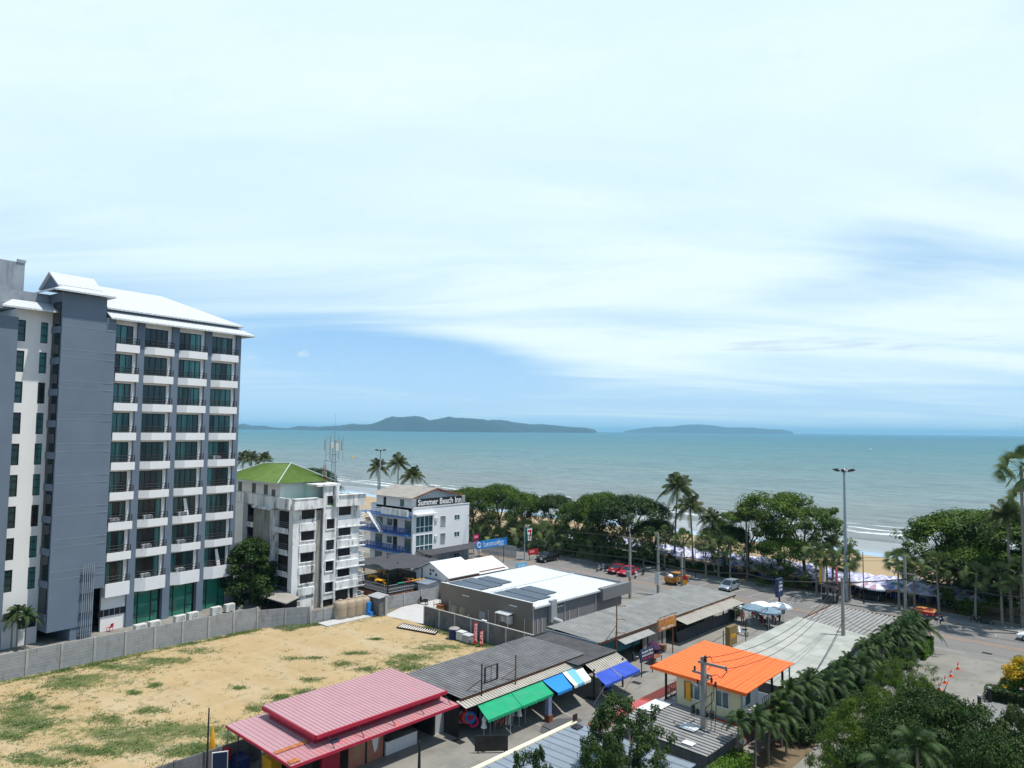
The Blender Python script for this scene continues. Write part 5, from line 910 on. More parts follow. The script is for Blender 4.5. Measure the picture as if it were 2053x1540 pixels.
# ------------------------------------------------------------------ orange roofed house on the right row
og_ = (-30.2, 50.4, 0); oh2 = thing('orange_roof_house', (-30.2, 50.4, 0), 'raised cream house with a bright orange metal roof', 'house')
b = MB(og_).mat(mt['creamw']); b.box(-29.2, -24.0, 50.4, 50.52, 2.35, 4.75); b.box(-29.2, -29.08, 50.52, 53.4, 2.35, 4.7); b.mat(mt['white']); b.box(-24.12, -24.0, 50.52, 53.4, 2.35, 4.85); b.box(-29.08, -24.12, 53.3, 53.4, 2.35, 4.8); part('wall', b, oh2)
b = MB(og_).mat(mt['redstrip']); b.box(-30.3, -23.95, 50.36, 57.2, 1.85, 2.15); b.mat(mt['polev']); b.box(-30.3, -23.9, 50.33, 57.25, 2.15, 2.35); part('floor_frame', b, oh2)
b = MB(og_).mat(mt['orange']); A_ = [(-31.0, 49.6, 4.92), (-23.0, 49.3, 4.92-.02), (-22.9, 57.6, 5.15), (-30.9, 58.1, 5.17)]; b.slab(*A_, .07); b.ribs(A_[0], A_[1], A_[2], A_[3], .36, .035, .022)
b.box(-31.05, -22.95, 49.28, 49.36, 4.70, 4.93) if False else None; b.hull8([(-31.05, 49.52, 4.72), (-23.0, 49.22, 4.70), (-23.0, 49.3, 4.70), (-31.05, 49.6, 4.72)], [(-31.05, 49.52, 4.96), (-23.0, 49.22, 4.94), (-23.0, 49.3, 4.94), (-31.05, 49.6, 4.96)]); part('roof', b, oh2)
for (xa, xb) in ((-28.2, -27.2), (-25.9, -24.9)):
    q = MB(og_).mat(mt['winwhite']); z0, z1 = 3.05, 4.15; y_ = 50.4
    q.box(xa-.06, xb+.06, y_-.05, y_, z0-.06, z0); q.box(xa-.06, xb+.06, y_-.05, y_, z1, z1+.06); q.box(xa-.06, xa, y_-.05, y_, z0, z1); q.box(xb, xb+.06, y_-.05, y_, z0, z1); q.box((xa+xb)/2-.025, (xa+xb)/2+.025, y_-.045, y_, z0, z1)
    wo = part('window', q, oh2); p_ = MB(og_); p_.box(xa, xb, y_-.02, y_-.002, z0, z1); part('pane', p_, wo, mt['innglass'])
b = MB(og_).mat(mt['yellow']); b.box(-28.35, -27.95, 50.28, 50.34, 2.85, 4.2); b.mat(mt['brown']).box(-28.5, -28.35, 50.29, 50.34, 2.9, 4.2); part('curtain', b, oh2, label='brown and yellow curtain hanging outside the window')
b = MB(og_); b.box(-23.99, -23.96, 51.3, 52.0, 2.9, 4.3); part('window', b, oh2, mt['innglass'])
for (x, y) in ((-30.2, 50.5), (-30.2, 57.2), (-23.6, 55.0), (-23.6, 57.0), (-27, 57.2)): b = MB(og_); b.box(x-.07, x+.07, y-.07, y+.07, 0, 4.95); part('post', b, oh2, mt['blackf'])
for (x, y) in ((-23.85, 50.35), (-23.2, 57.4)): b = MB(og_); b.tube([(x, y, .3), (x, y, 4.85)], .06, 6); part('drain_pipe', b, oh2, mt['polev'])
def rail(b, p, q, z0=2.35, h=.95):
    L = math.dist(p, q); n_ = max(2, int(L/.35))
    for zz in (.08, h*.5, h): b.tube([(p[0], p[1], z0+zz), (q[0], q[1], z0+zz)], .025, 4)
    for i in range(n_+1): f_ = i/n_; b.tube([(p[0]+(q[0]-p[0])*f_, p[1]+(q[1]-p[1])*f_, z0), (p[0]+(q[0]-p[0])*f_, p[1]+(q[1]-p[1])*f_, z0+h)], .02, 4)
b = MB(og_).mat(mt['blackf']); rail(b, (-30.2, 50.45), (-29.25, 50.45)); rail(b, (-30.2, 50.45), (-30.2, 57.2)); rail(b, (-23.7, 53.5), (-23.7, 57.1)); part('railing', b, oh2)
r = ac_unit((-23.55, 51.0, 2.4), 'white air conditioner on the side of the orange roofed house', rz=0); r['group'] = ''; del r['group']
rs = MB((-31.5, 45, 0)).mat(mt['redstrip']); rs.slab((-31.6, 48.9, 2.45), (-31.6, 57.3, 2.45), (-30.35, 57.3, 2.6), (-30.35, 48.9, 2.6), .06); o = rs.build('canopy'); tag(o, 'narrow bright red metal canopy along the alley beside the orange roofed house', 'canopy')
rs = MB((-31.5, 43, 0)).mat(mt['pinkred']); rs.slab((-31.6, 41.0, 2.42), (-31.6, 48.8, 2.42), (-30.2, 48.8, 2.55), (-30.2, 41.0, 2.55), .06); o = rs.build('canopy'); tag(o, 'faded dark red metal canopy along the alley behind the leafy tree', 'canopy')
# sheds
def shed(name, o_, label, roof, mats, walls, posts, cat='shed'):
    r = thing(name, (o_[0], o_[1], 0), label, cat); o3 = (o_[0], o_[1], 0); b = MB(o3).mat(roof); b.corr(*mats[0], mats[1], mats[2], 4, va=mats[3] if len(mats) > 3 else None, wide=len(mats) > 4); part('roof', b, r)
    b = MB(o3).mat(walls[0])
    for w_ in walls[1:]: b.box(*w_)
    part('wall', b, r)
    for (x, y, h) in posts: b = MB(o3); b.box(x-.06, x+.06, y-.06, y+.06, 0, h); part('post', b, r, mt['blackf'])
    return r
sh1 = shed('long_shed', (-23.6, 58), 'long shed with a pale patched fibre sheet roof behind the orange house', mt['paleroof'], (((-23.4, 58.4, 2.72), (-23.5, 79.0, 2.75), (-31.8, 81.1, 2.9), (-31.6, 58.6, 2.9)), .36, .016), [mt['bluemetal'], (-23.75, -23.65, 58.6, 79, 0, 2.65), (-31.4, -31.3, 59, 80.5, 0, 2.75), (-31.3, -23.8, 58.7, 58.8, 0, 2.6)], [])
b = MB((-23.6, 58, 0)).mat(mt['blackf'])
for (x, y) in ((-27.5, 58.9), (-25.8, 58.9), (-26.2, 78.2)): b.slab((x-.45, y, 2.93), (x+.45, y, 2.91), (x+.45, y+.18, 2.91), (x-.45, y+.18, 2.93), .02)
part('roof_gap', b, sh1)
sh2 = shed('ribbed_shed', (-23.6, 80), 'roadside shed with a strongly ribbed grey corrugated roof', mt['corrlt'], (((-31.2, 81.0, 2.72), (-23.5, 79.1, 2.75), (-23.6, 89.0, 2.85), (-30.9, 89.6, 2.85)), .5, .07, mt['groove2'], True), [mt['corrlt'], (-23.75, -23.65, 79.2, 88.8, 0, 2.6)], [(-30.8, 89.2, 2.7), (-27, 89.1, 2.7)])
b = MB((-23.6, 80, 0)).mat(mt['rust']); b.box(-31.2, -31.1, 81, 89.6, 2.3, 2.85)
for i in range(12): b.box(-31.25, -31.05, 81.2+.75*i, 81.26+.75*i, 1.8, 2.9)
b.box(-31, -23.6, 89.6, 89.7, 2.5, 2.8); part('frame', b, sh2)
sh3 = shed('stall_shed', (-22.9, 43.4), 'shed with a worn ribbed roof in front of the orange house', mt['corrlt'], (((-22.85, 43.2, 2.55), (-22.85, 48.8, 2.55), (-30.2, 49.3, 2.62), (-30.4, 43.4, 2.62)), .42, .04, mt['groove']), [mt['walld'], (-23.2, -23.1, 43.3, 48.7, 0, 2.45), (-30, -23.2, 43.35, 43.45, 0, 2.45)], [])
for q_ in ([(-28.9, 46.9, 2.70), (-28.9, 49.2, 2.70), (-30.3, 49.3, 2.72), (-30.3, 46.4, 2.72)], [(-25.2, 45.8, 2.67), (-25.2, 46.8, 2.67), (-26.4, 46.8, 2.68), (-26.4, 45.8, 2.68)], [(-24.2, 43.7, 2.65), (-24.2, 44.3, 2.65), (-25.0, 44.3, 2.66), (-25.0, 43.7, 2.66)]): b = MB((-22.9, 43.4, 0)); b.slab(*q_, .02); part('roof_patch', b, sh3, mt['whiteroof'], label='newer white sheet patch')
bl = thing('blue_metal_roof_shed', (-31.9, 30, 0), 'near shed with a blue grey metal roof and a cream ridge cap', 'shed'); ob = (-31.9, 30, 0)
b = MB(ob).mat(mt['bluemetal']); A_ = [(-31.9, 20, 2.75), (-31.9, 41.2, 2.75), (-22.9, 41.8, 2.5), (-22.9, 20, 2.5)]; b.slab(*A_, .05); b.ribs(*A_, .75, .07, .04); part('roof', b, bl)
b = MB(ob).mat(mt['creamedge']); b.box(-32.15, -31.8, 20, 41.2, 2.70, 2.83); part('ridge_cap', b, bl)
b = MB(ob).mat(mt['walld']); b.box(-31.7, -31.5, 20, 41, 0, 2.65); b.box(-23.3, -23.1, 20, 41, 0, 2.45); b.box(-31.5, -23.3, 40.9, 41.0, 0, 2.45); part('wall', b, bl)
b = MB(ob); b.slab((-31.6, 40.2, 2.86), (-31.6, 40.9, 2.86), (-31.0, 40.9, 2.82), (-31.0, 40.2, 2.82), .04); b.box(-31.9, -31.86, 40.8, 41.3, 2.9, 3.35); part('solar_lamp', b, bl, mt['blackf'])

# ------------------------------------------------------------------ vegetation
def leaf_quads(P, Nn, size, rng, asp=0.6):
    n = len(P); a = rng.normal(size=(n, 3)); t = np.cross(Nn, a); t /= np.linalg.norm(t, axis=1, keepdims=True)+1e-9; b_ = np.cross(Nn, t)
    s = size*(0.7+0.6*rng.rand(n, 1)) if np.isscalar(size) else size; f = 0.18*s*Nn
    V = np.stack([P-t*s*.5, P-b_*s*.5*asp+f, P+t*s*.5, P+b_*s*.5*asp+f], 1).reshape(-1, 3)
    F = np.arange(4*n).reshape(-1, 4); return V, F
def clump_cloud(C, Rr, npc, size, rng, flat=0.6, up=0.9, shell=0.55, asp=0.6):
    """leaf quads filling flattened clumps centred at C with radii Rr"""
    C = np.asarray(C, float); k_ = len(C); idx = np.repeat(np.arange(k_), npc); n = len(idx); d = rng.normal(size=(n, 3)); d /= np.linalg.norm(d, axis=1, keepdims=True)
    r = (shell+(1-shell)*rng.rand(n, 1))*np.asarray(Rr)[idx][:, None]; P = C[idx]+d*r*np.array([1, 1, flat]); Nn = d*0.7+rng.normal(size=(n, 3))*0.45+np.array([0, 0, up]); Nn /= np.linalg.norm(Nn, axis=1, keepdims=True)
    return leaf_quads(P, Nn, size, rng, asp)
def trunk_mesh(b, H, r0, limbs, rng, lean=0.0, spread=3.0, split=0.4):
    top = (lean*H, 0, H*split); b.tube([(0, 0, -.3), (lean*H*.5+rng.uniform(-.1, .1), rng.uniform(-.1, .1), H*split*.5), top], [r0*1.25, r0, r0*.8], 8)
    for i in range(limbs):
        a = 2*math.pi*i/limbs+rng.uniform(-.4, .4); l = spread*rng.uniform(.6, 1); e = (top[0]+math.cos(a)*l, top[1]+math.sin(a)*l, H*rng.uniform(.65, .88)); m_ = tuple((top[j]+e[j])/2+(0.3 if j == 2 else 0) for j in range(3))
        b.tube([top, m_, e], [r0*.6, r0*.4, r0*.15], 6)
        for q in range(2): a2 = a+rng.uniform(-.8, .8); b.tube([m_, (m_[0]+math.cos(a2)*l*.5, m_[1]+math.sin(a2)*l*.5, m_[2]+H*.15)], [r0*.3, r0*.08], 5)
CROWN = {}
def almond_variant(seed, R=7.0, H=13.0, lm='almond', low=0.30, npc=170, ls=0.34, ncl=95, tiers=True):
    rng = np.random.RandomState(seed); C = []; Rr = []
    for i in range(ncl):
        rr = R*math.sqrt(rng.rand())*0.93; a = rng.rand()*2*math.pi; rr *= 1+0.16*math.sin(3*a+seed)+0.10*math.sin(5*a+seed*2); top = H*(0.62+0.36*math.sqrt(max(0, 1-min(1, rr/R)**2)))
        z = top if rng.rand() < .62 else H*low+(top-H*low)*rng.rand()
        if tiers: z = round(z/1.5)*1.5+rng.uniform(-.5, .5)
        C.append((rr*math.cos(a), rr*math.sin(a), z-0.7)); Rr.append(rng.uniform(.8, 2.0))
    V, F = clump_cloud(C, Rr, npc, ls, rng, flat=0.5 if tiers else .72); tb = MB(); pr = random.Random(seed); trunk_mesh(tb, H, R*.045, 5, pr, 0.02, R*.6, .34)
    return V, F, tb
def make_tree(name, cat, label, loc, H, R, key, group=None, rz=0.0, gen=None, lm='almond', **kw):
    """tree = trunk + crown; crowns of one key share their mesh, scaled to the size in the photo"""
    r = thing(name, loc, label, cat, group, rz)
    if key not in CROWN:
        V, F, tb = (gen or almond_variant)(*key[1], **kw); c = npobj('crown', V, F, [leaf[lm]], r); t = tb.build('trunk', r, mt['bark']); CROWN[key] = (c.data, t.data, float(V[:, 2].max()), float(np.percentile(np.hypot(V[:, 0], V[:, 1]), 97)))
    else:
        for nm, d in (('crown', CROWN[key][0]), ('trunk', CROWN[key][1])): o = bpy.data.objects.new(nm, d); COL.objects.link(o); o.parent = r
    s_ = R/CROWN[key][3]; r.scale = (s_, s_, H/CROWN[key][2]); return r
def by_top(px, py, Y, z0=0.1):
    x, z = col_y(px, py, Y); return x, Y, max(1.0, z-z0)
G1 = 'broad crowned trees along the beach road'
ALM = [(905, 980, 113, 5.4, 'behind the inn sign'), (948, 974, 112, 6.0, 'tallest just right of the inn'), (1003, 968, 111, 5.8, 'with a flat top over the blue banner'), (1052, 984, 109, 5.0, 'above the tall convenience store sign'), (1108, 988, 113, 5.4, 'behind the dark fan palms'),
       (1158, 1003, 109, 4.2, 'with sand showing through beside it'), (1203, 983, 109, 5.9, 'above the red cars'), (1264, 988, 108, 7.4, 'the widest dark dome over the parked red cars'), (1312, 1040, 111, 4.6, 'small and dark behind the coconut palms'),
       (1452, 1048, 111, 4.6, 'dark and leaning over the tarpaulin carts'), (1497, 1022, 113, 5.6, 'left half of the tall open crown'), (1560, 985, 113, 7.6, 'tallest, with open ragged branches against the sea'), (1612, 1005, 112, 6.4, 'reaching toward the tall light mast'), (1575, 1075, 109, 5.0, 'low leafy one with hanging branches'),
       (1895, 1035, 114, 6.2, 'light green, left edge of the right hand grove'), (1955, 1015, 117, 9.0, 'biggest of the right hand grove'), (2025, 1022, 119, 9.0, 'behind the tall fan palm at the right edge'), (1948, 1085, 112, 6.0, 'low dark one over the roadside palms'), (2010, 1095, 113, 6.8, 'low and dark in the right corner grove')]
for i, (px, py, Y, R, d) in enumerate(ALM):
    x, y, H = by_top(px, py, Y); dark = i in (4, 7, 8, 9); op = i in (10, 11, 12, 14)
    pass; key = ('alm_d' if dark else 'alm_o' if op else 'alm', (11+i % 3,)); make_tree('almond_tree', 'tree', 'broad leafy beach tree, '+d, (x, y, .1), H, R, key, G1, rz=i*1.3, lm='dark' if dark else 'almond', **(dict(low=.42, ncl=75, npc=150) if op else dict(low=.10, ncl=135, npc=190, tiers=False)))
x, y, H = by_top(622, 935, 100); make_tree('almond_tree', 'tree', 'dark tree behind the telecom mast and the green roof', (x, y, .1), H, 7.5, ('alm_d', (11,)), rz=.5, lm='dark', low=.22, ncl=110)
def bushy(seed, R=3.2, H=9.2):
    rng = np.random.RandomState(seed); C = []; Rr = []
    for i in range(110): t = rng.rand()**.8; z = 1.0+t*(H-1.6); r_ = R*(1-abs(t-.35)**1.6*1.25)*math.sqrt(rng.rand()); a = rng.rand()*6.28; C.append((r_*math.cos(a), r_*math.sin(a), z)); Rr.append(rng.uniform(.6, 1.0))
    V, F = clump_cloud(C, Rr, 190, .26, rng, .8, .6); tb = MB(); trunk_mesh(tb, H, .16, 4, random.Random(seed), 0, 1.2, .35); return V, F, tb
bx, by = at(500, 1226); make_tree('bushy_tree', 'tree', 'dense dark green tree between the hotel and the old white block', (bx, by, 0), 9.4, 3.4, ('bushy', (3,)), gen=bushy, lm='dark')

# palms
def frond(b, base, az, el, L, droop, nl, ll, lw_, hang, twist=0.0, rr=.03):
    d = Vector((math.cos(az), math.sin(az), 0)); up = Vector((0, 0, 1)); side = Vector((-math.sin(az), math.cos(az), 0)); pts = []
    for i in range(9): t = i/8; pts.append(Vector(base)+d*(L*t*math.cos(el)*(1-.15*t*t))+up*(L*(math.sin(el)*t-droop*t*t)))
    b.tube(pts, rr, 4, rr*.3, False)
    for i in range(nl):
        t = .12+.88*i/(nl-1); q = t*8; k_ = min(7, int(q)); p = pts[k_].lerp(pts[k_+1], q-k_); tg = (pts[k_+1]-pts[k_]).normalized(); l = ll*(math.sin(math.pi*(.12+.80*t))**.7)
        for sg in (-1, 1):
            o = (side*sg*.8+tg*.55-up*hang*(.6+.8*((i*7+k_) % 5)/5)).normalized(); e = p+o*l; w_ = tg*lw_; mdl = p+o*l*.5+up*.03
            b.add([tuple(p-w_*.5), tuple(p+w_*.5), tuple(mdl+w_*.5), tuple(mdl-w_*.5)], [(0, 1, 2, 3)]); b.add([tuple(mdl-w_*.5), tuple(mdl+w_*.5), tuple(e-up*hang*l*.2)], [(0, 1, 2)])
def coco_crown(seed, L=3.6, n=24, wind=(-.25, 0)):
    b = MB(); r = random.Random(seed)
    for i in range(n): az = i*2.399+r.uniform(-.2, .2); t = i/n; el = 1.25-1.5*t+r.uniform(-.12, .12); frond(b, (0, 0, 0), az, el, L*r.uniform(.8, 1.05), .35+.35*t, 22, .85, .11, .55+.5*t)
    return b
def fan_crown(seed, L=1.0, n=26, R=1.0):
    b = MB(); r = random.Random(seed)
    for i in range(n):
        az = i*2.399+r.uniform(-.2, .2); t = i/n; el = 1.4-2.3*t+r.uniform(-.2, .2); d = Vector((math.cos(az)*math.cos(el), math.sin(az)*math.cos(el), math.sin(el))); c = d*L*r.uniform(.8, 1.1); c.z -= .2*t; b.tube([(0, 0, 0), tuple(c)], .018, 4, .012, False)
        side = Vector((-math.sin(az), math.cos(az), 0)); up = d.cross(side)*-1; rl = r.uniform(-1.1, 1.1); side = side*math.cos(rl)+up*math.sin(rl); m = 19
        for j in range(m):
            a = (j/(m-1)-.5)*2.75; o = (d*math.cos(a)+side*math.sin(a)); rad = R*(.72+.28*math.cos(a))*r.uniform(.9, 1.05); e = c+o*rad-Vector((0, 0, .22*rad+.10*abs(a))); tn = (side*math.cos(a)-d*math.sin(a))*.042*R; mdl = c+o*rad*.5-Vector((0, 0, .03))
            b.add([tuple(c), tuple(mdl+tn+up*.02), tuple(e), tuple(mdl-tn)], [(0, 1, 2, 3)])
    for i in range(8): az = i*.8; b.add([(0, 0, 0), (.12*math.cos(az), .12*math.sin(az), -.5), (.3*math.cos(az+.3), .3*math.sin(az+.3), -.9-.3*(i % 2)), (.14*math.cos(az+.5), .14*math.sin(az+.5), -.4)], [(0, 1, 2, 3)])
    return b
def manila_crown(seed):
    b = MB(); r = random.Random(seed)
    for i in range(15): az = i*2.399+r.uniform(-.2, .2); t = i/15; frond(b, (0, 0, 0), az, 1.3-1.25*t+r.uniform(-.12, .12), 1.9*r.uniform(.85, 1.08), .50+.40*t, 34, .42, .04, .22+.4*t, rr=.02)
    return b
PCR = {}
def palm(name, label, loc, H, kind, seed, scale=1.0, group=None, lean=(0, 0), tr=.15, cat='palm'):
    r = thing(name, loc, label, cat, group); key = (kind, seed)
    if key not in PCR: PCR[key] = {'coco': lambda: coco_crown(seed), 'fan': lambda: fan_crown(seed), 'manila': lambda: manila_crown(seed), 'royal': lambda: fan_crown(seed, 1.3, 30, 1.2)}[kind]().build('crown', r, leaf[{'coco': 'coco', 'fan': 'fan', 'manila': 'manila', 'royal': 'fan'}[kind]]); c = PCR[key]
    else: c = PCR[key].copy(); COL.objects.link(c); c.parent = r
    hc = H-(1.6 if kind == 'coco' else .9)*scale; hc = max(.8, hc); c.location = (lean[0], lean[1], hc); c.scale = (scale,)*3; c.rotation_euler = (0, 0, loc[0]*1.7+seed)
    b = MB(); b.tube([(0, 0, -.2), (lean[0]*.25, lean[1]*.25, hc*.4), (lean[0]*.65, lean[1]*.65, hc*.75), (lean[0], lean[1], hc)], [tr*1.5, tr, tr*.85, tr*.75], 7); b.build('trunk', r, mt['palmbark']); return r
COCO = [(487, 906, 114, 1.25, 'leftmost behind the hotel edge'), (508, 906, 113, 1.25, 'middle of the three beside the hotel'), (526, 908, 114, 1.15, 'right of the three beside the hotel'), (760, 922, 113, 1.15, 'beside the far light mast'), (799, 913, 115, 1.25, 'tallest of the group behind the inn'), (829, 938, 110, 1.2, 'right of the group behind the inn, lower'),
        (1345, 953, 112, 1.3, 'tallest in the middle of the shore'), (1389, 994, 110, 1.2, 'second in the middle, slightly lower'), (1432, 1024, 110, .85, 'low one before the brown sand bar'), (1497, 1010, 110, .8, 'half hidden by the open tree'), (1668, 1075, 110, .7, 'low one left of the light mast'), (2020, 1010, 108, 1.0, 'behind the tall fan palm on the right edge')]
for i, (px, py, Y, s_, d) in enumerate(COCO):
    x, y, H = by_top(px, py, Y); palm('coconut_palm', 'coconut palm, '+d, (x+(.6 if i == 6 else 0), y, .1), H, 'coco', i % 3, s_, 'coconut palms along the shore', (random.Random(i).uniform(-.9, .9), random.Random(i+50).uniform(-.4, .4)), .16)
FAN = [(1240, 1085, 105.6), (1290, 1070, 106), (1332, 1062, 106.5), (1372, 1068, 105.5), (1415, 1072, 105.5), (1440, 1085, 107), (1463, 1084, 105.8), (1636, 1098, 105.7), (1658, 1100, 107), (1702, 1104, 106.0), (1692, 1112, 110), (1800, 1110, 105.7), (1812, 1108, 110), (1832, 1125, 107), (1880, 1118, 106.0), (1952, 1138, 105.6), (2006, 1140, 105.8), (2045, 1130, 107)]
fl = ['behind the far lamp post', 'left of the twin lamp poles', 'between the two concrete poles', 'over the orange pickup', 'in front of the dark leafy tree', 'shaded one beside a tree trunk', 'with yellow old fronds near the silver car', 'left of the yellow bank sign', 'leaning beside the yellow bank sign', 'in front of the tall light mast', 'just behind the light mast', 'left of the right hand power pole', 'behind the right hand power pole', 'between pole and leafy tree', 'by itself above the shaded strip', 'left of two under the dark grove', 'right of two under the dark grove', 'at the right edge of the promenade']
for i, (px, py, Y) in enumerate(FAN):
    x, y, H = by_top(px, py, Y); palm('fan_palm', 'roadside fan palm, '+fl[i], (x, y, .14), H, 'fan', i % 3, 1.12 if i != 5 else 1.0, 'fan palms along the promenade', (random.Random(i).uniform(-.3, .3), 0), .13)
GF = [(962, 1058), (985, 1050), (1000, 1065), (1030, 1050), (1052, 1048), (1078, 1058), (1100, 1052), (1122, 1060), (1150, 1068), (1178, 1062), (1205, 1072)]
for i, (px, py) in enumerate(GF):
    x, y, H = by_top(px, py+4, 105.8+.8*(i % 2)); palm('fan_palm', 'grey green fan palm in the row behind the store, %s from the inn' % ['first', 'second', 'third', 'fourth', 'fifth', 'sixth', 'seventh', 'eighth', 'ninth', 'tenth', 'last'][i], (x, y, .14), H, 'fan', i % 3, 1.75, 'grey green fan palms behind the store', (0, 0), .16)
x, y, H = by_top(2046, 918, 104); palm('fan_palm', 'very tall fan palm standing against the sea at the right edge', (x, y, .1), H, 'royal', 5, 1.35, None, (0, 0), .2)
x, y, H = by_top(2058, 985, 108); palm('fan_palm', 'tall fan palm just below the highest one at the right edge', (x, y, .1), H, 'royal', 5, 1.2, None, (0, 0), .2)
# Manila palm hedge along the sheds
rg = random.Random(8); n_ = 0
for i in range(38):
    y = 47.0+i*1.12; x = -22.2+rg.uniform(-.45, .5)+(.5 if i % 2 else -.2); h = 4.0+rg.uniform(-.7, .7)
    r = palm('manila_palm', 'feathery palm in the dense row beside the sheds, ' + ('number %d from the near end' % (i+1)), (x, y, 0), h, 'manila', i % 3, 0.98+rg.uniform(-.15, .2), 'palm hedge beside the sheds', (rg.uniform(-.4, .5), rg.uniform(-.3, .3)), .07)
    if i == 0: r['label'] = 'nearest feathery palm of the row, over the bright green hedge'
for i, (x, y, h) in enumerate(((-20.9, 83.5, 3.9), (-21.6, 86.0, 4.0), (-20.6, 87.2, 3.7), (-22.3, 88.0, 4.1), (-20.8, 81.2, 3.6))): palm('manila_palm', 'palm of the round thicket at the road end of the row, '+['over the kerb', 'in its middle', 'outermost by the road', 'beside the ribbed shed', 'on its near side'][i], (x, y, 0), h, 'manila', i % 3, 1.3, 'palm thicket at the road', (0, 0), .1)
for (px, py, k_) in ((15, 1240, 0), (32, 1228, 1), (4, 1265, 2)):
    x, y = at(px, 1335); palm('areca_palm', 'small areca palm at the foot of the hotel wing, %s' % ['front one', 'tallest', 'at the left edge'][k_], (x-1.5, y+1.0, .5), 5.0-k_*.3, 'manila', k_, 1.0, 'areca palms at the hotel wing', (0, 0), .07)
# foreground trees
def rosette(seed, R=3.2, H=6.9, ncl=125, npc=120, ls=.19):
    rng = np.random.RandomState(seed); C = []; Rr = []
    for i in range(ncl): a = rng.rand()*6.28; t = rng.rand(); z = H*(.30+.68*t); rmax = R*(1-abs(t-.35)**1.5*1.0)*(1+.2*math.sin(4*a+seed)); r_ = rmax*(rng.rand()**.4); C.append((r_*math.cos(a), r_*math.sin(a), z)); Rr.append(rng.uniform(.30, .52))
    V, F = clump_cloud(C, Rr, npc, ls, rng, .85, .5, .35, .45); tb = MB(); trunk_mesh(tb, H, .13, 6, random.Random(seed), 0, R*.7, .3); return V, F, tb
def feathery(seed, R=4.2, H=7.6, ncl=150, npc=260, ls=.15, flat=.32):
    rng = np.random.RandomState(seed); C = []; Rr = []
    for i in range(ncl): a = rng.rand()*6.28; t = rng.rand(); z = H*(.22+.74*t); rmax = R*math.sqrt(max(.06, 1-(t-.25)**2*1.75)); r_ = rmax*(rng.rand()**.4)*(1+.12*math.sin(5*a)); C.append((r_*math.cos(a), r_*math.sin(a), z)); Rr.append(rng.uniform(.55, 1.05))
    V, F = clump_cloud(C, Rr, npc, ls, rng, flat, .8, .1, .4); tb = MB(); trunk_mesh(tb, H, .18, 6, random.Random(seed), 0, R*.7, .25); return V, F, tb
def top_at(px, py, D):
    d = ray(px, py); hd = math.hypot(d[0], d[1]); t = D/hd; return d[0]*t, d[1]*t, HC+d[2]*t
def fgt(nm, px, py, D, R, gen, key, lm, label, cat='tree', rz=0.0, **kw):
    x, y, z = top_at(px, py, D); return make_tree(nm, cat, label, (x, y, 0), z, R, key, None, rz, gen, lm, **kw)
fgt('leafy_tree', 1258, 1398, 45.5, 3.1, rosette, ('ros', (4,)), 'fg', 'dark leafy tree with rosette like foliage before the orange house')
fgt('leafy_tree', 1205, 1470, 41, 1.9, rosette, ('ros', (4,)), 'fg', 'lower left crown beside the dark leafy tree', rz=2)
fgt('leafy_tree', 1068, 1494, 35.5, 1.5, rosette, ('ros', (7,)), 'fg', 'small treetop poking up over the blue grey metal roof')
fgt('leafy_tree', 1335, 1500, 41, 1.6, feathery, ('fea', (2,)), 'olive', 'sparse olive green bush at the foot of the concrete power pole', ncl=60, npc=120)
fgt('feathery_tree', 1745, 1385, 47, 3.2, feathery, ('feal', (6,)), 'light', 'bright green feathery tree left of the big dark one', ncl=110)
fgt('feathery_tree', 1690, 1440, 43, 2.2, feathery, ('feal', (6,)), 'light', 'bright green feathery branches in front of the palm row', rz=2, ncl=110)
fgt('feathery_tree', 1870, 1378, 45, 4.3, feathery, ('fead', (8,)), 'dark', 'large dark green tree in the lower right foreground', ncl=190)
fgt('feathery_tree', 1930, 1400, 43, 4.0, feathery, ('fead', (9,)), 'fg', 'dense dark tree at the right of the foreground group', ncl=190)
fgt('feathery_tree', 1800, 1435, 41, 3.6, feathery, ('fead', (8,)), 'dark', 'dark tree filling the bottom of the foreground group', rz=2.2, ncl=190)
fgt('feathery_tree', 1975, 1470, 38, 2.9, feathery, ('fead', (9,)), 'fg', 'low dark tree at the bottom right of the group', rz=1.1, ncl=190)
fgt('feathery_tree', 1860, 1330, 62, 1.9, feathery, ('thin', (5,)), 'light', 'thin see through young tree beside the traffic cones', ncl=40, npc=90)
fgt('feathery_tree', 1815, 1300, 66, 2.2, feathery, ('thin', (5,)), 'light', 'light green young tree at the kerb beside the palm thicket', rz=2.4, ncl=40, npc=90)
for i, (px, py, D, R, d) in enumerate(((1790, 1322, 61, 1.9, 'between the palm row and the cones'), (1835, 1352, 56, 2.0, 'just behind the big dark tree'), (1752, 1372, 53, 1.8, 'beside the kerb of the driveway'), (1900, 1385, 52, 1.6, 'showing over the dark tree'))): fgt('feathery_tree', px, py, D, R, feathery, ('feal', (6,)), 'light', 'light green feathery young tree '+d, rz=i*1.4, ncl=110)
fgt('leafy_tree', 2030, 1445, 44, 2.4, rosette, ('rosl', (9,)), 'olive', 'olive green tree at the lower right edge')
fgt('leafy_tree', 2050, 1410, 52, 2.0, rosette, ('rosl', (9,)), 'olive', 'olive tree behind, touching the right edge', rz=1)
for i, (px, py, D) in enumerate(((1838, 1455, 36), (1780, 1490, 34))):
    x, y, z = top_at(px, py, D); palm('foreground_palm', ['young palm spreading in front of the dark tree', 'young palm at the bottom edge, partly hidden'][i], (x, y, 0), z, 'manila', i, 1.0, None, (0, 0), .08)
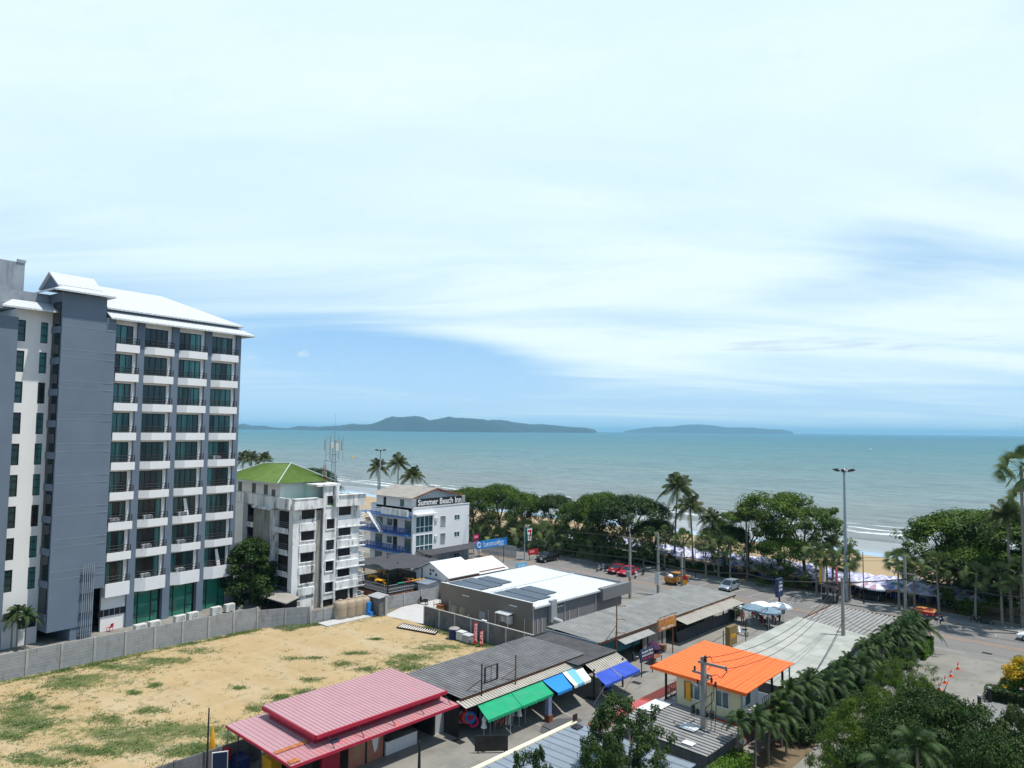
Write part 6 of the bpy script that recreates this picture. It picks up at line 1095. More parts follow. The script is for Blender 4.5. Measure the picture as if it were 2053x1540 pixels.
# yellow flowering bush, clipped shrubs, hedges
def bush_gen(seed, R=3.0, H=3.2, ncl=70, npc=220, ls=.16):
    rng = np.random.RandomState(seed); C = []; Rr = []
    for i in range(ncl): a = rng.rand()*6.28; t = rng.rand(); r_ = R*math.sqrt(1-(t*.9)**2)*(rng.rand()**.4); C.append((r_*math.cos(a), r_*math.sin(a), H*(.12+.75*t))); Rr.append(rng.uniform(.3, .6))
    V, F = clump_cloud(C, Rr, npc, ls, rng, .8, .6, .4); tb = MB(); trunk_mesh(tb, H*.6, .12, 6, random.Random(seed), 0, R*.5, .3); return V, F, tb
yb = thing('flowering_bush', (-10.2, 79.2, 0), 'rounded bush covered in yellow blossom at the right edge', 'bush'); V, F, tb = bush_gen(3, 2.5, 3.7); npobj('foliage', V, F, [leaf['light']], yb); tb.build('trunk', yb, mt['bark']); V, F, tb = bush_gen(5, 2.65, 3.85, 80, 110, .17); npobj('blossom', V, F, [leaf['yellowf']], yb)
yb2 = thing('flowering_bush', (-8.2, 70.5, 0), 'second yellow flowering bush cut by the right edge below the first', 'bush')
for c in list(yb.children): q = c.copy(); COL.objects.link(q); q.parent = yb2
yb2.scale = (.6, .6, .75)
def hedge_box(nm, x0, x1, y0, y1, h, lm, label, n=9000, ls=.16):
    r = thing(nm, ((x0+x1)/2, (y0+y1)/2, 0), label, 'hedge'); rng = np.random.RandomState(int(abs(x0*10+y0))); P = np.stack([rng.uniform(x0, x1, n), rng.uniform(y0, y1, n), rng.uniform(.05, h, n)], 1); k_ = rng.randint(0, 4, n)
    P[k_ == 0, 2] = h-rng.rand((k_ == 0).sum())*.12; P[k_ == 1, 0] = x1-rng.rand((k_ == 1).sum())*.15; P[k_ == 2, 1] = y0+rng.rand((k_ == 2).sum())*.15; P += rng.normal(size=(n, 3))*.05; Nn = rng.normal(size=(n, 3))*.5+np.array([0, 0, .7]); Nn /= np.linalg.norm(Nn, axis=1, keepdims=True)
    V, F = leaf_quads(P-np.array([(x0+x1)/2, (y0+y1)/2, 0]), Nn, ls, rng); npobj('foliage', V, F, [leaf[lm]], r); b = MB(r.location); b.box(x0+.2, x1-.2, y0+.2, y1-.2, 0, h-.2); part('stems', b, r, mt['bark']); return r
hedge_box('hedge', -22.9, -21.6, 38, 47.2, 1.9, 'hedge', 'bright green clipped hedge at the bottom beside the blue shed')
hedge_box('hedge', -13.4, -6.5, 75.9, 77.6, 1.0, 'dark', 'low dark clipped hedge under the yellow bush')
hedge_box('hedge', -20.9, -20.0, 84.3, 88.3, 1.6, 'hedge', 'yellow green clipped hedge around the palm thicket by the road')
for i, (px, py, s_) in enumerate(((1483, 1222, 1.0), (1467, 1232, .7), (1392, 1318, .6))):
    x, y = at(px, py+12); r = thing('potted_plant', (x, y, 0), ['tall potted plant at the hall corner post', 'round potted shrub beside the hall corner', 'potted plant by the brown shutter of the hall'][i], 'plant'); V, F, tb = bush_gen(20+i, .7*s_, 2.0*s_, 16, 120, .14); npobj('foliage', V, F, [leaf['dark']], r); b = MB(); b.lathe(0, 0, [(.18, 0), (.25, .35), (.22, .36)], 10); part('pot', b, r, mt['rust'])
hx = [(-81.5+ .0, 44.6), ]
us = None
for i in range(34):
    y = 55+i*1.0+rg.uniform(-.3, .3); x = -21.5+rg.uniform(-.3, .4)
    if us is None: us = thing('understory_shrub', (x, y, 0), 'leafy dark shrub filling the foot of the palm row', 'shrub', 'shrubs at the foot of the palm row'); V, F, tb = bush_gen(41, 1.0, 1.7, 20, 150, .15); npobj('foliage', V, F, [leaf['manila']], us); tb.build('trunk', us, mt['bark'])
    else: dup(us, (x, y, 0), rg.uniform(0, 6), scale=rg.uniform(.7, 1.25))
# low dark shrubs below the beach trees
rs_ = np.random.RandomState(77); V, F, tb = bush_gen(31, 1.6, 1.5, 24, 150, .17); shr = None
for i in range(30):
    x = -100+i*1.6+rs_.uniform(-.5, .5); y = 109.8+rs_.uniform(-.7, .7)
    if shr is None: shr = thing('shrub', (x, y, .1), 'low dark shrub in the shaded strip behind the promenade', 'shrub', 'shrubs behind the promenade'); npobj('foliage', V, F, [leaf['dark']], shr)
    else: dup(shr, (x, y, .1), rs_.uniform(0, 6), scale=rs_.uniform(.6, 1.1))

# grass tufts on the sandy lot (stuff), thickest where the photo shows green patches
GP = [(75, 1335, 30, 3), (130, 1375, 45, 9), (60, 1400, 28, 9), (25, 1450, 34, 14), (75, 1450, 30, 10), (20, 1478, 28, 10), (220, 1443, 34, 9), (300, 1425, 30, 7), (262, 1495, 50, 12), (200, 1510, 40, 8), (320, 1325, 48, 6), (210, 1335, 32, 4), (395, 1305, 40, 5), (365, 1290, 34, 3), (460, 1268, 40, 4), (640, 1250, 40, 4), (745, 1235, 14, 3), (585, 1322, 14, 3), (630, 1320, 16, 3), (690, 1332, 26, 5), (735, 1343, 22, 5), (800, 1330, 40, 7), (825, 1318, 40, 5), (880, 1300, 40, 5), (960, 1295, 26, 3), (480, 1380, 14, 3), (624, 1364, 16, 4), (610, 1388, 22, 6), (560, 1400, 20, 6), (520, 1420, 24, 8), (410, 1465, 50, 12), (330, 1460, 40, 12), (100, 1530, 60, 8), (400, 1500, 40, 7), (465, 1480, 14, 5), (140, 1500, 36, 8), (60, 1520, 50, 10), (30, 1420, 50, 12), (230, 1470, 60, 10), (380, 1510, 60, 9), (160, 1360, 60, 8), (260, 1340, 50, 6), (755, 1282, 8, 1.5), (310, 1375, 10, 3), (270, 1390, 10, 3), (120, 1420, 16, 4), (715, 1310, 26, 3), (820, 1340, 30, 5), (660, 1395, 20, 6)]
gp_ = []; grg = np.random.RandomState(4)
for (px, py, rx, ry) in GP:
    a = at(px, py); dx = at(px+rx, py); dy = at(px, py-ry); n = int(26*math.hypot(dx[0]-a[0], dx[1]-a[1])*math.hypot(dy[0]-a[0], dy[1]-a[1]))+60; n = min(n, 2600)
    q = grg.normal(size=(n, 2))*.72; gp_.append(np.array(a)+np.outer(q[:, 0], np.array(dx)-a)+np.outer(q[:, 1], np.array(dy)-a))
for (x0, y0, x1, y1, n) in ((-79.1, 12, -78.2, 42, 900), (-66, 55.5, -50, 56.6, 800), (-78.5, 43.5, -75.5, 52, 600), (-79, 5, -49, 27, 900), (-56, 20, -49, 50, 500), (-78, 30, -52, 54, 160)): gp_.append(np.stack([grg.uniform(x0, x1, n), grg.uniform(y0, y1, n)], 1))
GPt = np.concatenate(gp_); GPt = GPt[(GPt[:, 0] > -79.2) & (GPt[:, 0] < -48.6) & (GPt[:, 1] < 56.5) & (GPt[:, 1] > -10)]
# break the patches up with clustered dropouts
kk = np.sin(GPt[:, 0]*2.1+3*np.sin(GPt[:, 1]*.9))+np.sin(GPt[:, 1]*2.7+2*np.sin(GPt[:, 0]*1.3)); GPt = GPt[(kk > -.2) | (grg.rand(len(GPt)) < .45)]
n = len(GPt); P3 = np.concatenate([GPt, np.full((n, 1), .01)], 1); rep = 7; idx = np.repeat(np.arange(n), rep); Pb = P3[idx]+np.concatenate([grg.normal(size=(n*rep, 2))*.17, np.zeros((n*rep, 1))], 1); az = grg.rand(n*rep)*6.28; ln = .06+.11*grg.rand(n*rep); d = np.stack([np.cos(az), np.sin(az), np.full(n*rep, .75)], 1); sd_ = np.stack([-np.sin(az), np.cos(az), np.zeros(n*rep)], 1)*.035
V = np.stack([Pb-sd_, Pb+sd_, Pb+d*ln[:, None]*1.2], 1).reshape(-1, 3); F = np.arange(3*len(Pb)).reshape(-1, 3); o = npobj('grass', V, F, [mt['grassb']]); o['kind'] = 'stuff'; o['label'] = 'patchy green grass and weeds growing on the sandy lot'; o['category'] = 'grass'

# the lot itself: fine sheet whose soil turns green where the weeds grow
gxs, gys = np.arange(-79.3, -48.3, .5), np.arange(-30, 57.2, .5); XX, YY = np.meshgrid(gxs, gys); W_ = np.zeros_like(XX)
for (px, py, rx, ry) in GP:
    a = np.array(at(px, py)); dx = np.array(at(px+rx*1.15, py))-a; dy = np.array(at(px, py-ry*1.2))-a; Mi = np.linalg.inv(np.stack([dx, dy], 1)); qx = Mi[0, 0]*(XX-a[0])+Mi[0, 1]*(YY-a[1]); qy = Mi[1, 0]*(XX-a[0])+Mi[1, 1]*(YY-a[1]); W_ += np.exp(-1.3*(qx**2+qy**2))
for (px, py, rx, ry, am) in ((200, 1365, 200, 26, .35), (90, 1450, 150, 40, .55), (350, 1485, 170, 36, .5), (330, 1325, 150, 12, .4), (850, 1312, 110, 12, .45), (600, 1390, 110, 16, .3), (880, 1290, 90, 10, .4), (700, 1245, 90, 5, .5)):
    a = np.array(at(px, py)); dx = np.array(at(px+rx, py))-a; dy = np.array(at(px, py-ry))-a; Mi = np.linalg.inv(np.stack([dx, dy], 1)); qx = Mi[0, 0]*(XX-a[0])+Mi[0, 1]*(YY-a[1]); qy = Mi[1, 0]*(XX-a[0])+Mi[1, 1]*(YY-a[1]); W_ += am*np.exp(-1.3*(qx**2+qy**2))
W_ += .55*np.exp(-((XX+79.0)/.7)**2)*(YY < 43)+.45*np.exp(-((YY-56.2)/.9)**2)*(XX > -66); nx_ = len(gxs); vid = np.arange(XX.size).reshape(XX.shape)
def inpoly(x, y, P):
    r = False
    for i in range(len(P)):
        (x1, y1), (x2, y2) = P[i], P[i-1]
        if (y1 > y) != (y2 > y) and x < (x2-x1)*(y-y1)/(y2-y1)+x1: r = not r
    return r
Fq = [(vid[j, i], vid[j, i+1], vid[j+1, i+1], vid[j+1, i]) for j in range(len(gys)-1) for i in range(nx_-1) if inpoly(gxs[i]+.25, gys[j]+.25, LOT)]
lot = npobj('vacant_lot', np.stack([XX.ravel(), YY.ravel(), np.full(XX.size, .004)+.02*np.sin(XX.ravel()*.7)*np.sin(YY.ravel()*.45)+.02], 1), Fq, [mt['sandlot']]); lot['kind'] = 'structure'
at_ = lot.data.attributes.new('weeds', 'FLOAT', 'POINT')
if len(lot.data.vertices) == XX.size: at_.data.foreach_set('value', np.clip(W_, 0, 1.2).ravel().astype(np.float32))

# ------------------------------------------------------------------ vehicles
def car(kind, paint, name, loc, rz, label, group=None):
    """local +Y is the nose; kind: sedan / pickup / hatch"""
    r = thing(name, loc, label, 'car' if kind != 'pickup' else 'pickup', group, rz)
    L, W_ = (5.1, 1.82) if kind == 'pickup' else (4.4, 1.72) if kind == 'sedan' else (4.3, 1.75); h = L/2; belt = 1.02 if kind == 'pickup' else .88; hood = 1.02 if kind == 'pickup' else .86
    if kind == 'pickup': prof = [(-h, .5, 1.0), (-h+.1, .38, 1.05), (-h+1.6, .36, 1.05), (-.15, .34, 1.06), (.9, .34, 1.06), (h-.5, .34, 1.0), (h-.08, .36, .88), (h, .42, .62)]
    else: prof = [(-h, .5, .78), (-h+.12, .36, .92), (-h+.9, .3, .92), (0, .28, .92), (h-1.3, .3, .90), (h-.5, .3, .80), (h-.1, .34, .66), (h, .4, .55)]
    b = MB().mat(paint); vs_ = []
    for (y, z0, z1) in prof:
        e = .14 if abs(y) > h-.15 else 0; w2 = W_/2-e; vs_ += [(-w2+.05, y, z0), (-w2, y, (z0+z1)/2), (-w2+.04, y, z1-.06), (-w2+.16, y, z1), (w2-.16, y, z1), (w2-.04, y, z1-.06), (w2, y, (z0+z1)/2), (w2-.05, y, z0)]
    k = len(prof); b.add(vs_, [(i*8+j, i*8+(j+1) % 8, (i+1)*8+(j+1) % 8, (i+1)*8+j) for i in range(k-1) for j in range(8)]+[tuple(range(8)), tuple(range((k-1)*8, k*8))[::-1]], True)
    part('body', b, r)
    if kind == 'pickup': c = [(-.95, 1.05), (-.75, 1.62), (.45, 1.66), (1.25, 1.05)]; 
    elif kind == 'sedan': c = [(-1.75, .92), (-1.1, 1.38), (.2, 1.42), (1.0, .90)]
    else: c = [(-2.0, .92), (-1.75, 1.45), (.1, 1.5), (1.15, .90)]
    wb, wt = W_/2-.10, W_/2-.26; b = MB().mat(mt['cglass']); b.hull8([(-wb, c[0][0], c[0][1]-.04), (wb, c[0][0], c[0][1]-.04), (wb, c[3][0], c[3][1]-.04), (-wb, c[3][0], c[3][1]-.04)], [(-wt, c[1][0], c[1][1]-.05), (wt, c[1][0], c[1][1]-.05), (wt, c[2][0], c[2][1]-.05), (-wt, c[2][0], c[2][1]-.05)]); part('window', b, r)
    b = MB().mat(paint); b.hull8([(-wt-.02, c[1][0]-.03, c[1][1]-.05), (wt+.02, c[1][0]-.03, c[1][1]-.05), (wt+.02, c[2][0]+.03, c[2][1]-.05), (-wt-.02, c[2][0]+.03, c[2][1]-.05)], [(-wt+.06, c[1][0]+.1, c[1][1]+.02), (wt-.06, c[1][0]+.1, c[1][1]+.02), (wt-.06, c[2][0]-.1, c[2][1]+.02), (-wt+.06, c[2][0]-.1, c[2][1]+.02)])
    for s_ in (-1, 1):
        for (p, q) in ((c[0], c[1]), (c[3], c[2])): b.tube([(s_*wb, p[0], p[1]-.03), (s_*wt, q[0], q[1]-.03)], .045, 5)
        ym = (c[1][0]+c[2][0])/2; b.tube([(s_*wb, ym, c[0][1]-.03), (s_*wt, ym, c[1][1]-.03)], .04, 5)
    part('roof', b, r)
    if kind == 'pickup':
        b = MB().mat(mt['blackf']); b.box(-W_/2+.12, W_/2-.12, -h+.12, -1.0, 1.062, 1.075); part('load_bed', b, r)
        b = MB().mat(paint); b.box(-W_/2+.03, -W_/2+.12, -h+.02, -1.0, 1.0, 1.2); b.box(W_/2-.12, W_/2-.03, -h+.02, -1.0, 1.0, 1.2); b.box(-W_/2+.12, W_/2-.12, -h+.02, -h+.1, 1.0, 1.2); part('tailgate', b, r)
    for s_ in (-1, 1):
        for y in (-h+.85, h-.85):
            b = MB(); b.mat(mt['tyre']); xw = s_*(W_/2-.10); b.tube([(xw-.11, y, .33), (xw+.11, y, .33)], .33, 16); wo = part('wheel', b, r); b = MB(); b.tube([(xw+s_*.09, y, .33), (xw+s_*.125, y, .33)], .20, 12); part('rim', b, wo, mt['rim'])
        b = MB(); b.box(s_*(W_/2-.48), s_*(W_/2-.12), h-.16, h-.01, (.70 if kind == 'pickup' else .56), (.86 if kind == 'pickup' else .68)); part('headlight', b, r, mt['lamp'])
        b = MB(); b.box(s_*(W_/2-.3), s_*(W_/2-.1), -h-.01, -h+.1, .7, .88); part('tail_light', b, r, mt['red'])
        b = MB(); b.box(s_*(W_/2), s_*(W_/2+.14), c[3][0]-.35, c[3][0]-.22, .95, 1.08); part('mirror', b, r, paint)
    b = MB(); b.box(-.5, .5, h-.06, h+.01, .45, .60); part('grille', b, r, mt['blackf'])
    return r
F_ = math.pi      # nose towards the camera side (-Y)
car('pickup', mt['blackcar'], 'pickup_truck', (-83.4, 99.2, 0), F_, 'black double cab pickup parked nose out behind the convenience store sign')
c1_ = car('sedan', mt['redcar'], 'parked_car', (-68.6, 99.6, 0), F_, 'dark red sedan, left of the two parked under the big tree', 'red cars parked under the trees')
x, y = at(1262, 1152); dup(c1_, (x, 99.3, 0), F_+.05, label='brighter red sedan, right of the two, behind the concrete pole', matmap={mt['redcar']: mt['crimson']})
car('pickup', mt['yelcar'], 'pickup_truck', (-57.6, 99.8, 0), 0.0, 'orange brown pickup with a loaded open bed parked at the kerb'); bag = MB((-57.6, 97.9, 1.08)); bag.lathe(-57.7, 97.9, [(.05, 1.09), (.42, 1.15), (.38, 1.4), (.12, 1.55)], 9); tag(bag.build('sack', None, mt['white2']), 'white sack lying in the bed of the orange brown pickup', 'sack')
car('hatch', mt['silver'], 'parked_car', (-49.6, 100.9, 0), F_, 'silver blue people carrier parked nose towards the market')
car('hatch', mt['whitecar'], 'parked_car', (-12.2, 101.0, 0), math.pi/2, 'white car cut off by the right edge of the road')
# motorbikes
def motorbike(loc, rz, paint, label, group='parked motorbikes'):
    r = thing('motorbike', loc, label, 'motorbike', group, rz)
    for y in (-.62, .62):
        b = MB().mat(mt['tyre']); b.torus((0, y, .29), (1, 0, 0), .24, .05, 16, 6); wo = part('wheel', b, r); b = MB().mat(mt['rim'])
        for a in range(3): an = a*math.pi/3; b.tube([(0, y-.22*math.cos(an), .29-.22*math.sin(an)), (0, y+.22*math.cos(an), .29+.22*math.sin(an))], .015, 4)
        part('rim', b, wo)
    b = MB().mat(paint); b.hull8([(-.16, -.75, .42), (.16, -.75, .42), (.14, .1, .25), (-.14, .1, .25)], [(-.1, -.8, .68), (.1, -.8, .68), (.15, 0, .62), (-.15, 0, .62)]); b.hull8([(-.2, .25, .3), (.2, .25, .3), (.15, .42, .3), (-.15, .42, .3)], [(-.18, .38, .95), (.18, .38, .95), (.12, .55, .92), (-.12, .55, .92)]); b.box(-.14, .14, 0, .3, .24, .32); b.box(-.08, .08, .45, .8, .52, .58)
    part('fairing', b, r, bevel=.03)
    b = MB(); b.hull8([(-.15, -.75, .68), (.15, -.75, .68), (.12, -.02, .62), (-.12, -.02, .62)], [(-.11, -.72, .80), (.11, -.72, .80), (.09, -.08, .73), (-.09, -.08, .73)]); part('seat', b, r, mt['blackf'])
    b = MB(); b.tube([(-.34, .28, 1.02), (-.1, .40, 1.0), (.1, .40, 1.0), (.34, .28, 1.02)], .022, 6); b.tube([(0, .45, .98), (0, .62, .3)], .03, 6); b.tube([(-.3, .33, 1.02), (-.38, .38, 1.2)], .012, 4); b.tube([(.3, .33, 1.02), (.38, .38, 1.2)], .012, 4); part('handlebar', b, r, mt['blackf'])
    b = MB(); b.box(-.08, .08, .50, .56, .80, .93); part('headlight', b, r, mt['lamp']); return r
mb0 = motorbike((-74.6, 63.0, 0), R_(100), mt['blackcar'], 'black scooter parked by the white porch on the pale yard', None)
MBK = [(1200, 1145, .1, 'greybox', 'leftmost of the bikes beside the red cars'), (1208, 1143, .1, 'silver', 'silver one beside the leftmost bike'), (1216, 1145, .1, 'blackcar', 'dark one next to the left red car'), (1275, 1158, .3, 'white2', 'white one before the right red car'), (1290, 1152, .2, 'blackcar', 'black one right of the red cars'), (1330, 1146, .2, 'blackcar', 'dark one under the shaded trees'),
       (1487, 1273, 1.2, 'white2', 'blue and white one alone near the brown sign'), (1512, 1238, .6, 'redcar', 'red one at the left of the parasol rank'), (1521, 1243, .5, 'blackcar', 'dark one left in the parasol rank'), (1530, 1252, .5, 'redcar', 'dark red one in the middle of the parasol rank'), (1540, 1256, .4, 'greybox', 'grey one in the middle of the parasol rank'), (1552, 1250, .4, 'redcar', 'one with a red rack in the parasol rank'), (1562, 1236, .4, 'blackcar', 'black one behind the dark signboard'), (1570, 1228, .4, 'silver', 'silver one at the far end of the rank'),
       (1841, 1232, 1.5, 'blackcar', 'black one left of the red cart'), (1868, 1240, 1.5, 'redcar', 'maroon one right of the red cart'), (1962, 1250, 1.5, 'blackcar', 'loaded black one at the kerb on the right'), (1975, 1253, 1.5, 'blackcar', 'second dark one at the kerb on the right')]
for (px, py, rz, m_, d) in MBK:
    x, y = at(px, py); dup(mb0, (x, y, 0), rz+.2, label='parked motorbike, '+d, group='parked motorbikes', matmap=None if m_ == 'blackcar' else {mt['blackcar']: mt[m_]})
# parasols and umbrellas
def parasol(name, loc, R, h, mats, label, group=None, val=True, n=8, vm=None):
    r = thing(name, loc, label, 'parasol', group); b = MB(); H = h; dr = R*.32
    for i in range(n):
        a0, a1 = 2*math.pi*i/n, 2*math.pi*(i+1)/n; b.mat(mats[i % len(mats)])
        for (r0, r1) in ((0, .5), (.5, 1)):
            z0, z1 = H-dr*r0**1.3, H-dr*r1**1.3; p = lambda rr, a, z: (R*rr*math.cos(a), R*rr*math.sin(a), z)
            b.add([p(r0, a0, z0), p(r1, a0, z1), p(r1, a1, z1), p(r0, a1, z0)] if r0 else [p(0, 0, z0), p(r1, a0, z1), p(r1, a1, z1)], [(0, 1, 2, 3)] if r0 else [(0, 1, 2)])
        if val: b.mat(vm if vm and i % 2 else mats[(i+1) % len(mats)] if len(mats) > 2 else mats[-1]); z = H-dr; b.add([(R*math.cos(a0), R*math.sin(a0), z), (R*math.cos(a1), R*math.sin(a1), z), (R*1.01*math.cos(a1), R*1.01*math.sin(a1), z-.2), (R*1.01*math.cos(a0), R*1.01*math.sin(a0), z-.2)], [(0, 1, 2, 3)])
    part('canopy', b, r); b = MB(); b.tube([(0, 0, 0), (0, 0, H)], .025, 6); part('pole', b, r, mt['greybox']); return r
ub = [M('umbrella_blue', (0.15, 0.19, 0.45), .8, .1), M('umbrella_white', (0.62, 0.62, 0.70), .8, .05), M('umbrella_lilac', (0.36, 0.36, 0.56), .8, .1), M('umbrella_red', (0.38, 0.10, 0.14), .8, .1)]
u0 = parasol('beach_umbrella', (0, 0, 0), 1.32, 2.35, [ub[2], ub[1], ub[0], ub[1], ub[2], ub[2], ub[0], ub[1]], 'blue and white striped beach umbrella in the packed rows on the sand', 'rows of beach umbrellas', vm=ub[3])
u1 = parasol('beach_umbrella', (0, 0, 0), 1.32, 2.30, [ub[1], ub[2], ub[1], ub[2]], 'pale lilac and white beach umbrella in the packed rows on the sand', 'rows of pale beach umbrellas'); ur = random.Random(3)
first = {0: u0, 1: u1}; used = set(); cnt = 0
for j in range(5):
    for i in range(52):
        x = -98+i*1.9+.9*(j % 2)+ur.uniform(-.2, .2); y = (110.8 if x > -44 else 112.6)+j*1.6+ur.uniform(-.2, .2)
        if x > -19.5: continue
        k_ = 0 if ur.random() < .6 else 1; z = -.02
        if k_ not in used: used.add(k_); o = first[k_]; o.location = (x, y, z); o.rotation_euler = (0, 0, ur.uniform(0, 6))
        else: dup(first[k_], (x, y, z+ur.uniform(-.1, .12)), ur.uniform(0, 6))
# deck chairs under them, front row
dk = thing('deck_chair', (-98, 114.2, 0), 'dark deck chair in the shade of the beach umbrellas', 'chair', 'deck chairs under the beach umbrellas'); b = MB(); b.hull8([(-.3, -.5, .3), (.3, -.5, .3), (.3, .2, .25), (-.3, .2, .25)], [(-.3, -.5, .34), (.3, -.5, .34), (.3, .2, .29), (-.3, .2, .29)]); part('seat', b, dk, mt['dkblue']); b = MB(); b.hull8([(-.3, .2, .27), (.3, .2, .27), (.3, .7, .8), (-.3, .7, .8)], [(-.3, .17, .3), (.3, .17, .3), (.3, .67, .83), (-.3, .67, .83)]); part('backrest', b, dk, mt['dkblue'])
b = MB(); b.box(-.3, -.26, -.45, .5, 0, .3); b.box(.26, .3, -.45, .5, 0, .3); part('frame', b, dk, mt['wood'])
for i in range(1, 74): dup(dk, (-98+i*1.05, 111.4+ur.uniform(-.1, .1)+(1.3 if i % 2 else 0), 0), ur.uniform(-.1, .1))
# motor rank parasols and the two striped ones by the promenade
gp2 = M('grey_blue_parasol_cloth', (0.16, 0.24, 0.30), .8, .15, 2)
for i, (px, py, ms, R, d) in enumerate(((1512, 1252, [gp2, gp2], 1.5, 'grey blue parasol, left of the motorbike rank'), (1528, 1246, [mt['white2'], mt['white2']], 1.4, 'white parasol, middle of the motorbike rank'), (1542, 1259, [gp2, gp2], 1.5, 'grey blue parasol, front of the motorbike rank'), (1556, 1247, [mt['white2'], mt['white2']], 1.2, 'small white parasol behind the motorbike rank'), (1570, 1250, [gp2, mt['white2']], 1.2, 'parasol half grey half white beside the dark signboard'))):
    x, y = at(px, py); parasol('parasol', (x, y, 0), R, 2.5, ms, d, None)
x, y = at(1528, 1256); b = MB((x, y, 0)); b.box(x-1.2, x+1.2, y-.9, y+.9, 1.75, 1.8); o = b.build('tarpaulin', None, mt['blueaw']); tag(o, 'bright blue tarpaulin stretched over the motorbike rank', 'tarpaulin'); o2 = MB((x, y, 0)); 
for sx_ in (-1.15, 1.15):
    for sy in (-.85, .85): b = MB((x, y, 0)); b.tube([(x+sx_, y+sy, 0), (x+sx_, y+sy, 1.75)], .03, 5); part('pole', b, o, mt['alu'])
b = MB((x-2.2, y, 0)); b.box(x-3.1, x-1.35, y-.8, y+.8, 1.8, 1.85); o = b.build('tarpaulin', None, mt['whitecar']); tag(o, 'pale grey tarpaulin left of the blue one over the motorbikes', 'tarpaulin')
for sx_ in (-3.05, -1.4): b = MB((x-2.2, y, 0)); b.tube([(x+sx_, y-.7, 0), (x+sx_, y-.7, 1.8)], .03, 5); part('pole', b, o, mt['alu'])
pk2 = [M('parasol_pink', (0.42, 0.27, 0.35), .8, .1), ub[1]]
for (px, py, d) in ((1741, 1203, 'pink and white striped parasol over the snack cart, left'), (1757, 1207, 'pink and white striped parasol over the snack cart, right')): x, y = at(px, py); parasol('parasol', (x, y, .1), 1.75, 2.5, pk2*2+[ub[1]], d, None, n=10)
def cart(px, py, w_, d_, h, body, top, label, rz=0, Y=None):
    x, y = at(px, py); r = thing('food_cart', (x, y, .12), label, 'cart', None, rz); b = MB(); b.box(-w_/2, w_/2, -d_/2, d_/2, .35, 1.0); part('body', b, r, body, bevel=.03)
    b = MB(); b.hull8([(-w_/2-.2, -d_/2-.2, h-.15), (w_/2+.2, -d_/2-.2, h-.15), (w_/2+.2, d_/2+.2, h), (-w_/2-.2, d_/2+.2, h)], [(-w_/2, -d_/2, h), (w_/2, -d_/2, h), (w_/2, d_/2, h+.2), (-w_/2, d_/2, h+.2)]); part('cover', b, r, top)
    for sx_ in (-w_/2, w_/2):
        for sy in (-d_/2, d_/2): b = MB(); b.tube([(sx_, sy, .3), (sx_, sy, h-.1)], .025, 5); part('post', b, r, mt['alu'])
        b = MB(); b.torus((sx_, 0, .3), (1, 0, 0), .25, .05, 14, 5); part('wheel', b, r, mt['tyre'])
    return r
cart(1452, 1152, 2.6, 1.3, 1.7, mt['dkblue'], mt['signblue'], 'street stall under a faded blue tarpaulin behind the silver car'); cart(1440, 1154, 1.0, 1.0, 1.8, mt['greybox'], mt['greybox'], 'small grey wrapped stall left of the blue tarpaulin')
cart(1545, 1170, 2.2, 1.2, 1.8, mt['dkblue'], M('dusty_pink_tarp', (0.28, 0.19, 0.20), .9, .3, 2), 'street stall with dusty pink tarp and blue base on the promenade'); cart(1563, 1173, 1.8, 1.1, 1.4, mt['dkblue'], mt['purple'], 'low dark blue stall beside the dusty pink tarp')
cart(1800, 1205, 1.6, 1.0, 2.1, mt['dkblue'], mt['tealp'], 'tall teal covered cart with a wheel beside the power pole'); cart(1745, 1205, 2.4, 1.1, 1.1, mt['dark'], mt['blackf'], 'long dark snack cart under the pink striped parasols'); cart(1855, 1238, 2.0, .9, .9, mt['red'], mt['wood'], 'low red cart between two motorbikes at the kerb')
cart(1665, 1208, 1.8, 1.6, 2.2, mt['blackcar'], mt['blackf'], 'dark covered cart at the corner of the ribbed shed')
# cyclist
cx_, cy_ = at(1888, 1259); cyc = thing('bicycle', (cx_, cy_, 0), 'bicycle with a front basket ridden along the road', 'bicycle', None, math.pi/2)
for y in (-.52, .52): b = MB().mat(mt['tyre']); b.torus((0, y, .34), (1, 0, 0), .32, .018, 20, 5); wo = part('wheel', b, cyc); b = MB().mat(mt['alu']); [b.tube([(0, y-.31*math.cos(a*.52), .34-.31*math.sin(a*.52)), (0, y+.31*math.cos(a*.52), .34+.31*math.sin(a*.52))], .006, 4) for a in range(6)]; part('spokes', b, wo)
b = MB(); [b.tube(p_, .018, 5) for p_ in ([(0, -.52, .34), (0, -.18, .82)], [(0, -.18, .86), (0, -.05, .3)], [(0, -.05, .3), (0, .38, .8)], [(0, -.2, .72), (0, .38, .86)], [(0, .52, .34), (0, .36, 1.0)], [(0, -.52, .34), (0, -.05, .3)], [(-.26, .3, 1.05), (0, .37, 1.02), (.26, .3, 1.05)])]; part('frame', b, cyc, mt['blackf']); b = MB(); b.box(-.09, .09, -.32, -.08, .86, .92); part('saddle', b, cyc, mt['blackf']); b = MB(); b.box(-.18, .18, .45, .75, .78, 1.02); part('basket', b, cyc, mt['blackf'])
